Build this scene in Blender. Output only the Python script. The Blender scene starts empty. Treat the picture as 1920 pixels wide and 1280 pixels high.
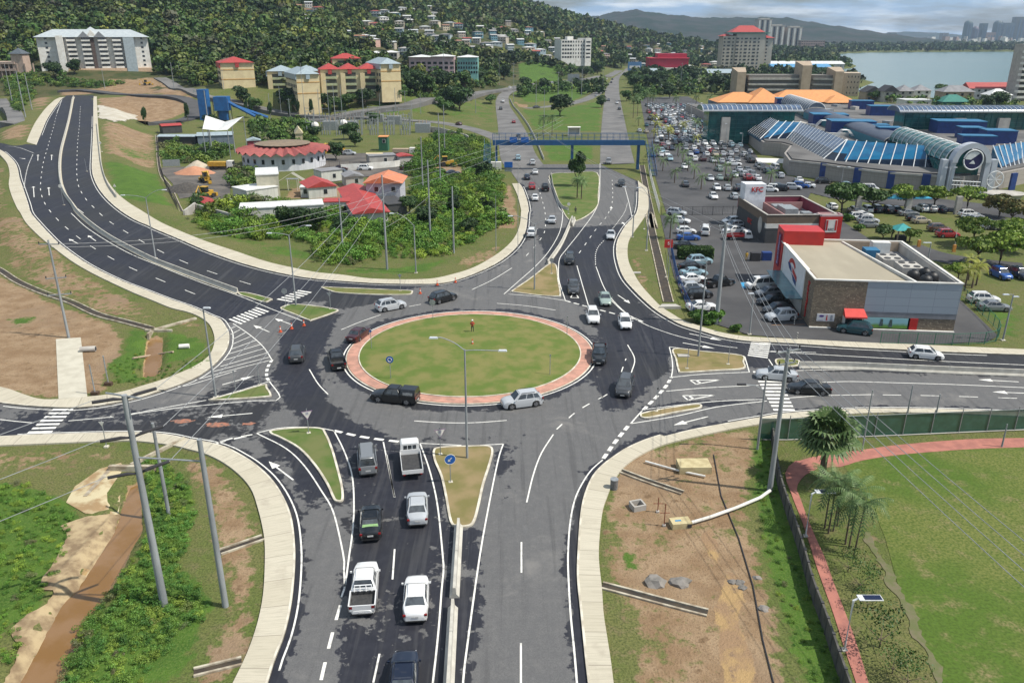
import bpy,bmesh,math,random
import numpy as np
from mathutils import Vector,Matrix,geometry
random.seed(7);RNG=np.random.default_rng(7)
R=math.radians
scene=bpy.context.scene
# ----------------------------------------------------------
H=37.0;FPX=1495.0;PITCH=R(21.0)
cam=bpy.data.cameras.new("camera");cam.sensor_width=36;cam.lens=36*FPX/1920
cam.clip_start=0.5;cam.clip_end=30000
co=bpy.data.objects.new("camera",cam);scene.collection.objects.link(co)
co.location=(0,0,H);co.rotation_euler=(R(90)-PITCH,0,0);scene.camera=co
HAZE=0.00008
SUN_EL,SUN_AZ=R(55),R(-13)
sd=Vector((math.cos(SUN_AZ)*math.cos(SUN_EL),math.sin(SUN_AZ)*math.cos(SUN_EL),math.sin(SUN_EL)))
sl=bpy.data.lights.new("sun",'SUN');sl.energy=5.0;sl.angle=R(0.6);sl.color=(1,.94,.84)
so=bpy.data.objects.new("sun",sl);scene.collection.objects.link(so)
so.rotation_euler=sd.to_track_quat('Z','Y').to_euler();so.location=(0,0,200)
w=bpy.data.worlds.new("World");scene.world=w;w.use_nodes=True
nt=w.node_tree;nt.nodes.clear()
wo=nt.nodes.new('ShaderNodeOutputWorld');bg=nt.nodes.new('ShaderNodeBackground')
sky=nt.nodes.new('ShaderNodeTexSky');sky.sky_type='NISHITA';sky.sun_disc=False
sky.sun_elevation=SUN_EL;sky.sun_rotation=math.pi/2-SUN_AZ;sky.air_density=1.0;sky.dust_density=1.0;sky.ozone_density=1.5
tc=nt.nodes.new('ShaderNodeTexCoord');sp=nt.nodes.new('ShaderNodeSeparateXYZ')
nt.links.new(tc.outputs['Generated'],sp.inputs[0])
def wn(t,**k):
 n=nt.nodes.new(t)
 for a,b in k.items():setattr(n,a,b)
 return n
zc=wn('ShaderNodeMath',operation='MAXIMUM');nt.links.new(sp.outputs[2],zc.inputs[0]);zc.inputs[1].default_value=0.0
za=wn('ShaderNodeMath',operation='ADD');nt.links.new(zc.outputs[0],za.inputs[0]);za.inputs[1].default_value=.13
dx=wn('ShaderNodeMath',operation='DIVIDE');nt.links.new(sp.outputs[0],dx.inputs[0]);nt.links.new(za.outputs[0],dx.inputs[1])
dy=wn('ShaderNodeMath',operation='DIVIDE');nt.links.new(sp.outputs[1],dy.inputs[0]);nt.links.new(za.outputs[0],dy.inputs[1])
cb=wn('ShaderNodeCombineXYZ');nt.links.new(dx.outputs[0],cb.inputs[0]);nt.links.new(dy.outputs[0],cb.inputs[1])
cn=wn('ShaderNodeTexNoise');cn.inputs['Scale'].default_value=.9;cn.inputs['Detail'].default_value=7;cn.inputs['Roughness'].default_value=.58
nt.links.new(cb.outputs[0],cn.inputs['Vector'])
cr=wn('ShaderNodeValToRGB');cr.color_ramp.elements[0].position=.40;cr.color_ramp.elements[1].position=.58
nt.links.new(cn.outputs['Fac'],cr.inputs[0])
cn2=wn('ShaderNodeTexNoise');cn2 .inputs['Scale'].default_value=1.5;cn2 .inputs['Detail'].default_value=6
nt.links.new(cb.outputs[0],cn2 .inputs['Vector'])
cc=wn('ShaderNodeValToRGB');cc.color_ramp.elements[0].position=.44;cc.color_ramp.elements[1].position=.60
cc.color_ramp.elements[0].color=(6.4,9.2,12.8,1);cc.color_ramp.elements[1].color=(16,17,18,1)
nt.links.new(cn2 .outputs['Fac'],cc.inputs[0])
cm=wn('ShaderNodeMix',data_type='RGBA');nt.links.new(cr.outputs[0],cm.inputs[0])
nt.links.new(sky.outputs[0],cm.inputs[6]);nt.links.new(cc.outputs[0],cm.inputs[7])
nt.links.new(cm.outputs[2],bg.inputs[0]);bg.inputs[1].default_value=.062;nt.links.new(bg.outputs[0],wo.inputs[0])
vs=scene.view_settings;vs.view_transform='Standard';vs.look='None';vs.gamma=1;vs.exposure=0.05
scene.cycles.max_bounces=5;scene.cycles.diffuse_bounces=2;scene.cycles.glossy_bounces=2
scene.cycles.transparent_max_bounces=8;scene.cycles.volume_bounces=0;scene.cycles.use_denoising=True
# ----------------------------------------------------------
CR={'X':(0,0,1),'A':(0,0,3),'B':(640,0,3),'C':(1280,0,3),'D':(0,400,3),'E':(640,400,3),'F':(1280,400,3),'G':(0,853,3),'H':(640,853,3),'I':(1280,853,3),'J':(400,720,4),'K':(760,720,4),'L':(1120,560,4),'M':(1440,560,4),'N':(1180,160,6.4),'O':(1230,330,6.4),'P':(1500,330,4.571),'Q':(280,200,4.571),'R':(500,0,5.333),'S':(860,0,5.333),'T':(1200,0,5.333),'U':(1560,0,5.333)}
def pts(spec):
 out=[];k=CR['X']
 for t in spec.split():
  if t in CR:k=CR[t];continue
  a,b=t.split(',');out.append((k[0]+float(a)/k[2],k[1]+float(b)/k[2]))
 return out
def ang(py):return PITCH+math.atan((py-640)/FPX)
def PD(px,py,D):
 z=H-D*math.tan(ang(py));dep=D*math.cos(PITCH)+(H-z)*math.sin(PITCH)
 return Vector(((px-960)/FPX*dep,D,z))
def PZ(px,py,z=0.0):return PD(px,py,(H-z)/math.tan(max(ang(py),1e-4)))
def cat(P,n=6,closed=False):
 P=[np.array(p,float)for p in P];m=len(P);out=[]
 if m<3 and not closed:return[tuple(p)for p in P]
 for i in range(m if closed else m-1):
  if closed:a,b,c,d=P[i-1],P[i],P[(i+1)%m],P[(i+2)%m]
  else:
   b,c=P[i],P[i+1];a=P[i-1]if i else 2*b-c;d=P[i+2]if i+2<m else 2*c-b
  for j in range(n):
   t=j/n;out.append(tuple(.5*((2*b)+(-a+c)*t+(2*a-5*b+4*c-d)*t*t+(-a+3*b-3*c+d)*t**3)))
 if not closed:out.append(tuple(P[-1]))
 return out
def resample(P,n):
 P=np.array(P,float);s=np.r_[0,np.cumsum(np.linalg.norm(np.diff(P,axis=0),axis=1))]
 t=np.linspace(0,s[-1],n);return np.stack([np.interp(t,s,P[:,k])for k in range(P.shape[1])],1),t
def plen(P):P=np.array(P,float);return float(np.linalg.norm(np.diff(P[:,:2],axis=0),axis=1).sum())
def G(spec):return[(p.x,p.y)for p in(PZ(*q)for q in pts(spec))]
def sdist(P,poly):
 P=np.asarray(P,float);poly=np.asarray(poly,float);d=np.full(len(P),1e18);ins=np.zeros(len(P),bool)
 lo,hi=poly.min(0)-30,poly.max(0)+30
 m=((P>lo)&(P<hi)).all(1);Q=P[m]
 if len(Q)==0:return np.full(len(P),-500.)
 dd=np.full(len(Q),1e18);ii=np.zeros(len(Q),bool)
 for a,b in zip(poly,np.roll(poly,-1,0)):
  e=b-a;w_=Q-a;t=np.clip((w_@e)/max(e@e,1e-9),0,1);r=w_-t[:,None]*e;dd=np.minimum(dd,(r*r).sum(1))
  c=(a[1]<=Q[:,1])!=(b[1]<=Q[:,1])
  if e[1]!=0:ii^=c&(Q[:,0]<a[0]+(Q[:,1]-a[1])*e[0]/e[1])
 out=np.full(len(P),-500.);out[m]=np.where(ii,1,-1)*np.sqrt(dd);return out
def ldist(P,line):
 P=np.asarray(P,float);L=np.asarray(line,float);lo=L[:,:2].min(0)-60;hi=L[:,:2].max(0)+60;mm_=((P>lo)&(P<hi)).all(1)
 if len(P)>1 and not mm_.all():
  dd,vv=np.full(len(P),60.),np.zeros(len(P))
  if mm_.sum()>1:dd[mm_],vv[mm_]=ldist(P[mm_],L)
  elif mm_.any():i=int(np.argmax(mm_));dd[i:i+1],vv[i:i+1]=ldist(P[i:i+1],L)
  return dd,vv
 d=np.full(len(P),1e18);v=np.zeros(len(P))
 for a,b in zip(L[:-1],L[1:]):
  e=b[:2]-a[:2];w_=P-a[:2];t=np.clip((w_@e)/max(e@e,1e-9),0,1);r=w_-t[:,None]*e;q=(r*r).sum(1)
  m=q<d;d[m]=q[m]
  if L.shape[1]>2:v[m]=(a[2]+(b[2]-a[2])*t)[m]
 return np.sqrt(d),v
def sstep(x,a,b):t=np.clip((x-a)/(b-a),0,1);return t*t*(3-2*t)
# ----------------------------------------------------------
EMB=[PZ(*q)for q in[(500,583,0),(448,552,.1),(380,525,.25),(300,493,.6),(220,441,1.2),(165,395,1.8),(130,350,2.4),(113,300,3.0),(116,250,4.4),(126,215,6.4),(140,187,8.6)]]
EMB=cat([tuple(p)for p in EMB],5);e1=np.array(EMB[-1]);e0=np.array(EMB[-4]);dr=(e1-e0)/np.linalg.norm((e1-e0)[:2])
EMB+=[tuple(e1+dr*15+np.array([0,0,-.6])),tuple(e1+dr*40+np.array([0,0,-2.2]))]
CT=[]
for s in "X 250,232,z6 340,215,z6 200,182,z8.6 330,168,z9.5 100,162,z11 30,150,z12 0,205,z4 170,139,D480 60,139,D470 268,139,D490 170,110,D515 60,110,D510 20,100,D540 170,60,D580 170,0,D690 20,0,D640 0,50,D590 400,100,D560 400,50,D640 400,0,D720 300,130,D515 300,60,D590 ""430,235,z1 420,165,D415 600,197,D395 750,168,D430 500,213,z2.5 620,222,z1 600,110,D520 560,90,D600 560,30,D800 560,0,D900 480,60,D640 760,140,D560 800,110,D650 750,60,D800 680,60,D760 750,0,D1100 880,110,D750 830,150,D560 950,110,D800 900,60,D930 940,14,D1180 840,0,D1150 ""860,200,z1 870,180,D470 930,160,z4 1000,160,z2 1000,115,D790 1060,130,z4 1000,90,D900 1000,40,D1130 1050,54,D1260 1100,76,D1320 1180,88,D1370 1090,110,D1000 1150,112,z2 1100,140,z1 1160,150,z0 ""1060,200,z0 1250,200,z0 1400,200,z0 1600,200,z0 1900,230,z0 1200,130,z1 1350,120,z2 1500,120,z1 1200,95,z3 1300,95,z3".split():
 if s=='X':continue
 a,b,c=s.split(',');CT.append(PD(float(a),float(b),float(c[1:]))if c[0]=='D' else PZ(float(a),float(b),float(c[1:])))
for x,y,z in[(-900,300,40),(-700,300,30),(-500,250,10),(-900,800,140),(-500,1000,130),(-900,1400,180),(-300,1400,130),(0,1600,92),(200,1900,30),(-200,2200,120),(600,1500,3),(900,1000,0),(1500,1000,0),(1500,2500,2),(600,2500,4),(200,2600,20),(-900,2600,150),(900,300,0),(1500,300,0),(300,350,0),(150,350,0),(0,350,0),(-80,340,0),(-400,2000,150)]:
 CT.append(Vector((x,y,z)))
CT=np.array([tuple(p)for p in CT])
def _phi(r):return np.where(r>0,r*r*np.log(np.maximum(r,1e-9)),0)
_sc=1000.;_C=CT[:,:2]/_sc;_n=len(CT)
_K=_phi(np.linalg.norm(_C[:,None]-_C[None],axis=2))+np.eye(_n)*2e-4
_A=np.zeros((_n+3,_n+3));_A[:_n,:_n]=_K;_A[:_n,_n]=1;_A[:_n,_n+1:]=_C;_A[_n,:_n]=1;_A[_n+1:,:_n]=_C.T
_W=np.linalg.solve(_A,np.r_[CT[:,2],0,0,0])
def tps(P):
 Q=np.asarray(P,float)/_sc;o=np.empty(len(Q))
 for i in range(0,len(Q),20000):
  q=Q[i:i+20000];o[i:i+20000]=_phi(np.linalg.norm(q[:,None]-_C[None],axis=2))@_W[:_n]+_W[_n]+q@_W[_n+1:]
 return o
BAY=[(p.x,p.y)for p in(PZ(a,b,0)for a,b in[(1545,106),(1560,101),(1620,98),(1700,97),(1920,96),(2300,96),(3200,110),(2900,200),(1920,184),(1800,184),(1700,180),(1612,180),(1608,163),(1640,152),(1610,145),(1560,140),(1560,130),(1600,126),(1606,122),(1590,115),(1575,109)])]
CANAL=G("G 735,130 790,130 800,400 700,560 560,800 440,1000 330,1280 200,1500 -120,1500 60,1280 180,1080 330,800 420,720 640,380 680,250")
CANAL2=G("D 830,680 915,690 900,830 880,900 800,915 810,780")
def gz(P):
 P=np.asarray(P,float).reshape(-1,2);x,y=P[:,0],P[:,1]
 t=np.zeros(len(P));fm=y>330
 if fm.any():t[fm]=tps(np.c_[x[fm],np.minimum(y[fm],2600)])*sstep(y[fm],330,420)
 t=np.where(y>330,np.maximum(t,-.3),t)
 t=t*(1-sstep(x-y*.33,0,60)*sstep(y,2000,2600))if True else t
 d,v=ldist(P,EMB);v=np.maximum(v,0)
 e=v*(1-sstep(d,14.2,15+np.maximum(5,3.2*v)))
 t=np.where(d<14.2,np.where(v>.01,v,t),np.maximum(t,e))
 b=sdist(P/4,np.array(BAY)/4)*4
 t=np.where(b>-40,t*sstep(-b,0,40)-7*sstep(b,-8,25),t)
 c=np.maximum(sdist(P,CANAL),sdist(P,CANAL2)*1.0)
 t=t-1.1*sstep(c,-.7,.7)
 return t
def gz1(x,y):return float(gz([(x,y)])[0])
def GT(px,py):
 D=25*1.035**np.arange(154);ta=math.tan(ang(py))
 def zf(D):z=H-D*ta;dep=D*math.cos(PITCH)+(H-z)*math.sin(PITCH);return z-gz(np.c_[(px-960)/FPX*dep,D])
 zz=zf(D)
 k=np.argmax(zz<0)
 if zz[k]>=0:return PD(px,py,D[-1])
 a,b=D[k-1],D[k]
 for _ in range(2):
  E=np.linspace(a,b,9);zz=zf(E);j=max(1,int(np.argmax(zz<0))or 8);a,b=E[j-1],E[j]
 t=zz[j-1]/max(1e-6,zz[j-1]-zz[j]);return PD(px,py,a+(b-a)*min(1,max(0,t)))
def GS(spec):return[(p.x,p.y)for p in(GT(*q)for q in pts(spec))]
# ----------------------------------------------------------
MATS={}
def nodes(name):
 m=bpy.data.materials.new(name);m.use_nodes=True;n=m.node_tree;MATS[name]=m
 return m,n,n.nodes['Principled BSDF']
def mixc(n,fac,a,b):
 x=n.nodes.new('ShaderNodeMix');x.data_type='RGBA'
 for k,v in((0,fac),(6,a),(7,b)):
  if hasattr(v,'is_linked'):n.links.new(v,x.inputs[k])
  elif k==0:x.inputs[0].default_value=v
  else:x.inputs[k].default_value=(*v,1)
 return x.outputs[2]
def noise(n,scale,detail=4,rough=.55,coord='pos',stretch=None,dist=0):
 t=n.nodes.new('ShaderNodeTexNoise');t.inputs['Scale'].default_value=scale;t.inputs['Detail'].default_value=detail
 t.inputs['Roughness'].default_value=rough;t.inputs['Distortion'].default_value=dist
 if coord=='pos':o=n.nodes.new('ShaderNodeNewGeometry').outputs['Position']
 elif coord=='uv':o=n.nodes.new('ShaderNodeTexCoord').outputs['UV']
 else:o=n.nodes.new('ShaderNodeTexCoord').outputs['Object']
 if stretch:
  mp=n.nodes.new('ShaderNodeMapping');mp.inputs['Scale'].default_value=stretch;n.links.new(o,mp.inputs[0]);o=mp.outputs[0]
 n.links.new(o,t.inputs['Vector']);return t.outputs['Fac']
def mth(n,op,a,b=0.0,clamp=False):
 m=n.nodes.new('ShaderNodeMath');m.operation=op;m.use_clamp=clamp
 for k,v in((0,a),(1,b)):
  if hasattr(v,'is_linked'):n.links.new(v,m.inputs[k])
  else:m.inputs[k].default_value=v
 return m.outputs[0]
def ramp(n,v,a,b):
 m=n.nodes.new('ShaderNodeMapRange');m.inputs[1].default_value=a;m.inputs[2].default_value=b;m.interpolation_type='SMOOTHSTEP'
 n.links.new(v,m.inputs[0]);return m.outputs[0]
def bump(n,bs,v,s=.3,d=.05):
 b=n.nodes.new('ShaderNodeBump');b.inputs['Strength'].default_value=s;b.inputs['Distance'].default_value=d
 n.links.new(v,b.inputs['Height']);n.links.new(b.outputs[0],bs.inputs['Normal'])
def setc(n,bs,c):
 if hasattr(c,'is_linked'):n.links.new(c,bs.inputs['Base Color'])
 else:bs.inputs['Base Color'].default_value=(*c,1)
def M(name,c1,c2=None,scale=1.0,rough=.8,metal=0,coord='pos',spec=.5,bmp=0,stretch=None,detail=4,a=.35,b=.65,bd=.05):
 if name in MATS:return MATS[name]
 m,n,bs=nodes(name);bs.inputs['Roughness'].default_value=rough;bs.inputs['Metallic'].default_value=metal
 bs.inputs['Specular IOR Level'].default_value=spec
 if c2 is None:c2=tuple(v*.82 for v in c1)
 f=noise(n,scale,detail,coord=coord,stretch=stretch);setc(n,bs,mixc(n,ramp(n,f,a,b),c1,c2))
 if bmp:bump(n,bs,f,bmp,bd)
 return m
def leafmat(name,c1,c2,c3,scale=.25):
 m,n,bs=nodes(name);bs.inputs['Roughness'].default_value=.55;bs.inputs['Specular IOR Level'].default_value=.3
 oi=n.nodes.new('ShaderNodeObjectInfo');f=noise(n,scale,3);g=noise(n,scale*6,2)
 c=mixc(n,ramp(n,f,.35,.65),c1,c2);c=mixc(n,ramp(n,g,.45,.7),c,c3);at_=n.nodes.new('ShaderNodeAttribute');at_.attribute_name='tint';sp_=n.nodes.new('ShaderNodeSeparateColor');n.links.new(at_.outputs['Color'],sp_.inputs[0]);c=mixc(n,sp_.outputs[1],c,(c3[0]*1.9,c3[1]*1.35,c3[2]));c=mixc(n,sp_.outputs[2],c,(.085,.075,.045))
 h=n.nodes.new('ShaderNodeHueSaturation');h.inputs['Hue'].default_value=.5
 v=mth(n,'ADD',mth(n,'ADD',mth(n,'MULTIPLY',oi.outputs['Random'],.5),.78),sp_.outputs[0]);n.links.new(v,h.inputs['Value']);n.links.new(c,h.inputs['Color'])
 n.links.new(h.outputs[0],bs.inputs['Base Color'])
 return m
def glassmat(name,c,rough=.12,spec=.9,c2=None,scale=.3):
 m,n,bs=nodes(name);bs.inputs['Roughness'].default_value=rough;bs.inputs['Specular IOR Level'].default_value=spec
 setc(n,bs,mixc(n,ramp(n,noise(n,scale,2),.4,.6),c,c2 or tuple(v*.7 for v in c)));return m
 # ----------------------------------------------------------
def tag(o,label=None,cat_=None,group=None,kind=None):
 if label:o['label']=label
 if cat_:o['category']=cat_
 if group:o['group']=group
 if kind:o['kind']=kind
 return o
def thing(name,label,cat_,loc=(0,0,0),rz=0,group=None):
 o=bpy.data.objects.new(name,None);scene.collection.objects.link(o);o.location=loc;o.rotation_euler=(0,0,rz)
 o.empty_display_size=.3
 return tag(o,label,cat_,group)
def npmesh(name,V,F,mi=None,smooth=False):
 V=np.asarray(V,np.float32);F=np.asarray(F,np.int32);me=bpy.data.meshes.new(name);k=F.shape[1]
 me.vertices.add(len(V));me.vertices.foreach_set('co',V.ravel());me.loops.add(F.size);me.loops.foreach_set('vertex_index',F.ravel())
 me.polygons.add(len(F));me.polygons.foreach_set('loop_start',np.arange(0,F.size,k,dtype=np.int32))
 if mi is not None:me.polygons.foreach_set('material_index',np.asarray(mi,np.int32))
 me.polygons.foreach_set('use_smooth',np.full(len(F),smooth));me.update(calc_edges=True);return me
class MB:
 def __init__(s):s.v=[];s.f=[];s.m=[];s.uv=None
 def add(s,vs,fs,m=0):
  k=len(s.v);s.v+=[tuple(v)for v in vs];s.f+=[tuple(i+k for i in f)for f in fs];s.m+=[m]*len(fs);return s
 def box(s,x,y,z,sx,sy,sz,rz=0,m=0,taper=1.0):
  c,n_=math.cos(rz),math.sin(rz);V=[]
  for zz,t in((z,1),(z+sz,taper)):
   for a,b in((-1,-1),(1,-1),(1,1),(-1,1)):
    u,w_=a*sx/2*t,b*sy/2*t;V.append((x+u*c-w_*n_,y+u*n_+w_*c,zz))
  return s.add(V,[(3,2,1,0),(4,5,6,7),(0,1,5,4),(1,2,6,5),(2,3,7,6),(3,0,4,7)],m)
 def tube(s,path,r,n=8,m=0,cap=True):
  path=[Vector(p)for p in path];rr=r if isinstance(r,(list,tuple))else[r]*len(path);V=[];k=len(path)
  for i,p in enumerate(path):
   d=(path[min(i+1,k-1)]-path[max(i-1,0)]).normalized();u=d.cross(Vector((0,0,1)))
   if u.length<.05:u=d.cross(Vector((1,0,0)))
   u.normalize();w_=d.cross(u)
   for j in range(n):a=2*math.pi*j/n;V.append(p+(u*math.cos(a)+w_*math.sin(a))*rr[i])
  F=[(i*n+j,i*n+(j+1)%n,(i+1)*n+(j+1)%n,(i+1)*n+j)for i in range(k-1)for j in range(n)]
  if cap:F+=[tuple(range(n-1,-1,-1)),tuple((k-1)*n+j for j in range(n))]
  return s.add(V,F,m)
 def prism(s,poly,z0,z1,m=0,mt=None,mb=True):
  n=len(poly);A=sum(poly[i][0]*poly[(i+1)%n][1]-poly[(i+1)%n][0]*poly[i][1]for i in range(n))
  if A<0:poly=poly[::-1]
  V=[(p[0],p[1],z0 if not callable(z0)else z0(p))for p in poly]+[(p[0],p[1],z1 if not callable(z1)else z1(p))for p in poly]
  s.add(V,[(i,(i+1)%n,(i+1)%n+n,i+n)for i in range(n)],m)
  k=len(s.v)-2*n;T=geometry.tessellate_polygon([[Vector((p[0],p[1],0))for p in poly]])
  for t in T:
   a,b,c=t;q=[poly[i]for i in(a,b,c)]
   ar=(q[1][0]-q[0][0])*(q[2][1]-q[0][1])-(q[2][0]-q[0][0])*(q[1][1]-q[0][1])
   if ar<0:a,c=c,a
   s.f.append((k+n+a,k+n+b,k+n+c));s.m.append(m if mt is None else mt)
   if mb:s.f.append((k+c,k+b,k+a));s.m.append(m)
  return s
 def quad(s,a,b,c,d,m=0):return s.add([a,b,c,d],[(0,1,2,3)],m)
 def loft(s,rings,m=0,closed=True,cap=True):
  n=len(rings[0]);V=[p for r in rings for p in r];F=[]
  for i in range(len(rings)-1):
   for j in range(n if closed else n-1):F.append((i*n+j,i*n+(j+1)%n,(i+1)*n+(j+1)%n,(i+1)*n+j))
  if cap:F+=[tuple(range(n-1,-1,-1)),tuple((len(rings)-1)*n+j for j in range(n))]
  return s.add(V,F,m)
 def mesh(s,name,smooth=False):
  me=bpy.data.meshes.new(name);me.from_pydata(s.v,[],s.f);me.polygons.foreach_set('material_index',s.m)
  if smooth:me.shade_smooth();me.set_sharp_from_angle(angle=R(smooth if smooth is not True else 40))
  me.update();return me
 def build(s,name,mats,parent=None,loc=None,rz=0,smooth=False):
  return link(name,s.mesh(name,smooth),mats,parent,loc,rz)
def link(name,me,mats,parent=None,loc=None,rz=0):
 for m in(mats if isinstance(mats,(list,tuple))else[mats]):me.materials.append(m)
 o=bpy.data.objects.new(name,me);scene.collection.objects.link(o)
 if parent:o.parent=parent
 if loc is not None:o.location=loc
 if rz:o.rotation_euler=(0,0,rz)
 return o
KIDS={}
def copy_tree(o,parent=None):
 c=o.copy();scene.collection.objects.link(c);c.parent=parent
 if o.name not in KIDS:KIDS[o.name]=list(o.children)
 for ch in KIDS[o.name]:copy_tree(ch,c)
 return c
def struct(o,group=None):o['kind']='structure';return o
def text(name,s,size,mat,parent,mtx,ext=.02):
 cu=bpy.data.curves.new(name,'FONT');cu.body=s;cu.size=size;cu.extrude=ext;cu.align_x='CENTER';cu.align_y='CENTER';cu.offset=size*.015
 cu.materials.append(mat);o=bpy.data.objects.new(name,cu);scene.collection.objects.link(o);bpy.context.view_layer.update();me=bpy.data.meshes.new_from_object(o.evaluated_get(bpy.context.evaluated_depsgraph_get()));bpy.data.objects.remove(o)
 if not me.materials:me.materials.append(mat)
 o=bpy.data.objects.new(name,me);scene.collection.objects.link(o);o.parent=parent;o.matrix_local=mtx;return o
 # ==========================================================
def ext(P,d,end=True):
 P=[np.array(p,float)for p in P]
 if end:v=P[-1]-P[-2];return P+[P[-1]+v/np.linalg.norm(v)*d]
 v=P[0]-P[1];return[P[0]+v/np.linalg.norm(v)*d]+P
def sm(spec,n=4):return cat(GS(spec),n)
SWi=ext(sm("G 1510,1280 1550,1150 1600,1020 1640,850 1660,650 1660,500 1640,350 1590,230 1520,130 1430,50 1350,0 J 110,485 0,450 D 1070,1275 950,1250 800,1238 600,1238 200,1250 0,1260"),30)
SWo=ext(sm("G 1315,1280 1350,1210 1400,1100 1450,950 1480,800 1490,650 1490,500 1475,400 1450,300 1415,200 1350,120 1260,50 1160,0 X 350,843 320,836 250,828 200,829 120,832 0,837"),30)
SWi=ext(SWi,50,False);SWo=ext(SWo,50,False)
WNi=ext(sm("D 0,1070 80,1080 200,1090 400,1098 560,1085 700,1060 820,1030 960,985 1100,930 1190,870 1250,810 1285,750 1290,680 1270,640 1240,600 1180,575 1080,530 950,485 820,435 700,390 580,335 480,280 400,225 330,170 270,110 215,50 175,0 A 160,1150 140,1090 130,1060 110,1000 100,950 80,910 40,870 0,845"),30,False)
WNo=ext(sm("D 0,980 60,995 140,1025 230,1050 330,1050 450,1040 600,1025 720,1000 800,975 900,945 1030,895 1120,850 1180,800 1205,740 1205,690 1180,630 1130,590 1060,560 960,535 850,490 750,450 620,390 500,330 400,270 300,195 230,140 150,60 115,0 A 95,1170 65,1100 50,1040 55,980 40,920 0,875"),30,False)
WNi=ext(WNi,25);WNo=ext(WNo,25)
SLN=ext(sm("A 0,805 60,818 120,818 150,812 205,818"),25,False)
LLi=sm("A 205,818 235,745 262,680 300,620 330,580 365,548");LLo=sm("A 150,800 170,750 200,690 250,620 290,580 340,550")
LRi=sm("A 528,545 525,700 520,850 517,950 530,1010 560,1070 610,1130 680,1190 760,1240 840,1275 D 880,95 1000,145 1150,210 1300,265 1450,310 1600,345 1750,370 1920,385 E 200,398 420,402 560,398 660,375 780,330 880,280 960,220 1010,160 1040,90 1050,0 B 1055,1190 1045,1130 1020,1060 1000,1035")
LRo=sm("A 545,545 552,700 566,850 576,950 600,1010 650,1080 720,1140 800,1190 880,1240 950,1275 D 1080,130 1200,175 1350,225 1500,275 1650,310 1780,335 1920,350 E 150,370 330,376 500,372 620,348 740,310 850,250 930,190 980,130 1005,60 1010,0 B 1010,1180 990,1100 960,1035")
N2Ri=ext(sm("B 1590,660 1620,800 1650,920 1668,1020 1672,1100 1660,1200 E 1600,70 1555,150 1545,220 1560,300 1590,370 1640,430 1700,490 1770,550 1850,600 1920,635 F 100,665 200,695 300,715 400,725 600,735 900,755 1200,770 1500,785 1920,800"),60)
N2Ro=ext(sm("B 1605,660 1640,800 1690,950 1720,1060 1728,1130 1724,1190 E 1680,60 1625,140 1610,200 1615,270 1640,330 1680,400 1740,470 1800,530 1870,575 1920,605 F 100,640 200,670 300,690 400,700 520,706 700,715 1000,730 1300,742 1600,755 1920,770"),60)
ESi=ext(sm("F 1920,1122 1500,1108 1200,1103 900,1108 600,1128 L 1230,895 1000,935 700,990 500,1040 K 1920,385 1780,430 1650,490 1560,550 1480,610 1400,700 1340,840 1310,1000 1290,1280 H 1325,700 1340,850 1355,1000 1370,1150 1385,1280"),60,False)
ESo=ext(sm("F 1920,1148 1500,1130 1200,1125 900,1135 600,1160 L 1230,945 1000,985 700,1050 500,1100 K 1800,520 1700,580 1620,650 1560,740 1510,860 1475,980 1450,1280 H 1465,750 1475,900 1495,1030 1515,1160 1530,1280"),60,False)
ESi=ext(ESi,50);ESo=ext(ESo,50)
ec=np.array(EMB[-1][:2])
MAIN=SWi+WNi+SLN+LLi+[ec+np.array([-7,0])]+[ec+np.array([7,0])]+LRi+GS("B 950,960 900,905 1135,925 1455,925")+N2Ri[12:]+ESi
MAIN=[tuple(float(c)for c in p)for p in MAIN]
def ribbon_poly(spec,width):
 c,_=resample(cat(GS(spec),6),max(8,int(plen(GS(spec))/4)));d=np.gradient(c,axis=0);d/=np.linalg.norm(d,axis=1)[:,None];nrm=np.c_[-d[:,1],d[:,0]]
 wd=np.full(len(c),width)if not isinstance(width,tuple)else np.linspace(width[0],width[1],len(c))
 return c,nrm,wd
N1u=sm("B 1000,1035 950,960 900,905 885,800 880,700 868,600 872,560 890,530 940,505 1000,490")+sm("B 1060,496 990,512 948,535 942,570 962,620 1010,690 1060,780 1090,860 1135,925")
N2u=sm("B 1455,925 1460,760 1470,640 1480,560 1490,500 1530,440 1600,385")+sm("B 1625,382 1570,430 1562,500 1575,590 1590,660 1620,800 1650,920")
LOT_MALL=GS("X 1200,183 1290,181 1335,205 1347,262 1400,270 1425,300 1478,330 1560,347 1700,365 1925,392 1925,412 1560,372 1520,362 1500,400 1410,414 1250,402 1228,330 1210,240")
LOT_PH=GS("X 1238,404 1400,402 1560,402 1640,455 1700,480 1800,562 1872,630 1850,641 1700,647 1500,636 1405,628 1340,607 1296,592 1264,520 1250,460")
YARD=GS("Q 110,520 540,510 720,530 700,620 690,770 580,800 440,760 260,790 200,660 100,560")
YARD2=GS("X 590,290 760,285 780,330 700,330 600,345")
ASPH=[('junction_road',MAIN,.030,1.6,0),('north_road',N1u,.034,3,1),('bay_road',N2u,.038,3,1),('mall_car_park',LOT_MALL,.03,6,2),('shop_car_park',LOT_PH,.036,3,2),('depot_yard',YARD,.03,4,3),('depot_parking',YARD2,.03,4,3)]
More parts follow.
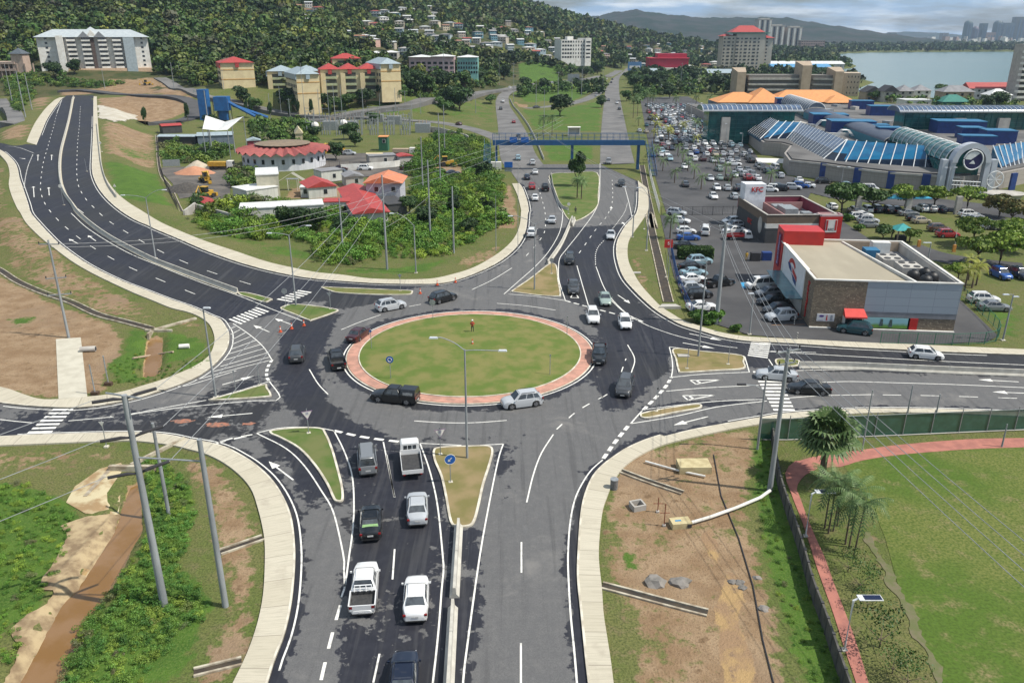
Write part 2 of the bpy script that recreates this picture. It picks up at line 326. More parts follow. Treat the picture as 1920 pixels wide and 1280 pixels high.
DIRT=[(GS(s),v)for s,v in[("D -300,300 0,340 200,440 350,520 640,620 700,700 680,800 620,850 590,930 650,1000 250,1045 -300,960",.78),("X 1150,860 1200,838 1300,812 1425,792 1432,870 1412,930 1430,1000 1450,1100 1480,1200 1500,1500 1160,1500 1165,1200 1125,1080 1122,960",.61),("G 980,0 1160,0 1300,90 1420,210 1490,450 1490,650 1400,1100 1300,1280 1250,1500 1100,1280 1180,1050 1290,900 1200,700 1130,300",.62),("G -200,-40 760,-60 700,30 560,60 420,170 100,120 -200,100",.5),("A 545,552 760,535 1000,560 1060,620 960,670 800,690 560,600",.92),("A 600,505 850,495 1060,515 1140,550 980,545 600,530",.85),("A 330,505 560,500 620,440 880,440 920,490 600,515 330,540",.7),("A 560,680 880,760 890,950 790,940 570,860",.6),("A 0,745 195,690 150,800 0,790",.7),("A 165,540 310,550 250,600 200,640 180,600",.75),("D 0,-60 120,0 480,320 800,500 960,540 830,640 500,560 300,480 0,300",.50),("A -60,900 40,930 60,1150 110,1280 160,1400 -60,1400",.5),("D 950,560 1120,600 1190,680 1170,760 1000,640",.55),("E 960,440 1150,300 1215,300 1235,465",.52),("X 815,845 925,838 890,985 850,985",.62),("L 570,375 1090,435 1100,530 610,560",.6),("B 930,1030 960,1035 1000,1180 1010,1290 860,1290 900,1100",.7),("E 600,330 640,250 900,160 960,130 880,260 700,320",.5),("E 1640,230 1700,250 1790,480 1740,500 1640,400 1610,270",.52),("B 960,570 1050,590 1060,620 990,600",.75),("B 700,620 800,640 800,720 730,700",.45),("X 700,290 860,290 880,330 780,330 640,320",.6),("Q 1750,640 1200,700 1150,790 1900,790",.75),("Q 620,790 780,870 760,950 620,930",.7),("I 1000,500 1060,420 1130,560 1260,760 1400,1100 1500,1400 1440,1400 1300,1000 1190,800 1110,620",.66),("A 880,440 920,440 1000,500 940,510",.8),("A 1180,930 1290,940 1280,1110 1200,1120",.5)]]
MUD=[(GS(s),v)for s,v in[("G 715,140 785,140 800,400 640,760 540,820 400,1010 330,1120 280,1280 200,1500 40,1500 180,1080 280,900 380,760 460,640 620,470 700,300",.9),("D 830,680 915,690 900,910 795,915",.9),("I 60,440 190,370 260,640 330,650 390,830 340,900 440,1200 400,1500 230,1500 140,860 170,800 210,700 90,520",.62),("I 100,200 180,190 230,300 200,370 130,330",.56)]]
LUSH=[(GS(s),v)for s,v in[("I 380,-100 520,-120 560,150 700,560 790,880 980,1280 1050,1500 760,1500 600,1100 560,850 440,560 400,260",.8),("H 1530,520 1620,500 1720,580 1680,660 1560,650",.7),("H 1500,860 1700,850 1800,1050 1700,1100 1560,980",.5),("G 800,0 960,60 1060,160 1120,260 1080,500 1000,620 1130,720 1210,850 1130,1000 1050,1200 900,1290 700,1500 200,1500 450,1000 640,780 820,430 780,200",.85),("G -200,120 100,150 330,200 460,340 300,720 200,900 -200,1100",.85),("D 700,630 850,660 820,700 790,900 950,880 1190,780 1160,850 1020,900 640,990 600,850 700,790",.75),("D 920,640 1160,700 1190,790 920,860",.7),("D 0,590 200,570 280,600 60,650",.5),("A 575,905 780,950 890,980 990,1180 660,1110 600,1000",.68),("A 570,800 640,800 900,860 880,900 700,880",.5),("X 1690,820 1925,815 1925,1285 1790,1285 1700,1050 1610,900",.5),("B 1000,600 1080,620 1180,620 1300,600 1470,560 1465,740 1100,740 1060,700",.55),("B 1120,810 1430,820 1430,900 1160,910",.6),("B 1180,980 1440,980 1430,1150 1260,1240",.6),("B 950,520 1040,580 1300,570 1440,500 1300,470",.6),("B 990,360 1160,350 1290,420 1200,470 1000,470",.6),("E 0,300 300,300 540,270 640,240 500,330 330,350 0,340",.6),("F 1600,450 1930,600 1930,720 1780,700",.5),("B 0,600 700,560 860,560 870,700 560,650 0,655",.45),("D 1060,40 1300,160 1500,230 1920,310 1920,260 1500,150",.5)]]
def gcoords():
 xs=[0.0];st=.8
 while xs[-1]<5200:
  if xs[-1]>75:st=min(st*1.032,160)
  xs.append(xs[-1]+st)
 ys=[24.0];st=.8
 while ys[-1]<9000:
  if ys[-1]>130:st=min(st*1.02,200)
  ys.append(ys[-1]+st)
 yb=[24.0]
 while yb[-1]>-300:yb.append(yb[-1]-max(2,(24-yb[-1])*.15))
 return np.array([-x for x in xs[:0:-1]]+xs),np.array(yb[:0:-1]+ys)
gx,gy=gcoords();XX,YY=np.meshgrid(gx,gy);PG=np.c_[XX.ravel(),YY.ravel()];ZG=gz(PG)
def maskv(P,polys,w_=1.6):
 o=np.zeros(len(P))
 for poly,v in polys:sdv=sdist(P,poly);o=np.maximum(o,np.clip(.5+sdv/(2*w_),0,1)*v)
 return o
under=np.full(len(PG),-500.)
for nm,poly,*_ in ASPH:
 under=np.maximum(under,sdist(PG,poly))
cutz=np.clip(under,0,.6)/.6*.25
GZfin=ZG-cutz
farn=sstep(ZG,8,30)*sstep(PG[:,1],420,520)
md=maskv(PG,DIRT);mm=maskv(PG,MUD,.8);ml=maskv(PG,LUSH)
mf=np.clip(sstep(PG[:,1],380,470)*.9*(ZG>3),0,1)
nx,ny=len(gx),len(gy);idx=np.arange(nx*ny).reshape(ny,nx)
F=np.stack([idx[:-1,:-1],idx[:-1,1:],idx[1:,1:],idx[1:,:-1]],-1).reshape(-1,4)
gme=npmesh('ground',np.c_[PG,GZfin],F,smooth=True)
at=gme.color_attributes.new('mask','FLOAT_COLOR','POINT');at.data.foreach_set('color',np.c_[md,ml,mm,mf].astype(np.float32).ravel())
m,n,bs=nodes('ground_soil_and_grass');bs.inputs['Roughness'].default_value=.95;bs.inputs['Specular IOR Level'].default_value=.15
ca=n.nodes.new('ShaderNodeAttribute');ca.attribute_name='mask';sep=n.nodes.new('ShaderNodeSeparateColor');n.links.new(ca.outputs['Color'],sep.inputs[0])
f1=noise(n,.09,6,.62);f2=noise(n,.9,5,.65);f3=noise(n,6,3,.6);f4=noise(n,.35,5,.6)
grass=mixc(n,ramp(n,f1,.38,.62),(.158,.162,.058),(.112,.148,.038));grass=mixc(n,ramp(n,f2,.45,.75),grass,(.19,.155,.085));grass=mixc(n,ramp(n,f3,.35,.75),grass,(.06,.075,.024))
dirt=mixc(n,ramp(n,f4,.35,.65),(.230,.152,.088),(.315,.225,.140));dirt=mixc(n,ramp(n,f3,.5,.75),dirt,(.15,.095,.055));dirt=mixc(n,ramp(n,f1,.5,.7),dirt,(.24,.17,.11));dirt=mixc(n,ramp(n,f2,.56,.7),dirt,(.16,.105,.06))
lush=mixc(n,ramp(n,f4,.35,.65),(.075,.145,.022),(.045,.10,.017));lush=mixc(n,ramp(n,f3,.4,.7),lush,(.10,.155,.035))
mud=mixc(n,ramp(n,f4,.4,.6),(.37,.25,.12),(.28,.185,.11));mud=mixc(n,ramp(n,f2,.55,.7),mud,(.22,.15,.10))
forest=mixc(n,ramp(n,f1,.4,.6),(.045,.062,.022),(.09,.085,.04))
brk=mth(n,'ADD',mth(n,'MULTIPLY',mth(n,'SUBTRACT',f2,.5),.85),mth(n,'MULTIPLY',mth(n,'SUBTRACT',f1,.5),.8))
def thr(o):return ramp(n,mth(n,'ADD',o,brk),.42,.56)
c=mixc(n,thr(ca.outputs['Alpha']),grass,forest);c=mixc(n,thr(sep.outputs[0]),c,dirt);c=mixc(n,thr(sep.outputs[1]),c,lush)
c=mixc(n,ramp(n,mth(n,'ADD',sep.outputs[2],mth(n,'MULTIPLY',brk,.45)),.44,.5),c,mud)
n.links.new(c,bs.inputs['Base Color']);bump(n,bs,mth(n,'ADD',f2,mth(n,'MULTIPLY',f3,.5)),.75,.25)
struct(link('ground',gme,m))
# ---- asphalt
def cdt(poly,step,zoff,name,mat,wearf=None):
 P=[Vector(p)for p in poly];k=len(P);A=np.array(poly);lo,hi=A.min(0),A.max(0)
 xs=np.arange(lo[0],hi[0],step);ys=np.arange(lo[1],hi[1],step);XY=np.array([(x+(j%2)*step/2,y)for j,y in enumerate(ys)for x in xs])
 if len(XY):XY=XY[(XY[:,1]>-25)];s=sdist(XY,A);XY=XY[s>step*.45]
 V=P+[Vector(p)for p in XY]
 r=geometry.delaunay_2d_cdt(V,[(i,(i+1)%k)for i in range(k)],[],0,1e-4)
 vv=np.array([tuple(v)for v in r[0]]);fc=np.array(r[2]);cen=vv[fc].mean(1);ins=sdist(cen,A)>-.001;fc=fc[ins]
 a,b,c_=vv[fc[:,0]],vv[fc[:,1]],vv[fc[:,2]];ar=(b[:,0]-a[:,0])*(c_[:,1]-a[:,1])-(c_[:,0]-a[:,0])*(b[:,1]-a[:,1])
 fc[ar<0]=fc[ar<0][:,::-1];z=gz(vv)+zoff
 me=npmesh(name,np.c_[vv,z],fc,smooth=True)
 if wearf is not None:
  q=me.color_attributes.new('wear','FLOAT_COLOR','POINT');wv=wearf(vv);q.data.foreach_set('color',np.c_[wv,wv,wv,wv].astype(np.float32).ravel())
 return struct(link(name,me,mat))
CI=np.array([-5.2,92.8]);CR_=15.2
DARK=[(GS(s),v)for s,v in[("X -60,230 60,120 260,120 200,240 620,528 720,540 640,560 560,566 520,586 440,606 380,600 0,560",1.0),("X 545,600 640,585 610,640 590,700 610,750 660,790 760,835 660,845 600,812 545,770 512,700 528,640",.84),("X 610,800 835,835 850,1000 840,1500 610,1500 640,1000 640,900",.62),("X 1000,430 1205,420 1190,560 1270,640 1250,700 1190,760 1130,770 1120,720 1130,640 1100,580 1060,560",.82),("X 1230,600 1940,672 1940,705 1420,690 1240,660",.88),("X 600,530 800,530 700,570 620,580",.8),("X -40,750 330,765 400,735 500,690 545,745 480,830 300,830 -40,840",.56),("X 500,800 640,800 650,940 600,960 480,830",.66),("H 560,380 640,400 600,1280 540,1500 520,1280 570,700",.85),("H 680,420 800,300 740,850 690,1280 640,1500 620,1280 660,850",.95),("K 700,470 780,480 700,760 620,780",.8),("K 960,330 1000,330 850,620 760,830 720,900 700,880",.62),("K 60,440 750,430 900,350 500,380 60,380",.6),("L 330,820 800,770 1270,750 1270,765 800,800 330,900",.8)]]
def wear_main(v):
 o=np.full(len(v),.24)
 for poly,val in DARK:s=sdist(v,poly);o=np.maximum(o,.24+(val-.24)*np.clip(.5+s/3.0,0,1))
 d=np.abs(np.linalg.norm(v-CI,axis=1)-CR_);o=np.maximum(o,.24+.48*np.clip(1.2-d/2.6,0,1))
 for e in(SWi,ESi,N2Ri,LRi):d,_=ldist(v,np.array(e)[::2]);o=np.maximum(o,.24+.5*np.clip(1.3-d/1.1,0,1))
 return o
m,n,bs=nodes('asphalt');bs.inputs['Specular IOR Level'].default_value=.35
ca=n.nodes.new('ShaderNodeAttribute');ca.attribute_name='wear';f1=noise(n,.16,6,.68,dist=.4);f2=noise(n,1.3,6,.62);f3=noise(n,14,3,.6);f5=noise(n,.05,3)
br=mth(n,'ADD',mth(n,'MULTIPLY',mth(n,'SUBTRACT',f1,.5),.8),mth(n,'MULTIPLY',mth(n,'SUBTRACT',f2,.5),.55))
wv=ramp(n,mth(n,'ADD',ca.outputs['Fac'],br),.49,.53)
grey=mixc(n,ramp(n,f2,.3,.7),(.150,.148,.146),(.118,.118,.120));grey=mixc(n,ramp(n,f3,.3,.7),grey,(.098,.098,.100));grey=mixc(n,ramp(n,f1,.55,.72),grey,(.180,.174,.166))
dark=mixc(n,ramp(n,f2,.35,.7),(.016,.017,.025),(.026,.027,.036));dark=mixc(n,ramp(n,f5,.45,.62),dark,(.024,.024,.027))
trk=noise(n,1.0,4,.6,stretch=(1.5,.05,1));cz_=mixc(n,wv,grey,dark);cz_=mixc(n,mth(n,'MULTIPLY',ramp(n,trk,.52,.68),.38),cz_,(.05,.05,.052));cz_=mixc(n,mth(n,'MULTIPLY',ramp(n,trk,.48,.34),.16),cz_,(.15,.148,.145));n.links.new(cz_,bs.inputs['Base Color']);rr=mixc(n,wv,(.85,.85,.85),(.62,.62,.62));n.links.new(rr,bs.inputs['Roughness']);bump(n,bs,f3,.15,.02)
m_asph=m
m_old=M('old_asphalt',(.185,.18,.175),(.13,.128,.126),.12,.9,detail=7,stretch=(1,1,1),spec=.2)
m_lot=M('car_park_asphalt',(.085,.084,.086),(.055,.055,.058),.1,.85,detail=7,spec=.3)
m_yard=M('yard_surface',(.15,.135,.12),(.09,.085,.08),.15,.95,detail=7,spec=.2)
for nm,poly,zo,st,mi in ASPH:
 cdt([tuple(p)for p in poly],st,zo,nm,[m_asph,m_old,m_lot,m_yard][mi],wear_main if mi==0 else None)
def road_ribbon(name,spec,width,mat,zo=.05,uvlen=None):
 c,nr,wd=ribbon_poly(spec,width);L,Rr=c+nr*wd[:,None]/2,c-nr*wd[:,None]/2
 return ribbon(name,L,Rr,zo,mat)
def ribbon(name,L,Rr,zo,mat,parent=None):
 zc_=np.maximum(gz(L),gz(Rr));k=len(L);V=np.r_[np.c_[L,zc_+zo],np.c_[Rr,zc_+zo],np.c_[L,gz(L)-.6],np.c_[Rr,gz(Rr)-.6]]
 F=[(i+k,i+1+k,i+1,i)for i in range(k-1)]+[(i,i+1,i+1+2*k,i+2*k)for i in range(k-1)]+[(i+3*k,i+1+3*k,i+1+k,i+k)for i in range(k-1)]
 me=npmesh(name,V,F);o=link(name,me,mat,parent)
 return o if parent else struct(o)
for nm,s,wd in[('hill_road',"B -400,700 0,655 200,622 400,592 560,570 730,540 880,512 1000,490 1150,470 1300,455 1450,435 1560,400",9),('ramp_road',"B -500,690 0,668 200,668 400,680 560,692 700,718 840,762 920,800",6.5),('loop_road',"B 1040,610 1150,602 1300,582 1400,548 1475,505",7),('ring_road',"A 560,520 650,528 800,538 950,545 1050,565 1105,600 1095,650 1020,680 900,690 800,697",7),('depot_road',"A 900,440 970,480 1100,525 1300,575 1500,625 1700,655 1920,665",7),('site_road',"A 330,515 450,510 560,520",7),('lane',"A -100,700 0,700 90,690 60,620 0,560",6),('car_park_lane',"P 900,600 1060,660 1250,705 1500,745 1920,790",7),('car_park_lane',"P 1500,300 1700,380 1920,450",5)]:
 road_ribbon(nm,s,wd,m_old if nm not in('ring_road','car_park_lane','site_road')else m_lot)
 # ---- pavements (concrete), with joints laid along their le
m,n,bs=nodes('pavement_concrete');bs.inputs['Roughness'].default_value=.9;bs.inputs['Specular IOR Level'].default_value=.2
uv=n.nodes.new('ShaderNodeTexCoord').outputs['UV'];s3=n.nodes.new('ShaderNodeSeparateXYZ');n.links.new(uv,s3 .inputs[0])
fr=mth(n,'FRACT',mth(n,'DIVIDE',s3 .outputs[0],3.0));jt=mth(n,'LESS_THAN',fr,.02)
pan=n.nodes.new('ShaderNodeTexWhiteNoise');pan.noise_dimensions='1D';n.links.new(mth(n,'FLOOR',mth(n,'DIVIDE',s3 .outputs[0],3.0)),pan.inputs['W'])
st=noise(n,3.2,3,.6,'uv',(3,.12,1));f1=noise(n,.5,5);cc_=mixc(n,ramp(n,st,.4,.75),(.52,.48,.385),(.39,.36,.285))
cc_=mixc(n,mth(n,'MULTIPLY',pan.outputs[0],.45),cc_,(.40,.36,.27));cc_=mixc(n,ramp(n,f1,.55,.78),cc_,(.38,.34,.27));cc_=mixc(n,jt,cc_,(.28,.25,.20))
n.links.new(cc_,bs.inputs['Base Color']);m_pave=m
def wide(name,Li,Lo,h=.16,mat=None,n_=None):
 k=n_ or max(8,int(plen(Li)/1.0));a,t=resample(Li,k);b,_=resample(Lo,k)
 if n_ is None and k>12:
  B_,_=resample(Lo,4000);j=np.array([int(np.argmin(((B_-q)**2).sum(1)))for q in a]);j[0]=0;j[-1]=3999;j=np.maximum.accumulate(j);ks=np.ones(7)/7;jj=np.convolve(np.pad(j.astype(float),3,mode='edge'),ks,mode='valid');jj[0]=0;jj[-1]=3999;b=B_[np.clip(jj,0,3999).astype(int)]
 za=gz(a);V=np.r_[np.c_[a,za+h],np.c_[b,za+h],np.c_[a,za-.3],np.c_[b,za-1.2]]
 F=[]
 for i in range(k-1):F+=[(i,i+1,i+1+k,i+k),(i+2*k,i+1+2*k,i+1,i),(i+k,i+1+k,i+1+3*k,i+3*k)]
 c=np.cross(V[1]-V[0],V[k]-V[0])
 if c[2]<0:F=[f[::-1]for f in F]
 me=npmesh(name,V,F);u=me.uv_layers.new(name='UVMap');wv_=np.linalg.norm(a-b,axis=1).mean();li=np.zeros(len(me.loops),np.int32);me.loops.foreach_get('vertex_index',li)
 uu=np.c_[np.r_[t,t,t,t],np.r_[np.zeros(k),np.full(k,wv_),np.zeros(k),np.full(k,wv_)]][li];u.data.foreach_set('uv',uu.astype(np.float32).ravel())
 return struct(link(name,me,mat or m_pave))
m_kerb=M('kerb_concrete',(.66,.62,.52),(.42,.38,.30),.8,.9,detail=6)
def offs(P,d):
 P=np.array(P,float);t=np.gradient(P,axis=0);t/=np.linalg.norm(t,axis=1)[:,None]+1e-9;return P+np.c_[-t[:,1],t[:,0]]*d
def towards(P,Q,d):
 a,_=resample(P,len(P));b,_=resample(Q,len(P));s=np.sign(np.mean(np.cross(np.gradient(a,axis=0),b-a)))or 1
 return offs(P,-s*d)
for nm,i_,o_ in(('pavement',SWi,SWo),('pavement',WNi,WNo),('pavement',LLi,LLo),('pavement',LRi,LRo),('pavement',N2Ri[12:],N2Ro[12:]),('pavement',ESi,ESo)):
 wide(nm,i_,o_)
 wide('kerb',i_,towards(i_,o_,-.16),.175,m_kerb)
 # ---- raised islands
m_isl=M('island_grass',(.17,.165,.065),(.12,.145,.045),.5,.95,detail=7,spec=.1,bmp=.4)
m_islg=M('green_island_grass',(.085,.135,.035),(.14,.155,.06),.4,.95,detail=7,spec=.1,bmp=.4)
m_isld=M('dry_island_grass',(.26,.20,.105),(.17,.155,.06),.35,.95,detail=7,spec=.1,bmp=.4)
def inset(P,d):
 P=np.array(P,float);A=.5*np.sum(P[:,0]*np.roll(P[:,1],-1)-np.roll(P[:,0],-1)*P[:,1]);t=np.roll(P,-1,0)-np.roll(P,1,0);t/=np.linalg.norm(t,axis=1)[:,None]+1e-9
 return P+np.c_[-t[:,1],t[:,0]]*d*(1 if A>0 else-1)
def island(P,mat,name='traffic_island',closed_smooth=4):
 P=cat(P,closed_smooth,True);P=[p for p in P];Q=inset(P,.2);z=float(np.mean(gz(P)))
 k=len(P);V=[(p[0],p[1],z-.2)for p in P]+[(p[0],p[1],z+.17)for p in P]+[(q[0],q[1],z+.17)for q in Q]+[(q[0],q[1],z+.05)for q in Q]
 mb=MB();mb.add(V,[(i+j*k,(i+1)%k+j*k,(i+1)%k+(j+1)*k,i+(j+1)*k)for i in range(k)for j in range(3)])
 A=.5*sum(P[i][0]*P[(i+1)%k][1]-P[(i+1)%k][0]*P[i][1]for i in range(k))
 if A<0:mb.f=[f[::-1]for f in mb.f]
 o=struct(mb.build(name+'_kerb',m_kerb));g=MB();T=geometry.tessellate_polygon([[Vector((q[0],q[1],0))for q in Q]])
 g.add([(q[0],q[1],z+.13)for q in Q],[t if(Q[t[1]][0]-Q[t[0]][0])*(Q[t[2]][1]-Q[t[0]][1])-(Q[t[2]][0]-Q[t[0]][0])*(Q[t[1]][1]-Q[t[0]][1])>0 else t[::-1]for t in T])
 struct(g.build(name+'_grass',mat));return z+.13
ISL=[("D 1175,1055 1240,1035 1350,1005 1488,966 1505,985 1528,1025 1500,1036 1350,1048",m_islg),("D 1578,540 1600,525 1655,514 1780,525 1895,544 1885,560 1760,603 1735,604 1650,570",m_islg),("D 1342,447 1400,450 1525,484 1522,492 1485,504 1400,478 1350,462",m_islg),("D 1806,416 1900,420 E 80,424 250,432 385,438 402,447 370,461 200,462 0,452 D 1860,440",m_isl),("E 960,438 1060,370 1155,296 1185,285 1212,300 1222,380 1235,460 1210,470 1100,464 970,446",m_isld),("J 435,355 600,335 800,335 850,380 900,500 940,640 970,760 980,850 965,885 915,885 890,850 850,760 760,620 640,490 500,410 432,380",m_islg),("K 210,500 270,478 460,470 620,470 660,505 640,600 590,760 555,920 520,1040 470,1075 390,1075 335,1040 300,860 265,700 215,580",m_isld),("L 572,380 800,400 1080,430 1100,480 1098,530 900,545 640,560 605,545 585,460",m_isld),("L 1332,465 1380,455 1505,465 1518,490 1500,508 1430,515 1350,505",m_isl),("L 318,880 340,862 500,828 700,800 770,798 785,815 750,832 600,858 400,898 335,898",m_isld),("B 1172,985 1300,975 1440,975 1447,1100 1440,1165 1370,1225 1290,1245 1240,1180 1195,1060",m_islg)]
ISLZ=[island(GS(s),mt)for s,mt in ISL]
m_pink=M('red_concrete_apron',(.52,.27,.20),(.36,.20,.15),.9,.85,detail=9)
m_lawn=M('roundabout_lawn',(.185,.18,.065),(.105,.152,.036),.4,.95,detail=12,spec=.1,bmp=.35)
m,n,bs=nodes('mown_lawn');bs.inputs['Roughness'].default_value=.95;bs.inputs['Specular IOR Level'].default_value=.1
f1=noise(n,.085,7,.62);f2=noise(n,.5,6,.65);f3=noise(n,5,3)
c=mixc(n,ramp(n,f1,.38,.62),(.085,.145,.026),(.165,.178,.055));c=mixc(n,ramp(n,f2,.50,.72),c,(.235,.195,.10));c=mixc(n,ramp(n,f3,.3,.75),c,(.06,.095,.02));setc(n,bs,c);bump(n,bs,f3,.4,.06);m_mown=m
def disc(r0,r1,z0,z1,name,mat,nseg=128,dome=0):
 mb=MB();cs=[(math.cos(2*math.pi*i/nseg),math.sin(2*math.pi*i/nseg))for i in range(nseg)]
 rings=[[(CI[0]+c*r1,CI[1]+s*r1,z0)for c,s in cs],[(CI[0]+c*r1,CI[1]+s*r1,z1)for c,s in cs],[(CI[0]+c*r0,CI[1]+s*r0,z1)for c,s in cs]]
 if r0<=0.01:
  rings=[[(CI[0]+c*r1,CI[1]+s*r1,z0)for c,s in cs]]+[[(CI[0]+c*r1*k/12,CI[1]+s*r1*k/12,z1+dome*(1-(k/12)**2))for c,s in cs]for k in range(12,0,-1)]
 mb.loft(rings,cap=False)
 if r0<=.01:mb.f.append(tuple(len(mb.v)-nseg+j for j in range(nseg)));mb.m.append(0)
 return struct(mb.build(name,mat))
disc(13.75,CR_,0,.16,'roundabout_apron',m_pink);disc(CR_,CR_+.16,0,.10,'roundabout_kerb',m_kerb);disc(0,13.75,0,.22,'roundabout_grass',m_lawn,dome=.35);disc(13.68,13.82,0,.245,'roundabout_inner_kerb',m_kerb)
# ---- painted markings
m_line=M('road_paint',(.74,.73,.68),(.34,.335,.32),1.8,.75,detail=9,a=.48,b=.78)
ML=MB();ZM=.042
def mz(P,zo=ZM):return gz(P)+zo
def line(P,wd=.13,zo=ZM):
 P,_=resample(P,max(2,int(plen(P)/1.0)+2));a,b=offs(P,wd/2),offs(P,-wd/2);k=len(P);z=mz(P,zo)
 ML.add(list(map(tuple,np.c_[a,z]))+list(map(tuple,np.c_[b,z])),[(i+k,i+1+k,i+1,i)for i in range(k-1)])
def dashes(P,on,off,wd=.13):
 P=np.array(P,float);s=np.r_[0,np.cumsum(np.linalg.norm(np.diff(P,axis=0),axis=1))];t=0
 while t<s[-1]:
  q=np.linspace(t,min(t+on,s[-1]),4);line(np.c_[np.interp(q,s,P[:,0]),np.interp(q,s,P[:,1])],wd);t+=on+off
def ln(spec,wd=.13):line(cat(GS(spec),5),wd)
def seg(spec,wd=.13):
 q=GS(spec)
 for i in range(0,len(q)-1,2):line([q[i],q[i+1]],wd)
for s in("D 400,0 500,90 700,212 900,298 1100,378 1345,465 1530,540 1700,605","D 1310,620 1400,680 1480,750 1530,825","D 1515,945 1575,1045 1420,1055 1170,1078 960,1100 730,1132","D 730,1130 1000,1080 1160,1052","D 1235,1030 1380,988 1515,945","D 1530,825 1350,870 1100,938","D 1330,885 1080,962 1000,975","D 385,1168 640,1145 620,1142","D 0,1160 90,1170 190,1180","E 735,430 850,375 960,308","E 0,655 110,610 220,572","E 875,507 1030,520 1205,545","E 1610,740 1650,820 1630,900","E 410,1168 580,1178 750,1178 930,1165","D 1740,878 1790,960 1845,1018","E 915,455 1000,380 1090,300 1170,210 1230,100 1245,0 B 1225,1170 1195,1080 1165,1010","E 1260,490 1225,380 1222,300 1230,250 1260,210 1340,110 1420,0 B 1450,1120 1455,1000 1455,920","E 940,455 1100,468 1260,492","E 1325,295 1355,400 1390,520","E 1432,300 1490,440 1600,560 1700,610","L 90,0 200,100 350,190 550,265 720,310 900,350 1050,370","L 540,365 558,440 565,520 555,590","L 555,590 800,567 1140,552","L 1140,552 1105,435","L 515,695 800,670 1210,650","L 350,832 600,800 900,770 1250,755","L 250,938 600,880 900,812 1270,768","L 1285,455 1320,510","L 540,362 800,395 1100,430","M 390,630 600,622 900,630 1400,645 1920,668","M 160,745 400,728 790,720","M 210,540 600,532 1000,545 1400,565 1920,585","M 0,397 600,432 1300,470 1920,498","K 110,445 420,460","K 560,460 735,450","K 735,450 700,555 640,840 560,1280 H 710,1060 685,1280 680,1500","K 1480,570 1400,640 1330,740 1270,870 1235,1050 1220,1280 H 1278,700 1290,900 1310,1100 1325,1280 1340,1500","K 110,445 180,640 240,900 280,1280 H 575,650 565,750 550,950 530,1150 515,1280 500,1500","J 325,370 500,330 750,325 900,350","J 325,370 540,480 680,610 810,800 900,960 975,1280 H 15,640 20,740","J 905,350 980,500 1040,680 1055,900 1045,1100 1020,1280 H 20,740 0,800","K 1110,378 1020,520 960,680 910,888","H 1013,490 1013,662","H 1010,1058 1010,1285","H 300,530 288,700","H 215,1118 180,1280","H 255,0 298,237","J 1275,435 1360,850","B 1595,1055 1620,1150 1640,1250","E 1635,20 1640,45","A 350,560 320,640?".replace('?',''),"L 1300,395 1640,405","A 405,600 380,700 350,800 335,900 345,1000 370,1080 410,1150 D 470,0","A 0,830 100,830 190,862"):ln(s)
for s,on,off,wd in[("A 325,620 305,700 285,770 265,840 245,910 235,970 228,1040 232,1090 255,1150 300,1210 360,1270 D 455,147 575,224 730,305 923,384 1138,471",3,6,.13),("A 452,600 447,700 437,800 433,900 432,970 440,1040 475,1110 530,1170 600,1235 D 700,100 825,173 975,248 1170,325 1410,400",3,6,.13),("A 185,870 160,930 145,990 135,1060",.9,.9,.2),("J 905,350 1080,390 1240,415 1410,435",1.0,.55,.38),("L 45,1200 130,1080 235,950",1.0,.6,.38),("L 345,835 450,730 520,650 555,590",1.0,.6,.38),("L 250,938 300,880 345,832",9,.1,.16),("E 1260,492 1400,530 1560,572 1700,612",1.0,.6,.3),("D 1530,825 1505,870 1500,920 1515,945",.8,.6,.35),("K 1135,340 1205,275 1265,222 1330,178 1405,135 1485,95",1.3,1.6,.15),("G 1915,845 1870,1003 1812,1240 1780,1400",1.5,1.2,.22),("E 1430,290 1430,230 1445,190 1480,150",.7,.7,.14),("E 1520,95 1590,0 B 1610,1140",.7,.7,.14),("E 1337,225 1390,150 1440,80 1490,20 B 1525,1130 1523,1000",2,4,.13),("E 1040,240 1110,160 1145,95 B 1145,1190 1110,1060",2,4,.13),("M 860,722 1300,730 1920,750",2,2.1,.13),("D 1240,1285 1320,1262 1420,1245",1.2,.8,.22),("J 0,455 100,425 300,380",1.2,.8,.25),("E 380,525 470,508",2,2,.13),("L 30,745 120,690",1.2,1.6,.15),("L 180,550 215,450",1.6,2,.12)]:dashes(cat(GS(s),6),on,off,wd)
for i_,o_ in((SWi,SWo),(WNi,WNo),(LLi,LLo),(LRi,LRo),(N2Ri[12:],N2Ro[12:])):
 line(towards(i_,o_,.45)[3:-3],.13)
line(towards(ESi,ESo,.5)[:26],.13)
line([(CI[0]+(CR_+.5)*math.cos(a),CI[1]+(CR_+.5)*math.sin(a))for a in np.linspace(0,2*math.pi,120)],.16)
for a,b in[((1290,655),(1325,637)),((1298,682),(1350,655)),((1305,712),(1380,672)),((1305,738),(1412,692)),((1300,765),(1440,715)),((1285,792),(1468,738)),((1250,830),(1488,760)),((1240,862),(1505,785)),((1200,890),(1520,808))]:
 line([GT(a[0]/3,400+a[1]/3)[:2],GT(b[0]/3,400+b[1]/3)[:2]],.13)
def poly_mark(P,zo=ZM):
 z=mz(P,zo);k=len(ML.v);T=geometry.tessellate_polygon([[Vector((p[0],p[1],0))for p in P]])
 ML.add([(p[0],p[1],zz)for p,zz in zip(P,z)],[t if(P[t[1]][0]-P[t[0]][0])*(P[t[2]][1]-P[t[0]][1])-(P[t[2]][0]-P[t[0]][0])*(P[t[1]][1]-P[t[0]][1])>0 else t[::-1]for t in T])
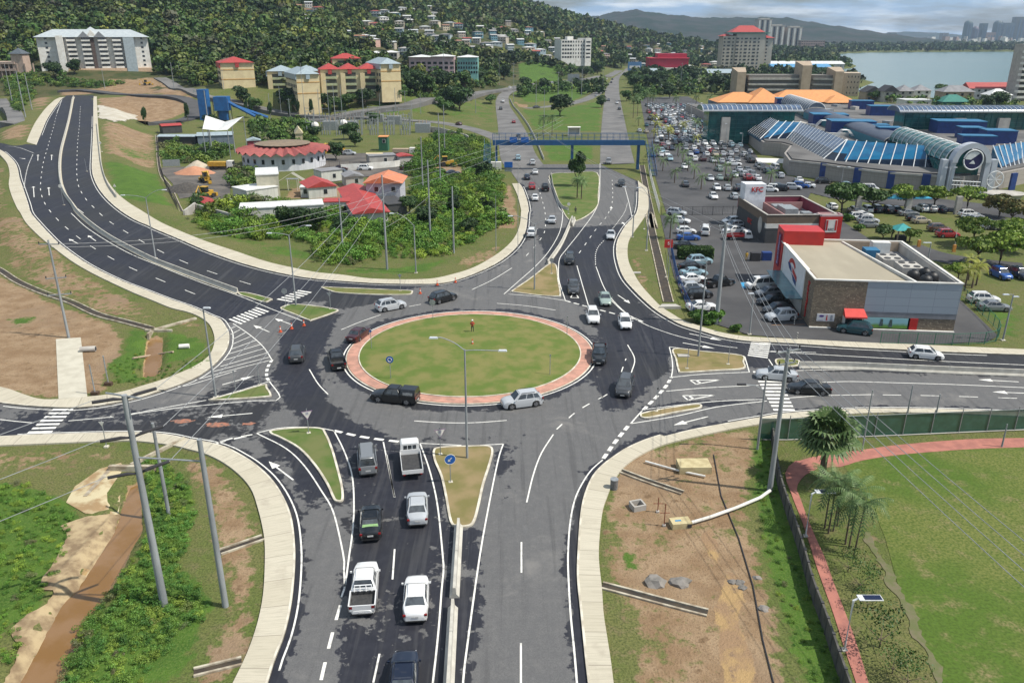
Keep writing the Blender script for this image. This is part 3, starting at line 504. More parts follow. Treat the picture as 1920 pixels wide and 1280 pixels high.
def arrow(spec,hw=.42,sw=.16,hl=1.5,zo=ZM+.003):
 t,h=[np.array(q)for q in GS(spec)];d=h-t;L=np.linalg.norm(d);d/=L;s=np.array([-d[1],d[0]]);b=h-d*min(hl,L*.45)
 poly_mark([tuple(q)for q in(t+s*sw/2,b+s*sw/2,b+s*hw,h,b-s*hw,b-s*sw/2,t-s*sw/2)],zo)
for s in("A 192,1110 188,1050","A 277,1100 274,1055","A 213,905 214,872","A 290,902 291,872","A 110,890 145,896","D 440,172 388,145","D 540,157 495,125","D 1645,628 1545,592","D 1515,668 1425,630","D 1250,965 1430,915","D 1420,1125 1165,1148","L 690,263 935,315","L 640,332 880,375","L 830,885 570,950","M 1880,625 1575,608","M 1925,710 1680,700","E 1555,460 1625,508","B 1515,1185 1520,1165","J 600,720 415,580","E 1600,75 1580,50"):arrow(s)
for s in("L 695,612 920,610 740,642","L 640,728 880,724 680,762","E 1290,475 1310,440 1335,477"):
 q=[np.array(p)for p in GS(s)];c0=sum(q)/3
 for i in range(3):line([q[i],q[(i+1)%3]],.18)
 line([q[0]*.8+q[1]*.2,q[2]*.8+q[1]*.2],.3)if s[0]=='L' else None
def cross(spec,n_,fr_=.5):
 a,b,c_,d_=[np.array(p)for p in GS(spec)]
 for i in range(n_):
  t0,t1=i/n_,(i+fr_)/n_;poly_mark([tuple(a+(b-a)*t0),tuple(a+(b-a)*t1),tuple(d_+(c_-d_)*t1),tuple(d_+(c_-d_)*t0)],ZM+.005)
cross("D 1285,597 1455,525 1525,548 1355,625",8);cross("D 1555,485 1690,428 1765,440 1640,500",6);cross("D 300,1100 140,1250 280,1245 415,1100",7);cross("L 1155,320 1125,435 1275,455 1300,335",8,.55);cross("L 1165,545 1330,855 1490,857 1345,545",12)
struct(ML.build('road_markings',m_line))
ML=MB()
for k in range(8):a=GT(1425-k*.5+(k*3.6),536+k*10.5);line([(a.x,a.y),(a.x+4.6,a.y+.2)],.1)
struct(ML.build('orange_stall_lines',M('orange_paint',(.55,.25,.06),(.35,.18,.08),2,.8)))
ML=MB()
# ---- red path beside the wall and lawn
PATHi=cat(GS("M 1920,1115 1500,1130 1000,1170 700,1215 550,1260 I 780,70 720,95 680,120 650,160 640,190 660,240 700,350 750,470 800,580 850,720 900,850 950,980 1000,1130 1045,1280 1120,1500"),5)
PATHo=cat(GS("M 1920,1045 1500,1055 1000,1095 700,1135 500,1160 300,1195 200,1230 I 640,30 600,60 580,90 578,130 600,190 630,270 670,370 710,490 750,620 800,760 850,900 900,1060 975,1280 1040,1500"),5)
wide('brick_path',ext(PATHi,20,False),ext(PATHo,20,False),.05,M('red_path_surface',(.41,.165,.125),(.30,.12,.095),.9,.85,detail=6))
lw=GS("X 1700,836 1930,818 1930,1300 1780,1400 1745,1230 1690,1120 1660,1010 1640,960 1600,900 1580,870 1640,842")
cdt([tuple(p)for p in lw],4,.03,'lawn',m_mown)
mw,n,bs=nodes('muddy_water');bs.inputs['Base Color'].default_value=(.22,.12,.045,1);bs.inputs['Roughness'].default_value=.12;setc(n,bs,mixc(n,ramp(n,noise(n,.4,5),.4,.65),(.235,.135,.06),(.20,.105,.03)))
for c_,z in((CANAL,-.6),(CANAL2,-.6)):
 mb=MB();q=inset(c_,.05);T=geometry.tessellate_polygon([[Vector((a[0],a[1],0))for a in q]]);mb.add([(a[0],a[1],z)for a in q],[t if(q[t[1]][0]-q[t[0]][0])*(q[t[2]][1]-q[t[0]][1])-(q[t[2]][0]-q[t[0]][0])*(q[t[1]][1]-q[t[0]][1])>0 else t[::-1]for t in T]);struct(mb.build('ditch_water',mw))
ms,n,bs=nodes('sea_water');bs.inputs['Roughness'].default_value=.22;bs.inputs['Specular IOR Level'].default_value=.5
setc(n,bs,mixc(n,ramp(n,noise(n,.004,6,.6,stretch=(.35,1,1)),.35,.7),(.085,.155,.140),(.115,.175,.15)));bump(n,bs,noise(n,.12,5,.6,stretch=(.5,1,1)),.5,.6)
mb=MB();mb.add([(180,380,-1.2),(9000,380,-1.2),(9000,9500,-1.2),(180,9500,-1.2)],[(0,1,2,3)]);struct(mb.build('sea',ms))
def hills(name,prof,D0,D1,mat,nxx=220,nyy=26,amp=5):
 pp=[PD(px,py,(D0+D1)/2)for px,py in prof];xs=np.array([p.x for p in pp]);zs=np.array([p.z for p in pp]);X=np.linspace(xs[0],xs[-1],nxx);Y=np.linspace(D0-(D1-D0)*.5,D1,nyy);XX,YY=np.meshgrid(X,Y)
 t=(YY-Y[0])/((D0+D1)/2-Y[0]);sh=np.where(t<1,sstep(t,-.05,1),sstep(2.2-t,0,1.2));z=np.interp(X,xs,zs)[None]
 nz=sum(np.sin(XX*f*.01+YY*f*.013+p)*a for f,p,a in((1,1,1),(2.3,2,.6),(5.1,.5,.35),(11,1.4,.2),(23,2.2,.15)))
 Z=(z*sh)+nz*amp*sh-2;i=np.arange(nxx*nyy).reshape(nyy,nxx);F=np.stack([i[:-1,:-1],i[:-1,1:],i[1:,1:],i[1:,:-1]],-1).reshape(-1,4)
 me=npmesh(name,np.c_[XX.ravel(),YY.ravel(),Z.ravel()],F,smooth=True);return struct(link(name,me,mat))
m_far=M('far_woodland',(.018,.032,.020),(.045,.046,.040),.012,.95,detail=9,a=.4,b=.62,spec=.1,bmp=.8,bd=6)
hills('distant_hills',[(1040,60),(1075,42),(1110,33),(1160,24),(1190,21),(1230,28),(1300,33),(1400,35),(1460,35),(1500,43),(1560,53),(1610,62),(1660,70),(1720,76)],3400,4600,m_far)
hills('middle_hills',[(900,-60),(960,-8),(1000,10),(1030,22),(1060,33),(1090,48),(1120,62),(1150,78),(1180,92)],1900,2500,m_far,amp=4)
hills('far_ridge',[(1560,72),(1640,66),(1700,60),(1740,62),(1800,68),(1900,72),(2000,74)],7200,8600,m_far,amp=3)
# ==========================================================
c_white=M('white_render',(.72,.71,.67),(.60,.58,.53),.5,.85,detail=6);c_cream=M('cream_render',(.68,.57,.34),(.60,.49,.29),.4,.85,detail=6);c_pale=M('pale_concrete',(.46,.44,.40),(.36,.34,.31),.5,.9,detail=6)
c_tan=M('tan_render',(.42,.33,.24),(.36,.28,.20),.4,.85);c_pinkw=M('pink_render',(.55,.40,.40),(.48,.35,.35),.4,.85);c_aqua=M('aqua_render',(.22,.45,.42),(.18,.38,.36),.4,.85)
r_red=M('red_metal_roof',(.42,.055,.045),(.33,.045,.04),1.2,.55,stretch=(1,1,1));r_blue=M('pale_blue_metal_roof',(.33,.40,.43),(.28,.34,.37),1.2,.5);r_white=M('white_metal_roof',(.70,.71,.70),(.58,.58,.56),.8,.5);r_orange=M('orange_tiled_roof',(.66,.29,.10),(.58,.25,.09),.8,.7)
r_grey=M('grey_roof',(.25,.25,.26),(.19,.19,.20),.6,.8,detail=6);g_dark=glassmat('window_glass',(.025,.03,.035),.12,.8);g_teal=glassmat('teal_curtain_glass',(.012,.085,.085),.08,.8,(.02,.14,.13),.25);g_blue=glassmat('blue_roof_glass',(.010,.13,.26),.16,.7,(.008,.09,.20),.3)
g_grey=glassmat('grey_reflective_glass',(.09,.135,.22),.18,.8);m_bluep=M('blue_painted_metal',(.012,.045,.20),(.010,.035,.155),1,.5);m_steel=M('white_steel',(.70,.72,.73),(.58,.6,.6),2,.45);m_galv=M('galvanised_steel',(.34,.36,.37),(.26,.28,.29),3,.5,.3)
m_redp=M('red_panel',(.50,.022,.018),(.42,.02,.018),.6,.45);m_dgrey=M('dark_grey_wall',(.045,.047,.05),(.06,.06,.062),.8,.8);m_maroon=M('maroon_cladding',(.22,.03,.055),(.18,.025,.045),.8,.6)
def W(me,mat):me.materials.append(mat)if not len(me.materials)else None;return me
def obj(name,mb,mat,parent,loc=None,rz=0,smooth=False):return mb.build(name,mat,parent,loc,rz,smooth)
def frame(pa,pb):d=(pb[0]-pa[0],pb[1]-pa[1]);return math.atan2(d[1],d[0]),math.hypot(*d)
WMESH={}
def win(parent,x,y,z,w_,h,rz=0,mat=None,name='window',d=.12):
 mat=mat or g_dark;k=(round(w_,2),round(h,2),mat.name,name,d)
 if k not in WMESH:WMESH[k]=W(MB().box(0,0,0,w_,d,h).mesh(name),mat)
 o=bpy.data.objects.new(name,WMESH[k]);scene.collection.objects.link(o);o.parent=parent;o.location=(x,y,z);o.rotation_euler=(0,0,rz);return o
def hip(mb,x0,x1,y0,y1,z,h,ov=.5,m=0,gable=False):
 x0-=ov;x1+=ov;y0-=ov;y1+=ov;w_,d=x1-x0,y1-y0
 if w_>=d:i=0 if gable else d/2;a,b=(x0+i,(y0+y1)/2,z+h),(x1-i,(y0+y1)/2,z+h)
 else:i=0 if gable else w_/2;a,b=((x0+x1)/2,y0+i,z+h),((x0+x1)/2,y1-i,z+h)
 V=[(x0,y0,z),(x1,y0,z),(x1,y1,z),(x0,y1,z),a,b]
 F=[(0,1,5,4),(1,2,5),(2,3,4,5),(3,0,4),(3,2,1,0)]if w_>=d else[(0,1,4),(1,2,5,4),(2,3,5),(3,0,4,5),(3,2,1,0)]
 return mb.add(V,F,m)
 # ---- the shop
rz,wd=frame((40.3,101.8),(58.9,99.8));D_=23.2;Hh=6.65
shop=thing('shop_building','flat-roofed shop with stone-clad corner, red tower and grey panelled front beside the east road','shop',(40.3,101.8,0),rz)
ms_,n,bs=nodes('stone_cladding');bs.inputs['Roughness'].default_value=.9;br_=n.nodes.new('ShaderNodeTexBrick');br_.inputs['Scale'].default_value=1;br_.inputs['Brick Width'].default_value=.42;br_.inputs['Row Height'].default_value=.17;br_.inputs['Mortar Size'].default_value=.012
br_.inputs['Color1'].default_value=(.24,.19,.135,1);br_.inputs['Color2'].default_value=(.15,.12,.09,1);br_.inputs['Mortar'].default_value=(.09,.075,.06,1);tcn=n.nodes.new('ShaderNodeTexCoord');sx_=n.nodes.new('ShaderNodeSeparateXYZ');n.links.new(tcn.outputs['Object'],sx_.inputs[0])
cx_=n.nodes.new('ShaderNodeCombineXYZ');n.links.new(mth(n,'ADD',sx_.outputs[0],sx_.outputs[1]),cx_.inputs[0]);n.links.new(sx_.outputs[2],cx_.inputs[1]);n.links.new(cx_.outputs[0],br_.inputs['Vector'])
n.links.new(mixc(n,ramp(n,noise(n,3.5,3),.55,.7),br_.outputs[0],(.34,.28,.20)),bs.inputs['Base Color'])
m_pgrey,n,bs=nodes('blue_grey_panels');bs.inputs['Roughness'].default_value=.5;br_=n.nodes.new('ShaderNodeTexBrick');br_.offset=0;br_.inputs['Scale'].default_value=1;br_.inputs['Brick Width'].default_value=3.1;br_.inputs['Row Height'].default_value=1.15;br_.inputs['Mortar Size'].default_value=.02
br_.inputs['Color1'].default_value=(.30,.345,.40,1);br_.inputs['Color2'].default_value=(.275,.32,.375,1);br_.inputs['Mortar'].default_value=(.18,.2,.23,1);tcn=n.nodes.new('ShaderNodeTexCoord');sx_=n.nodes.new('ShaderNodeSeparateXYZ');n.links.new(tcn.outputs['Object'],sx_.inputs[0])
cx_=n.nodes.new('ShaderNodeCombineXYZ');n.links.new(mth(n,'ADD',sx_.outputs[0],sx_.outputs[1]),cx_.inputs[0]);n.links.new(sx_.outputs[2],cx_.inputs[1]);n.links.new(cx_.outputs[0],br_.inputs['Vector']);n.links.new(br_.outputs[0],bs.inputs['Base Color'])
obj('stone_wall',MB().box(3.4,.3,0,6.8,.6,Hh-.003).box(.3,2.9,0,.6,4.6,Hh-.006),ms_,shop)
obj('side_wall',MB().box(.3,12.6,0,.6,14.7,Hh-.01),c_white,shop)
obj('panel_wall',MB().box(12.75,.4,2.5,11.9,.8,Hh-2.5),m_pgrey,shop);obj('band_wall',MB().box(12.75,.42,1.75,11.9,.78,.75),M('grey_band',(.235,.24,.26)),shop)
obj('lower_wall',MB().box(15.95,.45,0,5.5,.75,1.75),ms_,shop);obj('east_wall',MB().box(18.45,D_/2+.4,0,.5,D_-.8,Hh-.02),c_pale,shop);obj('back_wall',MB().box(9.2,D_-.3,0,17.9,.5,Hh-.03),c_tan,shop)
m_troof=M('tan_membrane_roof',(.36,.32,.24),(.31,.275,.205),.25,.85,detail=8,stretch=(1,.35,1));mb=MB();mb.prism([(.3,.3),(13.1,.3),(9.4,D_-.6),(.3,D_-.6)],Hh-.75,lambda p:Hh-.42+.25*(p[1]/D_));obj('roof',mb,m_troof,shop)
mb=MB();[mb.box(6+0*i,1.2+i*1.35,Hh-.2,12,.04,.03)for i in range(0)];mb.prism([(13.1,.3),(18.3,.3),(18.3,D_-.6),(9.4,D_-.6)],4.6,5.2);obj('equipment_deck',mb,r_grey,shop)
par=MB();par.box(9.35,.1,Hh,18.9,.35,.16);par.box(.05,11.6,Hh,.35,22.6,.16);par.box(18.6,11.6,Hh,.35,22.6,.16);par.box(9.35,D_-.2,Hh,18.9,.35,.16);mbx=par;a_,b_=(13.1,.3),(9.4,D_-.6);L_=math.hypot(b_[0]-a_[0],b_[1]-a_[1]);par.box((a_[0]+b_[0])/2,(a_[1]+b_[1])/2,Hh-.35,.25,L_-.5,.4,math.atan2(b_[0]-a_[0],-(b_[1]-a_[1]))+math.pi);obj('parapet',par,c_white,shop)
m_mur,n,bs=nodes('mural_print');s_=n.nodes.new('ShaderNodeTexCoord');sx_=n.nodes.new('ShaderNodeSeparateXYZ');n.links.new(s_.outputs['Generated'],sx_.inputs[0]);setc(n,bs,mixc(n,ramp(n,mth(n,'ADD',sx_.outputs[2],mth(n,'MULTIPLY',noise(n,1.3,4),.35)),.35,.75),(.14,.30,.06),(.28,.52,.56)));bs.inputs['Roughness'].default_value=.3
obj('mural',MB().box(9.85,-.02,.3,5.7,.06,1.4),m_mur,shop)
for x,w_,z,h in((9.3,.5,.55,1.0),(10.5,.5,.45,1.05)):obj('mural_figure',MB().box(x,-.06,z,w_,.03,h,0,0,.6),M('mural_dark',(.05,.09,.06),(.09,.12,.16),4),shop)
obj('plinth',MB().box(12.75,-.1,0,11.95,.35,.14).box(1.4,-.1,0,2.8,.35,.14),c_white,shop);obj('door',MB().box(13.45,.0,.15,1.0,.1,1.58),m_redp,shop)
e=obj('shop_entrance',MB().box(5.45,-.35,.1,2.5,.7,1.85),c_white,shop);obj('entrance_window',MB().box(4.75,-.72,.75,.7,.05,1.0),g_dark,e);obj('entrance_window',MB().box(6.2,-.72,.75,.6,.05,1.0),g_dark,e);obj('entrance_door',MB().box(5.5,-.72,.12,.65,.05,1.7),g_dark,e)
aw=MB();aw.add([(4.2,-.1,2.9),(6.75,-.1,2.9),(6.95,-1.5,2.15),(4.1,-1.5,2.15),(6.95,-1.5,1.95),(4.1,-1.5,1.95),(4.2,-.1,1.95),(6.75,-.1,1.95)],[(0,3,2,1),(3,5,4,2),(0,6,5,3),(1,2,4,7)]);obj('awning',aw,M('red_canvas',(.62,.07,.06),(.55,.06,.05),1),shop)
ps=obj('poster',MB().box(2.0,-.04,.95,2.3,.08,1.05),M('poster_white',(.66,.66,.68),(.6,.6,.62),3,.4),shop);el=MB();el.add([(1.45+.32*math.cos(2*math.pi*i/20),-.095,1.68+.15*math.sin(2*math.pi*i/20))for i in range(20)],[tuple(range(20))]);obj('oval_badge',el,M('purple_ink',(.08,.03,.22)),ps)
obj('poster_figure',MB().box(2.15,-.095,1.1,.2,.02,.75,0,0,.5),m_redp,ps);obj('poster_mark',MB().box(2.75,-.095,1.05,.35,.02,.8,.0,0,.8),M('pale_grey_ink',(.3,.32,.36)),ps);obj('poster_text',MB().box(1.4,-.095,1.05,.6,.02,.05),M('purple_ink2',(.06,.03,.15)),ps)
text('wall_sign','SuperPharm',1.05,m_redp,shop,Matrix.Translation((-.06,2.55,3.2))@Matrix.Rotation(R(-90),4,'Z')@Matrix.Rotation(R(90),4,'X')@Matrix.Rotation(R(-90),4,'Z'),.05)
tw=obj('red_tower',MB().box(.55,22.4,0,1.3,4.6,8.6).box(3.6,22.4,5.6,4.8,4.6,3.0),m_redp,shop)
obj('tower_sign',MB().box(-.16,22.2,2.6,.1,1.9,5.2),M('tower_sign_maroon',(.20,.02,.06)),tw)
text('tower_text','SuperPharm',.95,M('sign_lilac',(.35,.38,.62)),tw,Matrix.Translation((-.24,22.2,5.2))@Matrix.Rotation(R(-90),4,'Z')@Matrix.Rotation(R(90),4,'X')@Matrix.Rotation(R(90),4,'Z'),.03)
obj('white_sign_panel',MB().box(.02,12.0,2.5,.14,13.0,Hh-2.6),M('white_panel',(.78,.79,.80),(.72,.73,.74),1,.4),shop)
def wallpoly(P,x,nm,mt):mb=MB();mb.add([(x,y,z)for y,z in P],[tuple(range(len(P)))]);return obj(nm,mb,mt,shop)
def arcp(cy,cz,r,a0,a1,n_=14):return[(cy+r*math.cos(a0+(a1-a0)*i/n_)*1.6,cz+r*math.sin(a0+(a1-a0)*i/n_))for i in range(n_+1)]
wallpoly(arcp(12.8,4.6,1.5,R(150),R(20))+arcp(12.8,4.3,1.15,R(20),R(150)),-.065,'red_swoosh',m_redp);wallpoly([(14.6,5.2),(15.6,4.9),(14.6,4.3),(12.6,4.0),(13.2,4.8)],-.07,'blue_swoosh',m_bluep)
wallpoly([(12.6,5.0),(9.4,4.3),(9.2,3.6),(12.3,4.2)],-.075,'red_banner',m_redp);wallpoly([(12.8,4.0),(11.4,3.2),(9.4,2.9),(9.5,3.6),(11.6,3.9)],-.08,'blue_banner',m_bluep)
obj('glass_canopy',MB().box(-1.1,12.2,2.35,2.3,14.5,.12),M('teal_canopy',(.06,.15,.17),(.09,.2,.22),.6,.15),shop)
for x,y,sx,sy,h,mt,nm in((12.6,18.2,2.0,2.2,1.7,M('blue_box',(.03,.16,.30)),'blue_plant_box'),(14.6,20.5,2.6,1.6,2.4,c_white,'stair_hut'),(13.9,13.6,2.9,3.6,1.7,c_pale,'air_handler'),(15.0,9.0,2.9,3.6,1.8,c_pale,'air_handler')):
 o=obj(nm,MB().box(x,y,5.2,sx,sy,h*.85),mt,shop)
 if nm=='air_handler':[obj('fan',MB().tube([(x-.7+i*1.4,y+j*1.0,5.2+h*.85),(x-.7+i*1.4,y+j*1.0,5.3+h*.85)],.45,14),m_dgrey,o)for i in(0,1)for j in(-1,1)]
for x,y in((14.4,5.4),(15.2,3.0),(16.6,4.6),(16.4,6.6)):
 mb=MB();mb.loft([[(x+r*math.cos(2*math.pi*j/18),y+r*math.sin(2*math.pi*j/18),5.2+z)for j in range(18)]for z,r in((0,.8),(.6,.82),(1.3,.8),(1.6,.6),(1.75,.25),(1.85,.25))]);obj('water_tank',mb,m_liner if 'm_liner' in globals()else M('black_plastic',(.015,.015,.016),None,3,.5),shop,smooth=40)
for i in range(7):obj('pipe',MB().tube([(17.4,3+i*1.1,5.3),(17.6,3.3+i*1.1,5.8),(17.2,3.6+i*1.1,5.9)],.06,6),m_galv,shop)
# ---- fast-food restaurant
rz,wd=frame((48.,148.4),(62.3,148.9));kf=thing('restaurant_building','fast-food restaurant with brown parapet, white name tower and red corner box','restaurant',(48.,148.4,0),rz);W_,D_,h_=13.4,18.2,5.5
mb=MB();mb.box(W_/2,D_/2,0,W_,D_,1.7);obj('wall',mb,m_dgrey,kf);obj('white_band',MB().box(W_/2,.3,2.9,W_+.06,.7,.9),c_white,kf);obj('dark_band',MB().box(W_/2,D_/2,1.7,W_-.02,D_-.02,1.2),m_dgrey,kf)
up=MB();up.box(W_/2,.15,3.8,W_,.3,1.6);up.box(.15,D_/2,3.8,.3,D_-.65,1.6);obj('parapet',up,M('brown_parapet',(.16,.115,.08),(.13,.095,.07),1),kf);up=MB();up.box(W_-.15,D_/2,3.3,.3,D_-.65,2.2);up.box(W_/2,D_-.15,3.3,W_,.3,2.2);obj('maroon_parapet',up,m_maroon,kf)
up=MB();up.box(.15,D_/2,2.9,.28,D_-.7,.9);obj('side_band',up,m_dgrey,kf)
cp=MB();cp.box(W_/2,.15,5.4,W_+.15,.45,.1);cp.box(W_/2,D_-.15,5.5,W_+.15,.4,.1);cp.box(.15,D_/2,5.4,.4,D_-.9,.1);cp.box(W_-.15,D_/2,5.5,.4,D_-.9,.1);obj('coping',cp,c_pale,kf)
obj('roof',MB().box(W_/2,D_/2,2.92,W_-.62,D_-.62,.4),r_grey,kf)
iw=MB();iw.box(4.2,8,3.32,.25,13,1.7);iw.box(8.2,14.4,3.32,8,.25,1.7);obj('inner_wall',iw,M('pink_inner_wall',(.38,.2,.19),None,1),kf)
for x,y,sx,sy,h in((6.9,8.2,2.6,4.6,2.0),(6.4,12.0,2.4,2.4,1.6),(9.8,6.0,1.8,1.8,1.4),(9.6,3.2,3.0,1.4,.9),(11.4,4.4,1.2,1.2,1.3)):obj('roof_unit',MB().box(x,y,3.34,sx,sy,h),m_galv,kf)
tb=obj('name_tower',MB().box(2.4,16.6,0,4.3,3.2,8.6),M('white_tower',(.70,.72,.76),None,1),kf);text('name_sign','KFC',1.35,m_redp,tb,Matrix.Translation((2.75,14.96,7.45))@Matrix.Rotation(R(90),4,'X')@Matrix.Shear('XZ',4,(0,0)),.06)
cb_=obj('red_corner',MB().box(12.1,.5,0,4.2,2.2,5.2),m_redp,kf);cr_=MB();cr_.box(12.1,-.5,5.2,4.25,.2,.35);cr_.box(12.1,1.5,5.2,4.25,.2,.35);cr_.box(10.1,.5,5.2,.2,2.2,.35);cr_.box(14.1,.5,5.2,.2,2.2,.35);obj('corner_rim',cr_,c_pinkw,cb_)
pn=obj('logo_panel',MB().box(12.2,-.64,2.2,2.2,.06,2.4),c_white,cb_);[obj('red_stripe',MB().box(x,-.69,2.6,.34,.03,1.9),m_redp,pn)for x in(11.35,13.05)];text('logo_text','KFC',.6,m_dgrey,pn,Matrix.Translation((12.2,-.69,2.75))@Matrix.Rotation(R(90),4,'X'),.01)
sg=MB();sg.add([(-.08,3.2+1.2*math.cos(2*math.pi*i/28),2.9+1.6*math.sin(2*math.pi*i/28))for i in range(28)],[tuple(range(28))]);obj('round_side_sign',sg,c_pale,kf);text('side_text','KFC',1.4,m_redp,kf,Matrix.Translation((-.05,9.5,2.2))@Matrix.Rotation(R(-90),4,'Z')@Matrix.Rotation(R(90),4,'X'),.03)
# ---- the mall
mall=thing('shopping_mall','long low shopping mall with blue sloped glass roofs, barrel vault and white arch entrance','shopping mall',(0,0,0))
m_tile,n,bs=nodes('grey_wall_tiles');br_=n.nodes.new('ShaderNodeTexBrick');br_.offset=0;br_.inputs['Scale'].default_value=1;br_.inputs['Brick Width'].default_value=1.4;br_.inputs['Row Height'].default_value=1.3;br_.inputs['Mortar Size'].default_value=.03
br_.inputs['Color1'].default_value=(.33,.30,.27,1);br_.inputs['Color2'].default_value=(.30,.275,.25,1);br_.inputs['Mortar'].default_value=(.20,.18,.165,1);sx_=n.nodes.new('ShaderNodeSeparateXYZ');n.links.new(n.nodes.new('ShaderNodeNewGeometry').outputs['Position'],sx_.inputs[0]);cx_=n.nodes.new('ShaderNodeCombineXYZ')
n.links.new(mth(n,'SUBTRACT',sx_.outputs[0],sx_.outputs[1]),cx_.inputs[0]);n.links.new(sx_.outputs[2],cx_.inputs[1]);n.links.new(cx_.outputs[0],br_.inputs['Vector']);n.links.new(br_.outputs[0],bs.inputs['Base Color']);bs.inputs['Roughness'].default_value=.7
def xy(p):return(p.x,p.y)
front=[xy(PZ(*q))for q in pts("C 590,985 760,1005 950,1035 1140,1060 1335,1075 1540,1090")];blockL=[xy(PZ(*q))for q in pts("C 350,792 445,872 545,880")]
right=[xy(PD(1870,356,205)),xy(PD(1990,345,228))];wallh=4.6
outl=blockL+[(blockL[2][0]+1,blockL[2][1]-6),(front[0][0]+3,front[0][1]+14),front[0]]+front[1:]+[right[0],right[1],(210,235),(210,420),(88,420)]
mb=MB();mb.prism(outl,-.5,wallh-.4);obj('wall',mb,m_tile,mall);fl=inset(outl,.8);mb=MB();mb.prism([tuple(p)for p in fl],wallh-.4,wallh);obj('flat_roof',mb,M('rooftop_membrane',(.15,.145,.14),(.085,.082,.08),.08,.9,detail=8),mall)
tr=MB()
for a,b in zip(front[:-1],front[1:]):an,L_=frame(a,b);tr.box((a[0]+b[0])/2,(a[1]+b[1])/2,3.75,L_,.5,.5,an)
obj('coping',tr,c_pale,mall)
for q in("C 765,1006 800,1010","C 953,1036 995,1040","C 1140,1060 1182,1062","C 1333,1075 1380,1078"):
 a,b=[xy(PZ(*p))for p in pts(q)];an,L_=frame(a,b);obj('blue_pilaster',MB().box((a[0]+b[0])/2,(a[1]+b[1])/2-.1,0,L_,.5,4.3,an),m_bluep,mall)
a,b=xy(PD(1888,360,203)),xy(PD(1901,360,206));obj('blue_pilaster',MB().box((a[0]+b[0])/2,(a[1]+b[1])/2-.1,0,2,.5,4.3,.4),m_bluep,mall)
def slope(e0,e1,r0,r1,nrib,gm,split=None,ribr=.16,zup=.35):
 e0,e1,r0,r1=map(Vector,(e0,e1,r0,r1));g=MB();g.add([e0,e1,r1,r0],[(0,1,2,3)]);bk=Vector((0,3.5,0));g.add([e0,e1,r1,r0,Vector((r1 .x,r1 .y,3.5)),Vector((r0 .x,r0 .y,3.5)),Vector((e1 .x,e1 .y,3.5)),Vector((e0 .x,e0 .y,3.5))],[(3,2,4,5),(1,6,4,2),(0,3,5,7),(7,6,1,0)]);o=obj('glass_roof',g,gm,mall)
 if split:
  mb=MB();nn=(e1-e0).cross(r0-e0).normalized()*.05;nn=nn if nn.z>0 else-nn;t0,t1=split;mb.add([e0 .lerp(r0,t0)+nn,e1 .lerp(r1,t0)+nn,e1 .lerp(r1,t1)+nn,e0 .lerp(r0,t1)+nn],[(0,1,2,3)]);obj('lower_glass',mb,M('dark_lower_glass',(.004,.012,.028),None,.5,.12),o)
 for i in range(nrib+1):
  t=i/nrib;a,b=e0 .lerp(e1,t),r0 .lerp(r1,t);d=(b-a).normalized();u=Vector((0,0,zup));obj('rib',MB().tube([a-d*.8+u,b+u*.8],ribr,5),m_steel,o)
def PC(s,z):(q,)=pts('C '+s);return PZ(*q,z)
slope(PC('860,905',4.6),PC('1430,945',4.6),PC('925,790',9.2),PC('1440,825',9.2),9,g_blue,(.0,.36),.12)
slope(PC('1430,945',4.6),PC('1535,948',4.6),PC('1440,825',9.2),PC('1530,825',9.2),2,g_blue,(0,.36))
slope(PC('585,782',4.6),PC('800,892',4.6),PC('665,688',9.2),PC('920,790',9.2),16,g_grey,(0,.45),.035);slope(PC('800,892',4.6),PC('860,905',4.6),PC('920,790',9.2),PC('925,790',9.2),1,g_blue,(0,.36))
slope(PC('440,782',4.6),PC('590,780',4.6),PC('540,684',9.2),PC('665,688',9.2),3,g_blue,(0,.4));slope(PC('365,735',4.6),PC('440,782',4.6),PC('470,655',9.2),PC('540,684',9.2),8,g_grey,(0,.45),.035)
slope(PC('1790,945',4.6),PC('1960,905',4.6),PC('1745,825',9.2),PC('1960,795',9.2),7,g_blue,(0,.3))
def vault(a,b,r,zb,mat,nm,nrib,ribm,rh=1.0,seg_=14,parent=None,ribr=.14):
 a,b=Vector((*a,zb)),Vector((*b,zb));d=(b-a).normalized();s=Vector((-d.y,d.x,0));mb=MB();rings=[]
 for p in(a,b):rings.append([p+s*(r*math.cos(math.pi*j/seg_))+Vector((0,0,rh*r*math.sin(math.pi*j/seg_)))for j in range(seg_+1)])
 mb.loft(rings,closed=False,cap=False);mb.f+=[tuple(range(seg_+1)),tuple(range(2*seg_+1,seg_,-1))];mb.m+=[0,0];o=obj(nm,mb,mat,parent or mall,smooth=60)
 for i in range(nrib+1):
  p=a.lerp(b,i/max(1,nrib));obj('rib',MB().tube([p+s*((r+.1)*math.cos(math.pi*j/seg_))+Vector((0,0,(rh*r+.1)*math.sin(math.pi*j/seg_)))for j in range(seg_+1)],ribr,5),ribm,o)
 return o
A0,A1,A2,A3=(112.6,203),(117.5,246),(127,345),(131,392)
vault(A0,A1,3.7,7.4,g_teal,'glass_vault',12,m_steel);vault(A1,A2,5.0,7.0,M('blue_grey_vault',(.065,.08,.115),(.09,.10,.13),.5,.45,.3),'metal_vault',2,c_pale,.34);vault(A2,A3,3.6,7.2,M('grey_vault_mesh',(.17,.20,.24),None,1),'far_vault',14,m_steel)
for a,b,r in((A0,A1,3.3),(A1,A2,5.1),(A2,A3,3.5)):an,L_=frame(a,b);obj('vault_base',MB().box((a[0]+b[0])/2,(a[1]+b[1])/2,4.4,L_-.4,2*r,2.6,an),M('turquoise_trim',(.04,.20,.26))if r>4 else g_teal,mall)
ar=obj('entrance_arch',MB(),M('pale_arch',(.46,.49,.54),(.42,.45,.5),.6,.6),mall);mb=MB();cxp,cyp=113.3,200.5
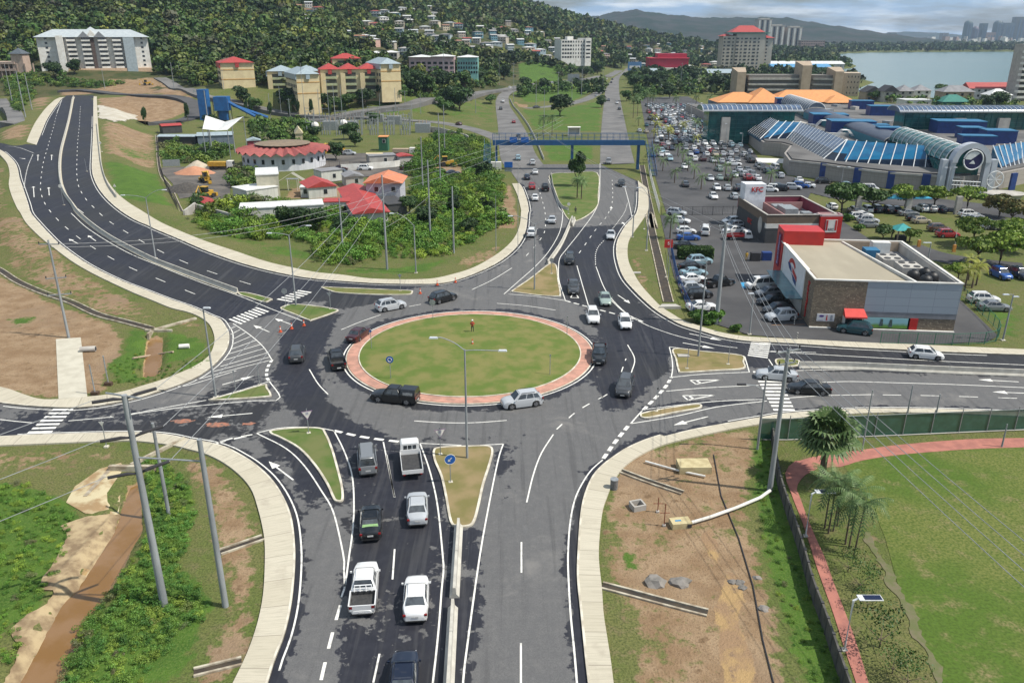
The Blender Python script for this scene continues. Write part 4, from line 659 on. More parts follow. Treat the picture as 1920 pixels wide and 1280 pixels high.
for s in(-1,1):
 for k_ in(0,1):mb.box(cxp+s*(4.3+k_*1.8),cyp-.3+k_*.3,0,1.35,1.6,8.3)
ri,ro=3.5,4.8;arcv=[]
for j in range(17):a=math.pi*j/16;arcv.append((a,))
rings=[[(cxp+r*math.cos(a),y,7.6+r*math.sin(a))for r,y in((ri,cyp-1.3),(ro,cyp-1.3),(ro,cyp+.9),(ri,cyp+.9))]for(a,)in arcv];mb.loft(rings);ar.data=(lambda me:(me.materials.append(MATS['pale_arch']),me)[1])(mb.mesh('entrance_arch'))
dz=8.4;mb=MB();mb.add([(cxp+2.3*math.cos(2*math.pi*i/36),cyp-1.75,dz+2.3*math.sin(2*math.pi*i/36))for i in range(36)],[tuple(range(36))]);mb.add([(cxp+2.3*math.cos(2*math.pi*i/36),cyp-1.3,dz+2.3*math.sin(2*math.pi*i/36))for i in range(36)],[tuple(range(35,-1,-1))]);em=obj('round_emblem',mb,M('emblem_navy',(.012,.012,.07)),ar)
mb=MB();mb.tube([(cxp+2.35*math.cos(2*math.pi*i/36),cyp-1.75,dz+2.35*math.sin(2*math.pi*i/36))for i in range(37)],.17,6);obj('emblem_rim',mb,m_steel,em)
mb=MB();mb.add([(cxp+2.05*math.cos(a),cyp-1.79,dz+2.05*math.sin(a))for a in np.linspace(R(175),R(50),12)]+[(cxp+.5,cyp-1.79,dz+.9),(cxp-.6,cyp-1.79,dz+.05)],[tuple(range(14))]);mb.add([(cxp-.9,cyp-1.79,dz-.9),(cxp+.6,cyp-1.79,dz-1.0),(cxp+.2,cyp-1.79,dz-.3),(cxp-.1,cyp-1.79,dz-.1)],[(0,1,2,3)]);obj('emblem_sail',mb,m_steel,em)
mb=MB();mb.tube([(118.6+2.0*math.cos(2*math.pi*i/30),197,3.9+2.0*math.sin(2*math.pi*i/30))for i in range(31)],.14,6)
for i in range(4):a=math.pi*i/4;mb.tube([(118.6+2*math.cos(a),197,3.9+2*math.sin(a)),(118.6-2*math.cos(a),197,3.9-2*math.sin(a))],.08,5)
obj('wheel_gate',mb,m_steel,ar);mb=MB();[mb.tube([(109.5+i*.8,198.5,0),(109.5+i*.8,198.5,3.4)],.09,5)for i in range(8)];mb.tube([(109,198.5,3.4),(116,198.5,3.0)],.12,5);mb.tube([(109,198.5,2.4),(116,198.5,2.0)],.1,5);obj('gate_screen',mb,m_steel,ar)
obj('entrance_glass',MB().box(cxp,cyp+1.5,0,7,.3,7.6),g_teal,ar);mb=MB();mb.loft([[(118.5+r*math.cos(2*math.pi*j/28),192+r*.7*math.sin(2*math.pi*j/28),z)for j in range(28)]for z,r in((0,3.6),(.9,4.2),(1.5,4.9),(1.7,4.6),(1.6,3.2))]);rc=obj('round_canopy',mb,c_pale,None);tag(rc,'round pale concrete shelter in front of the mall arch','shelter')
def gallery(x0,x1,y,z0,z1,dep,label_,posts):
 o=obj('gallery_glass',MB().box((x0+x1)/2,y+dep/2,0,x1-x0-2,dep-1,z1-.1),g_teal,mall);a,b=(x0-1.5,y+dep/2),(x1+1,y+dep/2)
 vault(a,b,dep/2+.6,z1,g_grey,'gallery_roof',max(4,int((x1-x0)/1.6)),m_steel,.35,8,o,.12);obj('gallery_eave',MB().box((x0+x1)/2,y-.75,z1-.1,x1-x0+3,.35,.5),m_steel,o)
 fr_=MB();[fr_.box((x0+x1)/2,y+.3,z,x1-x0-1.9,.16,.12)for z in np.arange(1.5,z1-1,1.4)];[fr_.box(x,y+.32,0,.1,.16,z1-.2)for x in np.arange(x0+1.5,x1-1,2.4)];obj('mullions',fr_,M('teal_frame',(.02,.14,.14)),o)
 for x,w_ in posts:obj('stone_pier',MB().box(x,y-.1,0,w_,1.8,z1-2.2),c_pale,o)
gallery(70,103,297,0,11.6,9,'',((77,3.0),));gallery(142,192,300,0,11.0,9,'',((163,4),(179,4)))
obj('gallery_side_block',MB().box(99,297,0,14,6,7.6),c_pale,mall)
m_btop=M('light_blue_lid',(.03,.16,.30),(.025,.13,.25),1)
for s,w_,d_,h in(("575,590",9,8,2.4),("640,600",6,5,2.2),("815,690",13,9,2.6),("940,735",15,9,2.8),("1070,745",9,5,2),("1000,605",10,6,2.4),("1115,640",11,7,2.6),("1350,695",14,8,2.8),("1540,735",16,9,2.8),("1150,785",7,5,3.2),("1310,810",8,5,1.8),("1610,765",7,6,2.2),("1650,800",10,5,1.4),("1765,790",9,7,2.6),("700,640",6,6,2.2),("790,560",9,5,2)):
 p=PC(s,5.2);b=obj('roof_plant_box',MB().box(p.x,p.y,4.6,w_,d_,h+1.2,-.15),m_bluep,mall);obj('lid',MB().box(p.x,p.y,5.8+h,w_+.3,d_+.3,.25,-.15),m_btop,b)
rngp=random.Random(3)
for i in range(60):
 p=PC('%d,%d'%(rngp.randint(620,1880),rngp.randint(575,830)),4.8)
 if sdist([(p.x,p.y)],outl)[0]>6 and abs(p.x-(112.6+(p.y-203)*.095))>8:obj('roof_unit',MB().box(p.x,p.y,4.6,rngp.uniform(1.5,4),rngp.uniform(1.5,4),rngp.uniform(.6,1.6),rngp.uniform(0,1)),m_galv if i%3 else c_pale,mall)
for s in("800,690","920,745"):
 p=PC(s,6.5);mb=MB();[mb.tube([(p.x-3,p.y+k*.8,5),(p.x-1,p.y+k*.8,7.2),(p.x+1,p.y+k*.8,7.2),(p.x+3,p.y+k*.8,5)],.1,5)for k in range(4)];obj('roof_frame',mb,m_steel,mall)
obj('white_duct',MB().box(*PC('1050,760',5)[:2],4.6,30,.8,1.0,-.1),c_white,mall);obj('entrance_forecourt',MB().box(*PC('500,905',0)[:2],-.2,9,10,.3,-.2),c_white,mall)
for s,w_,d_,h in(("560,840",8,7,3.4),("640,885",7,8,4.2)):p=PC(s,2);obj('entrance_wing',MB().box(p.x+4,p.y,0,w_,d_,h,-.2),c_pale,mall)
# ---- orange-roofed hall, terrace flats, towers
def gen_block(name,label,cat_,loc,rz_,w_,d_,h,wallm,roofm=None,roof='flat',floors=4,bays=8,wm=None,ww=1.4,wh=1.3,sides=True,rh=2.5,par=True,balc=False,group=None,ov=.6):
 t=thing(name,label,cat_,loc,rz_,group);nf=h/floors;obj('wall',MB().box(w_/2,d_/2,-6,w_,d_,h+6),wallm,t)
 if roof=='flat':obj('roof',MB().box(w_/2,d_/2,h,w_+.4,d_+.4,.5),roofm or c_pale,t)
 else:obj('roof',hip(MB(),0,w_,0,d_,h,rh,ov,gable=(roof=='gable')),roofm,t)
 cnt=0
 for f in range(floors):
  for b in range(bays):
   win(t,(b+.5)*w_/bays,-.01,f*nf+nf*.35,min(ww,w_/bays*.7),min(wh,nf*.5),0,wm);cnt+=1
  if balc:o=obj('balcony',MB().box(w_/2,-.5,f*nf-.05,w_-.6,1.0,.9),balc,t)
  if sides and bays*floors<90:
   sb=max(2,int(bays*d_/w_))
   for b in range(sb):
    if cnt<96:win(t,-.01,(b+.5)*d_/sb,f*nf+nf*.35,min(ww,d_/sb*.7),min(wh,nf*.5),R(90),wm);cnt+=1
 return t
def bpos(px0,py,px1,D):a,b=PD(px0,py,D),PD(px1,py,D);return a,b.x-a.x
a,w_=bpos(1345,190,1600,425);hl=thing('orange_roofed_hall','long hall with bright orange hipped roofs behind the mall','hall',(a.x,425,0));W_=w_
obj('wall',MB().box(W_/2,10,0,W_,20,4.8).box(4,-4,0,8,8,4.8),M('blue_grey_wall',(.16,.22,.27)),hl);mb=MB();hip(mb,0,W_*.34,-4,14,5.2,4.4,1.2);obj('roof',mb,r_orange,hl);mb=MB();hip(mb,W_*.22,W_*.46,-6,16,5.2,6.4,1.2);obj('roof',mb,r_orange,hl);mb=MB();hip(mb,W_*.4,W_,-2,16,5.2,5.4,1.2);obj('roof',mb,r_orange,hl);mb=MB();hip(mb,W_*.78,W_*.92,-7,4,5.25,3.2,1.2);obj('roof',mb,r_orange,hl)
obj('wing_wall',MB().box(W_*.85,-1.5,0,W_*.13,10,4.8).box(W_*.34,-1,0,W_*.2,9,4.7),c_pale,hl);obj('red_kiosk',MB().box(-9,2,0,11,5,2.8),M('orange_red_kiosk',(.55,.10,.04)),hl)
fl=thing('terraced_flats','grey terraced flats with open balconies and tall slanted tan stair towers','apartment building',(PD(1380,178,545).x,545,0),0);sc_=545*.934/1495*1.04
def fx(px):return PD(px,160,545).x-PD(1380,178,545).x
for i in range(4):
 z=i*3.3;obj('floor_block',MB().box(fx(1455),8,z,fx(1505)-fx(1402),14,2.9),M('shaded_flat_wall',(.20,.185,.165)),fl);obj('balcony_slab',MB().box(fx(1453),0,z-.1,fx(1503)-fx(1402),2.2,1.15),c_pale,fl);obj('floor_block',MB().box(fx(1545),4,z,fx(1566)-fx(1522),14,2.9,-.25),MATS['shaded_flat_wall'],fl);obj('balcony_slab',MB().box(fx(1543),-3.5,z-.1,fx(1566)-fx(1522),2,1.15,-.25),c_pale,fl)
for pxc,w_,h,dy in((1392,9,17,-1),(1512,10,21,-2),(1568,9,17.5,-6)):
 x=fx(pxc);mb=MB();mb.prism([(x-w_/2,dy-2),(x+w_*.1,dy-2),(x+w_/2,dy+14),(x-w_/2,dy+14)],0,lambda p,dy=dy,h=h:h-(2.2 if p[1]<dy else 0));obj('stair_tower',mb,c_tan,fl)
eb=obj('end_block',MB().box(fx(1592),4,0,14,16,14.2,-.3),M('cream_end',(.55,.45,.34)),fl)
for f in range(4):[win(fl,fx(1583)+k*1.9,-5.4-.55*k,1.5+f*3.3,.5,1.2,-.3)for k in range(5)]
a,w_=bpos(1350,122,1446,950);ht=thing('hotel_tower','tall cream hotel with stepped wings and a bright red hipped roof','hotel',(a.x,950,2),0);m_hot=M('hotel_cream',(.44,.40,.34),(.38,.35,.30),.1,.85)
obj('wall',MB().box(w_*.22,10,-4,w_*.4,20,38).box(w_*.55,8,-4,w_*.56,18,42),m_hot,ht);obj('east_wing',MB().box(w_*.86,12,-4,w_*.26,22,36),m_hot,ht);obj('green_cornice',MB().box(w_*.5,8,36.5,w_*.8,20,1.2),M('green_cornice',(.10,.28,.22)),ht)
obj('roof',hip(MB(),w_*.18,w_*.78,-1,18,38,7,1.5),r_red,ht);obj('roof',hip(MB(),w_*.74,w_,1,20,32,3,1.5),r_red,ht);obj('roof',hip(MB(),0,w_*.2,1,20,34,2.4,1),r_red,ht)
for f in range(9):
 for b in range(11):win(ht,w_*.05+b*w_*.082,-1.1 if 3<=b<=8 else-.1,1+f*3.7,3.2 if b%2 else 1.8,1.6)
for i,(pc,top,wpx)in enumerate(((1430,34,25),(1454,46,27),(1487,49,27))):
 a,w_=bpos(pc-wpx/2,85,pc+wpx/2,2000);zt=PD(pc,top,2000).z;t=thing('residential_tower',['tallest of three pale towers beyond the hotel','middle one of three pale towers beyond the hotel','eastern one of three pale towers beyond the hotel'][i],'tower block',(a.x,2000,0),0)
 obj('wall',MB().box(w_/2,14,0,w_,28,zt-4),M('far_tower_wall',(.50,.44,.40),(.44,.39,.36),.05),t);obj('crown',MB().box(w_/2,14,zt-4,w_*1.08,30,1.5).box(w_*.5,14,zt-2.5,w_*.7,20,2.5),c_pale,t)
 for k in range(5):obj('balcony_column',MB().box((k+.5)*w_/5,-.6,0,w_/9,1.4,zt-5),g_dark if k%2 else c_white,t)
a,w_=bpos(1500,100,1544,1900);gen_block('long_block','long low reddish apartment block beside the pale towers','apartment building',(a.x,1900,0),0,w_,20,26,M('far_reddish',(.34,.25,.22)),None,floors=5,bays=10,ww=3,wh=2)
a,w_=bpos(1217,128,1290,900);t=thing('crimson_store','crimson warehouse store with stepped red roof beyond the car park','store',(a.x,900,2));mcr=M('crimson_cladding',(.42,.012,.045),(.36,.012,.04),.2,.5);obj('wall',MB().box(w_/2,12,-2,w_,24,13.5),mcr,t);obj('roof',MB().box(w_/2,11,11.5,w_+1,26,1),M('crimson_roof',(.50,.03,.06)),t);obj('upper_wall',MB().box(w_*.6,14,12.5,w_*.75,18,4),mcr,t);obj('white_base',MB().box(w_*.5,-3,-2,w_*.9,6,4.5),c_white,t)
a,w_=bpos(1052,112,1112,800);t=thing('office_block','white five-storey office block with a stair head on its roof','office building',(a.x,800,PD(1052,112,800).z),R(18));W1=w_*.78
obj('wall',MB().box(W1/2,9,-6,W1,18,23.5).box(W1+w_*.1,8,-6,w_*.2,20,25),c_white,t);obj('roof_hut',MB().box(W1*.48,9,17.5,6,6,3),c_white,t)
for f in range(5):[win(t,(b+.7)*W1/9,-.05,1.4+f*3.4,1.9 if b<4 else 1.0,1.6)for b in range(9)];win(t,W1+w_*.1,-2.1,1.4+f*3.4,w_*.14,1.2)
a,w_=bpos(80,139,270,480);z0=PD(80,139,480).z;wb=thing('white_apartment_block','white eight-storey apartment block with grey roof below the wooded hill','apartment building',(a.x,480,z0),R(24));hh_=PD(170,70,480).z-z0
obj('wall',MB().box(w_/2,9,-4,w_,16,hh_+4),c_white,wb);obj('base_storey',MB().box(w_*.62,-.7,-3,w_*.76,3.4,5.6),M('peach_render',(.60,.42,.28)),wb)
mb=MB();hip(mb,-.5,w_+.5,-.5,17.5,hh_,4.2,.8);obj('roof',mb,M('pale_grey_roof',(.42,.46,.47),(.36,.4,.42),.6,.5),wb);obj('roof',hip(MB(),w_*.36,w_*.62,-1.2,17.6,hh_+.02,5.6,.8),MATS['pale_grey_roof'],wb)
for cx in(.42,.56):mb=MB();hip(mb,w_*cx-3,w_*cx+3,-2,6,hh_-.1,3.2,.2,gable=False);obj('dormer',mb,M('slate_dormer',(.10,.11,.12)),wb)
mb=MB();mb.add([(w_*.49-3,-1.3,hh_-.1),(w_*.49+3,-1.3,hh_-.1),(w_*.49,-1.3,hh_+4),(w_*.49,8,hh_+4),(w_*.49-3,8,hh_-.1),(w_*.49+3,8,hh_-.1)],[(0,1,2),(1,5,3,2),(0,2,3,4)]);obj('gable',mb,c_white,wb)
obj('stair_shaft',MB().box(w_*.205,-2.6,-3,3.4,5.6,hh_+3.8),c_white,wb);obj('glazed_shaft',MB().box(w_*.82,-1.2,-3,w_*.1,3,hh_+2.8),M('blue_grey_cladding',(.36,.42,.45)),wb);obj('service_slot',MB().box(w_*.49,-.05,-3,1.7,1.9,hh_+2.8),M('brown_slot',(.10,.07,.06)),wb)
nfl=8
for f in range(nfl):
 z=(f+.0)*hh_/nfl
 for cx in(.30,.43,.58,.71):win(wb,w_*cx,-.0,z+1.0,4.0,1.7,0,g_dark);win(wb,w_*cx,-.9,z+.2,4.6,1.1,0,c_white,'balcony',1.4)
 for cx in(.08,.94):win(wb,w_*cx,.98,z+1.2,1.3,1.1)
a,w_=bpos(0,137,64,470);z0=PD(0,137,470).z;t=thing('parking_deck','peach parking deck with a pyramid-roofed tower left of the white apartment block','parking building',(a.x-8,470,z0));obj('deck',MB().box(w_*.4,8,4.6,w_*1.0,16,1.2).box(w_*.4,8,1.0,w_*1.0,16,1.2).box(w_*.4,14,-3,w_,2,8),M('peach_concrete',(.48,.36,.29)),t);obj('tower',MB().box(w_*.98,4,-4,6.5,7,14),MATS['peach_concrete'],t);obj('tower_roof',hip(MB(),w_*.98-3.2,w_*.98+3.2,.5,7.5,10,3,.8),M('slate_roof',(.09,.11,.13)),t);[obj('column',MB().box(k*4.5,.5,-3,.6,.6,8),MATS['peach_concrete'],t)for k in range(7)]
def flats(px0,px1,py,D,dep,h,roofm,label,rz_=0,bays=3,walk=True,nh=None):
 a,w_=bpos(px0,py,px1,D);z0=a.z;t=thing('yellow_apartment_block',label,'apartment building',(a.x,D,z0),rz_,None);obj('wall',MB().box(w_/2,dep/2,-5,w_,dep,h+5),c_cream,t);nr=nh or max(1,round(w_/11))
 ux=w_/nr
 for i in range(nr):obj('roof',hip(MB(),i*ux+.1,(i+1)*ux-.1,-.4,dep+.4,h,2.6,.5),roofm,t);obj('mansard',MB().box((i+.5)*ux,-.5,h-2.2,1.8,.5,2.2),roofm,t)
 obj('mansard_end',MB().box(-.25,dep/2,h-2.4,.5,dep+.8,2.4),roofm,t)
 if walk:
  for f in range(4):
   z=f*h/4.4
   for i in range(nr):win(t,(i+.5)*ux,-.02,z+.9,ux*.62,h/4.4*.6,0,M('shaded_gallery',(.09,.09,.075)));win(t,(i+.5)*ux,-.5,z,ux*.66,1.05,0,M('pale_green_rail',(.42,.46,.27)),'balcony',.5)  # dark panels paint the shade inside the open galleries
  for i in range(nr):obj('pier',MB().box(i*ux+1.3,-.6,-3,2.2,1.2,h+1.2),c_cream,t)
 else:
  obj('stripe',MB().box(w_/2,-.05,h*.36,w_+.1,.12,.35).box(w_/2,-.05,h*.72,w_+.1,.12,.35),M('orange_stripe',(.55,.30,.08)),t)
  sd_=max(2,int(dep/4))
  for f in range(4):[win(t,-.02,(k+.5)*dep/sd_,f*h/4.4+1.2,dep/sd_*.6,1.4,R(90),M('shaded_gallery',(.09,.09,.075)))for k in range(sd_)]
 return t
flats(418,478,168,415,22,12.5,r_red,'red-roofed yellow block standing apart left of the group',.40,walk=False,nh=1);flats(505,600,183,420,16,12.5,r_blue,'yellow block with pale blue roofs, rearmost left of the group',.2)
flats(560,602,197,385,30,13.5,r_blue,'yellow block with pale blue roof whose blank gable faces the viewer, beside the red-roofed one',.42,walk=False,nh=1);flats(604,712,186,400,13,13.5,r_red,'widest yellow block with three red hipped roofs and open galleries',.26,nh=3);flats(716,754,172,400,26,12.5,r_blue,'yellow block with pale blue roof closing the group on the right',.42,walk=False,nh=1);flats(625,678,150,460,12,11,r_red,'yellow block of which mostly the red roof shows behind the group',.26,nh=1)
for px0,px1,py,D,wm_,lb,dep in((768,852,141,545,c_pinkw,'pink walk-up block with white stepped roofs',16),(858,896,141,550,c_aqua,'aqua block with white flat roof beside the pink one',16),(690,745,116,620,c_pale,'long grey school building with a wide white roof',14)):
 a,w_=bpos(px0,py,px1,D);z0=a.z;h=11 if 'school' not in lb else 6;t=thing('apartment_building' if 'school' not in lb else 'school_building',lb,'apartment building' if 'school' not in lb else 'school',(a.x,D,z0));obj('wall',MB().box(w_/2,dep/2,-5,w_,dep,h+5),wm_,t)
 nr=max(1,round(w_/14))
 for i in range(nr):obj('roof',hip(MB(),i*w_/nr,(i+1)*w_/nr-.3,-1,dep+1,h+.4*(i%2),1.3,.6),r_white,t)
 for f in range(max(1,int(h/3))):[win(t,(b+.6)*w_/8,-.05,1+f*2.8,w_/13,1.5)for b in range(8)]
a=PD(1903,190,500);t=thing('balcony_tower','grey apartment tower with wide balconies cut by the right picture edge','apartment building',(a.x,500,0));obj('wall',MB().box(16,9,-2,26,16,34),c_pale,t)
for f in range(10):obj('balcony',MB().box(13.5-f*.15,0,1.6+f*3.2,28-f*.3,4,1.3),c_white,t);obj('window_band',MB().box(14,1.4-.55,2.9+f*3.2,26,.4,1.7),g_dark,t)
for px0,px1,py,D,wm_,rm,rf,h,lb in((1622,1652,186,500,c_tan,M('dark_shingle',(.05,.05,.055)),'gable',5,'dark-roofed house nearest the tan flats on the shore'),(1655,1682,190,490,c_pale,MATS['dark_shingle'],'gable',6,'steep gabled house with pale walls on the shore'),(1685,1712,183,510,c_pale,r_grey,'hip',5,'grey hipped house right of the steep gabled one'),(1714,1744,183,515,c_white,r_grey,'hip',5,'white house with grey roof amid shore trees'),(1765,1822,198,480,c_tan,r_grey,'hip',6.5,'large grey-roofed house on the shore beside red tiled row'),(1815,1900,184,520,c_white,r_red,'gable',6,'row of houses under one long red roof with white bands'),(1765,1815,210,440,M('green_house',(.04,.16,.13)),M('green_roof',(.04,.20,.16)),'hip',4,'green house behind the mall'),(1855,1895,192,490,c_white,r_white,'hip',4,'white-roofed bungalow left of the balcony tower'),(1695,1745,200,455,c_white,r_white,'flat',3.5,'low white building with flat roof behind the mall'),(1240,1262,170,560,c_white,r_white,'gable',3.5,'low shed with curved white roof beyond the palm trees'),(1205,1232,140,800,c_white,r_blue,'gable',4,'pale blue roofed shed before the crimson store')):
 a,w_=bpos(px0,py,px1,D);gen_block('house',lb,'house',(a.x,D,max(0,gz1(a.x,D))),0,w_,10,h,wm_,rm,rf,1 if h<4.5 else 2,max(2,int(w_/4)),rh=3.4,sides=False)
for px0,px1,py,D,rm,lb in((1446,1585,112,1000,r_white,'very long white-roofed shed by the bay'),(1450,1560,121,900,M('blue_shed_roof',(.10,.30,.52)),'long blue-roofed shed by the bay'),(1325,1400,137,760,r_blue,'pale blue roofed low shed before the hotel')):
 a,w_=bpos(px0,py,px1,D);gen_block('shore_shed',lb,'shed',(a.x,D,0),0,w_,26,5,c_pale,rm,'gable',1,10,rh=3,sides=False)
for i,(px,top,wpx,col,lb)in enumerate(((1814,39,15,(.05,.09,.09),'dark green rounded tower on the far skyline'),(1829,50,12,(.16,.13,.16),'short mauve block beside the rounded tower'),(1843,44,9,(.06,.09,.10),'thin dark tower on the far skyline'),(1870,39,18,(.07,.10,.11),'dark tower with rounded top near the right of the skyline'),(1889,43,22,(.10,.13,.16),'wide blue-grey tower on the far skyline'),(1911,32,26,(.12,.12,.12),'tallest widest skyline tower at the picture edge'),(1857,61,20,(.26,.17,.14),'low brick-red block on the far skyline'),(1772,62,10,(.2,.2,.22),'small grey block left of the downtown towers'),(1674,61,12,(.12,.14,.15),'lone dark block on the hazy middle skyline'))):
 a,w_=bpos(px-wpx/2,75,px+wpx/2,4500);zt=PD(px,top,4500).z;t=thing('skyline_tower',lb,'tower',(a.x,4500,0));mt=M('skyline_%d'%i,col,tuple(c*.8 for c in col),.02,.5)
 if 'rounded' in lb:mb=MB();mb.loft([[(w_/2+w_/2*k*math.cos(2*math.pi*j/16),20+20*k*math.sin(2*math.pi*j/16),z)for j in range(16)]for z,k in((0,1),(zt-14,1),(zt-6,.85),(zt,.5))])
 else:mb=MB().box(w_/2,20,0,w_,40,zt)
 obj('wall',mb,mt,t);obj('window_band',MB().box(w_*.3,-1,8,w_*.08,2,zt-22).box(w_*.55,-1,8,w_*.08,2,zt-22).box(w_*.8,-1,8,w_*.08,2,zt-22),g_grey,t)
 # ---- depot buildings on the left
p=PZ(519,318,0);c0=Vector((p.x,p.y+0,0));rr_=PD(600,300,232).x-PD(438,300,232).x;rr_=12.2;cc0=PD(519,318,237);t=thing('round_office','round two-storey white office under a scalloped red roof with brown middle','office building',(cc0 .x,246,0))
rr_=(PD(600,300,246).x-PD(438,300,246).x)/2;ns=26;mb=MB();mb.loft([[(rr_*.93*math.cos(2*math.pi*j/ns),rr_*.93*math.sin(2*math.pi*j/ns),z)for j in range(ns)]for z in(0,4.6)]);obj('wall',mb,M('white_cladding',(.62,.63,.66),(.52,.53,.57),1.5,.6,stretch=(1,1,.05)),t)
mb=MB();V=[];F=[]
for j in range(ns*2):a_=math.pi*j/ns;up_=j%2==0;V+=[(rr_*(1.05)*math.cos(a_),rr_*1.05*math.sin(a_),5.3 if up_ else 4.3),(rr_*.42*math.cos(a_),rr_*.42*math.sin(a_),6.6)]
mb.add(V,[((2*j)%(4*ns),(2*j+2)%(4*ns),(2*j+3)%(4*ns),(2*j+1)%(4*ns))for j in range(2*ns)]);obj('red_roof',mb,M('dull_red_roof',(.33,.085,.075),(.26,.07,.065),.8,.7),t);mb=MB();mb.loft([[(rr_*k*math.cos(2*math.pi*j/40),rr_*k*math.sin(2*math.pi*j/40),z)for j in range(40)]for z,k in((6.6,.62),(6.7,.62),(7.1,.05))]);obj('roof_disc',mb,M('rusty_brown_roof',(.24,.18,.12),(.18,.14,.1),.8,.8),t)
for j in range(ns):
 a_=2*math.pi*(j+.5)/ns
 if math.sin(a_)<.25:win(t,rr_*.93*math.cos(a_),rr_*.93*math.sin(a_),2.0,.8,1.3,a_+math.pi/2)
mb=MB();[mb.add([(rr_*1.0*math.cos(a_-.1),rr_*1.0*math.sin(a_-.1),4.45),(rr_*1.0*math.cos(a_+.1),rr_*1.0*math.sin(a_+.1),4.45),(rr_*1.0*math.cos(a_),rr_*1.0*math.sin(a_),5.1)],[(0,1,2)])for a_ in[2*math.pi*j/ns for j in range(ns)]];obj('gablets',mb,c_white,t)
def cab(label,spec,h,wallm,roofm,roof='flat',rh=1.6,name='site_office',dep=None,wins=3,cat_='office cabin',ov=.3):
 a,b=[PZ(*q,0)for q in pts(spec)[:2]];rz_,w_=frame(a,b);t=thing(name,label,cat_,(a.x,a.y,gz1(a.x,a.y)),rz_);obj('wall',MB().box(w_/2,dep/2,-1,w_,dep,h+1),wallm,t)
 if roof=='flat':obj('roof',MB().box(w_/2,dep/2,h,w_+.3,dep+.3,.2),roofm,t)
 else:obj('roof',hip(MB(),0,w_,0,dep,h,rh,ov,gable=(roof=='gable')),roofm,t)
 for k in range(wins):o=win(t,(k+.6)*w_/wins,-.01,.9 if h<4 else h*.6,.9,1.1);f_=win(t,(k+.6)*w_/wins,-.0,.82 if h<4 else h*.6-.08,1.1,1.26,0,c_white,'window_frame',.08)
 return t
m_green_c=M('green_container',(.03,.13,.07));m_cont=M('container_white',(.60,.60,.55),(.50,.50,.46),2.5,.7,stretch=(1,1,.1));m_cbeige=M('container_beige',(.50,.47,.36),(.42,.40,.31),1,.7)
cab('long white site office with two windows half hidden by trees',"Q 790,1010 1500,970",3.2,m_cont,r_white,dep=6,wins=5);cab('white container office behind the long one',"Q 845,830 1110,790",2.9,m_cont,r_white,dep=7,wins=0)
cab('two-storey stacked beige container beside the outside staircase',"Q 935,790 1125,780",5.6,m_cbeige,r_white,dep=11,wins=0);cab('white annex under a long red roof strip',"Q 1500,930 1720,925",2.8,m_cont,r_red,dep=4,wins=2)
cab('open red-roofed workshop with a pale ridge',"Q 1370,790 1610,770",2.6,m_cont,r_red,'gable',1.4,'workshop',9,1,'workshop');cab('long red-roofed shed running towards the viewer above the thicket',"X 668,424 728,420",2.6,c_white,r_red,'gable',1.1,'shed',30,0,'shed',.6)
cab('small two-storey white house with an orange roof at the depot',"B 145,1150 335,1150",5.0,M('pale_lilac_wall',(.50,.50,.56)),M('orange_metal_roof',(.66,.22,.10),None,1,.5),'gable',1.5,'house',9,2,'house',.7)
cab('low blue-grey canteen shed with pale metal roof',"Q 420,330 720,320",3.2,M('blue_grey_shed',(.16,.20,.25)),r_blue,'gable',.9,'shed',7,0,'shed');cab('long pale blue roofed lean-to before the canteen shed',"Q 80,320 400,320",2.6,m_dgrey,r_blue,'gable',.6,'shed',5,0,'shed');cab('dark stall with red and white striped roof',"Q 120,235 285,225",3.0,m_dgrey,r_red,'gable',.7,'stall',6,0,'stall')
cab('cream gabled house at the edge of the substation',"Q 1260,330 1320,328",4,M('cream_wall2',(.55,.47,.30)),M('cream_roof',(.58,.5,.34)),'gable',2,'house',9,0,'house');cab('low white-roofed bungalow at the foot of the yellow blocks',"Q 560,0 640,0",3,c_pale,r_white,'hip',1,'house',12,0,'house');cab('grey block wall hut with red roof at the depot',"B 330,930 405,925",2.6,c_pale,r_red,'gable',.5,'hut',5,0,'hut')
cab('dark square water-tank shed beside the long red roof',"B 265,1215 370,1205",2.4,m_dgrey,m_dgrey,'flat',0,'shed',9,0,'shed');cab('collapsed red roof sheets over a low lean-to beside the ivy wall',"Q 500,900 610,885",1.8,c_pale,r_red,'gable',.5,'lean_to',7,0,'lean-to')
for lb_,sp_,h_,wm_,rm_,rf_,dp_ in(('white low prefab with grey roof right of the outside staircase','Q 1480,650 1660,630',2.8,m_cont,r_grey,'flat',5),('grey workshop shed left of the orange-roofed house','Q 1690,690 1840,680',2.6,c_pale,r_grey,'gable',6),('small white hut by the yard fence','Q 1300,780 1370,778',2.4,m_cont,r_white,'flat',3),('long grey block store behind the depot parking','B 160,930 310,922',2.6,c_pale,r_grey,'flat',5),('small red-roofed guard hut near the substation wall','Q 850,360 960,355',2.6,m_maroon,r_blue,'gable',5),('green container with orange top beside the substation','B 212,850 262,850',4.6,m_green_c,r_orange,'flat',4)):cab(lb_,sp_,h_,wm_,rm_,rf_,.8,'hut',dp_,1,'hut')
a=PZ(280+1190/4.571,200+720/4.571,0);t=thing('outside_staircase','white steel outside staircase with long handrails in the depot','staircase',(a.x,a.y,0));mb=MB()
for s in(0,.5,1.0,1.5):mb.tube([(-2.5,s*1.2,2.2),(1.2,s*1.2,4.4),(6.2,s*1.2,1.2)],.06,5)
obj('handrails',mb,c_white,t);obj('steps',MB().box(1,.9,2.8,3,1.6,.1),m_galv,t);mb=MB();[mb.tube([(x,y,0),(x,y,2.8)],.07,5)for x in(0,2.4)for y in(.1,1.7)];obj('posts',mb,c_white,t)
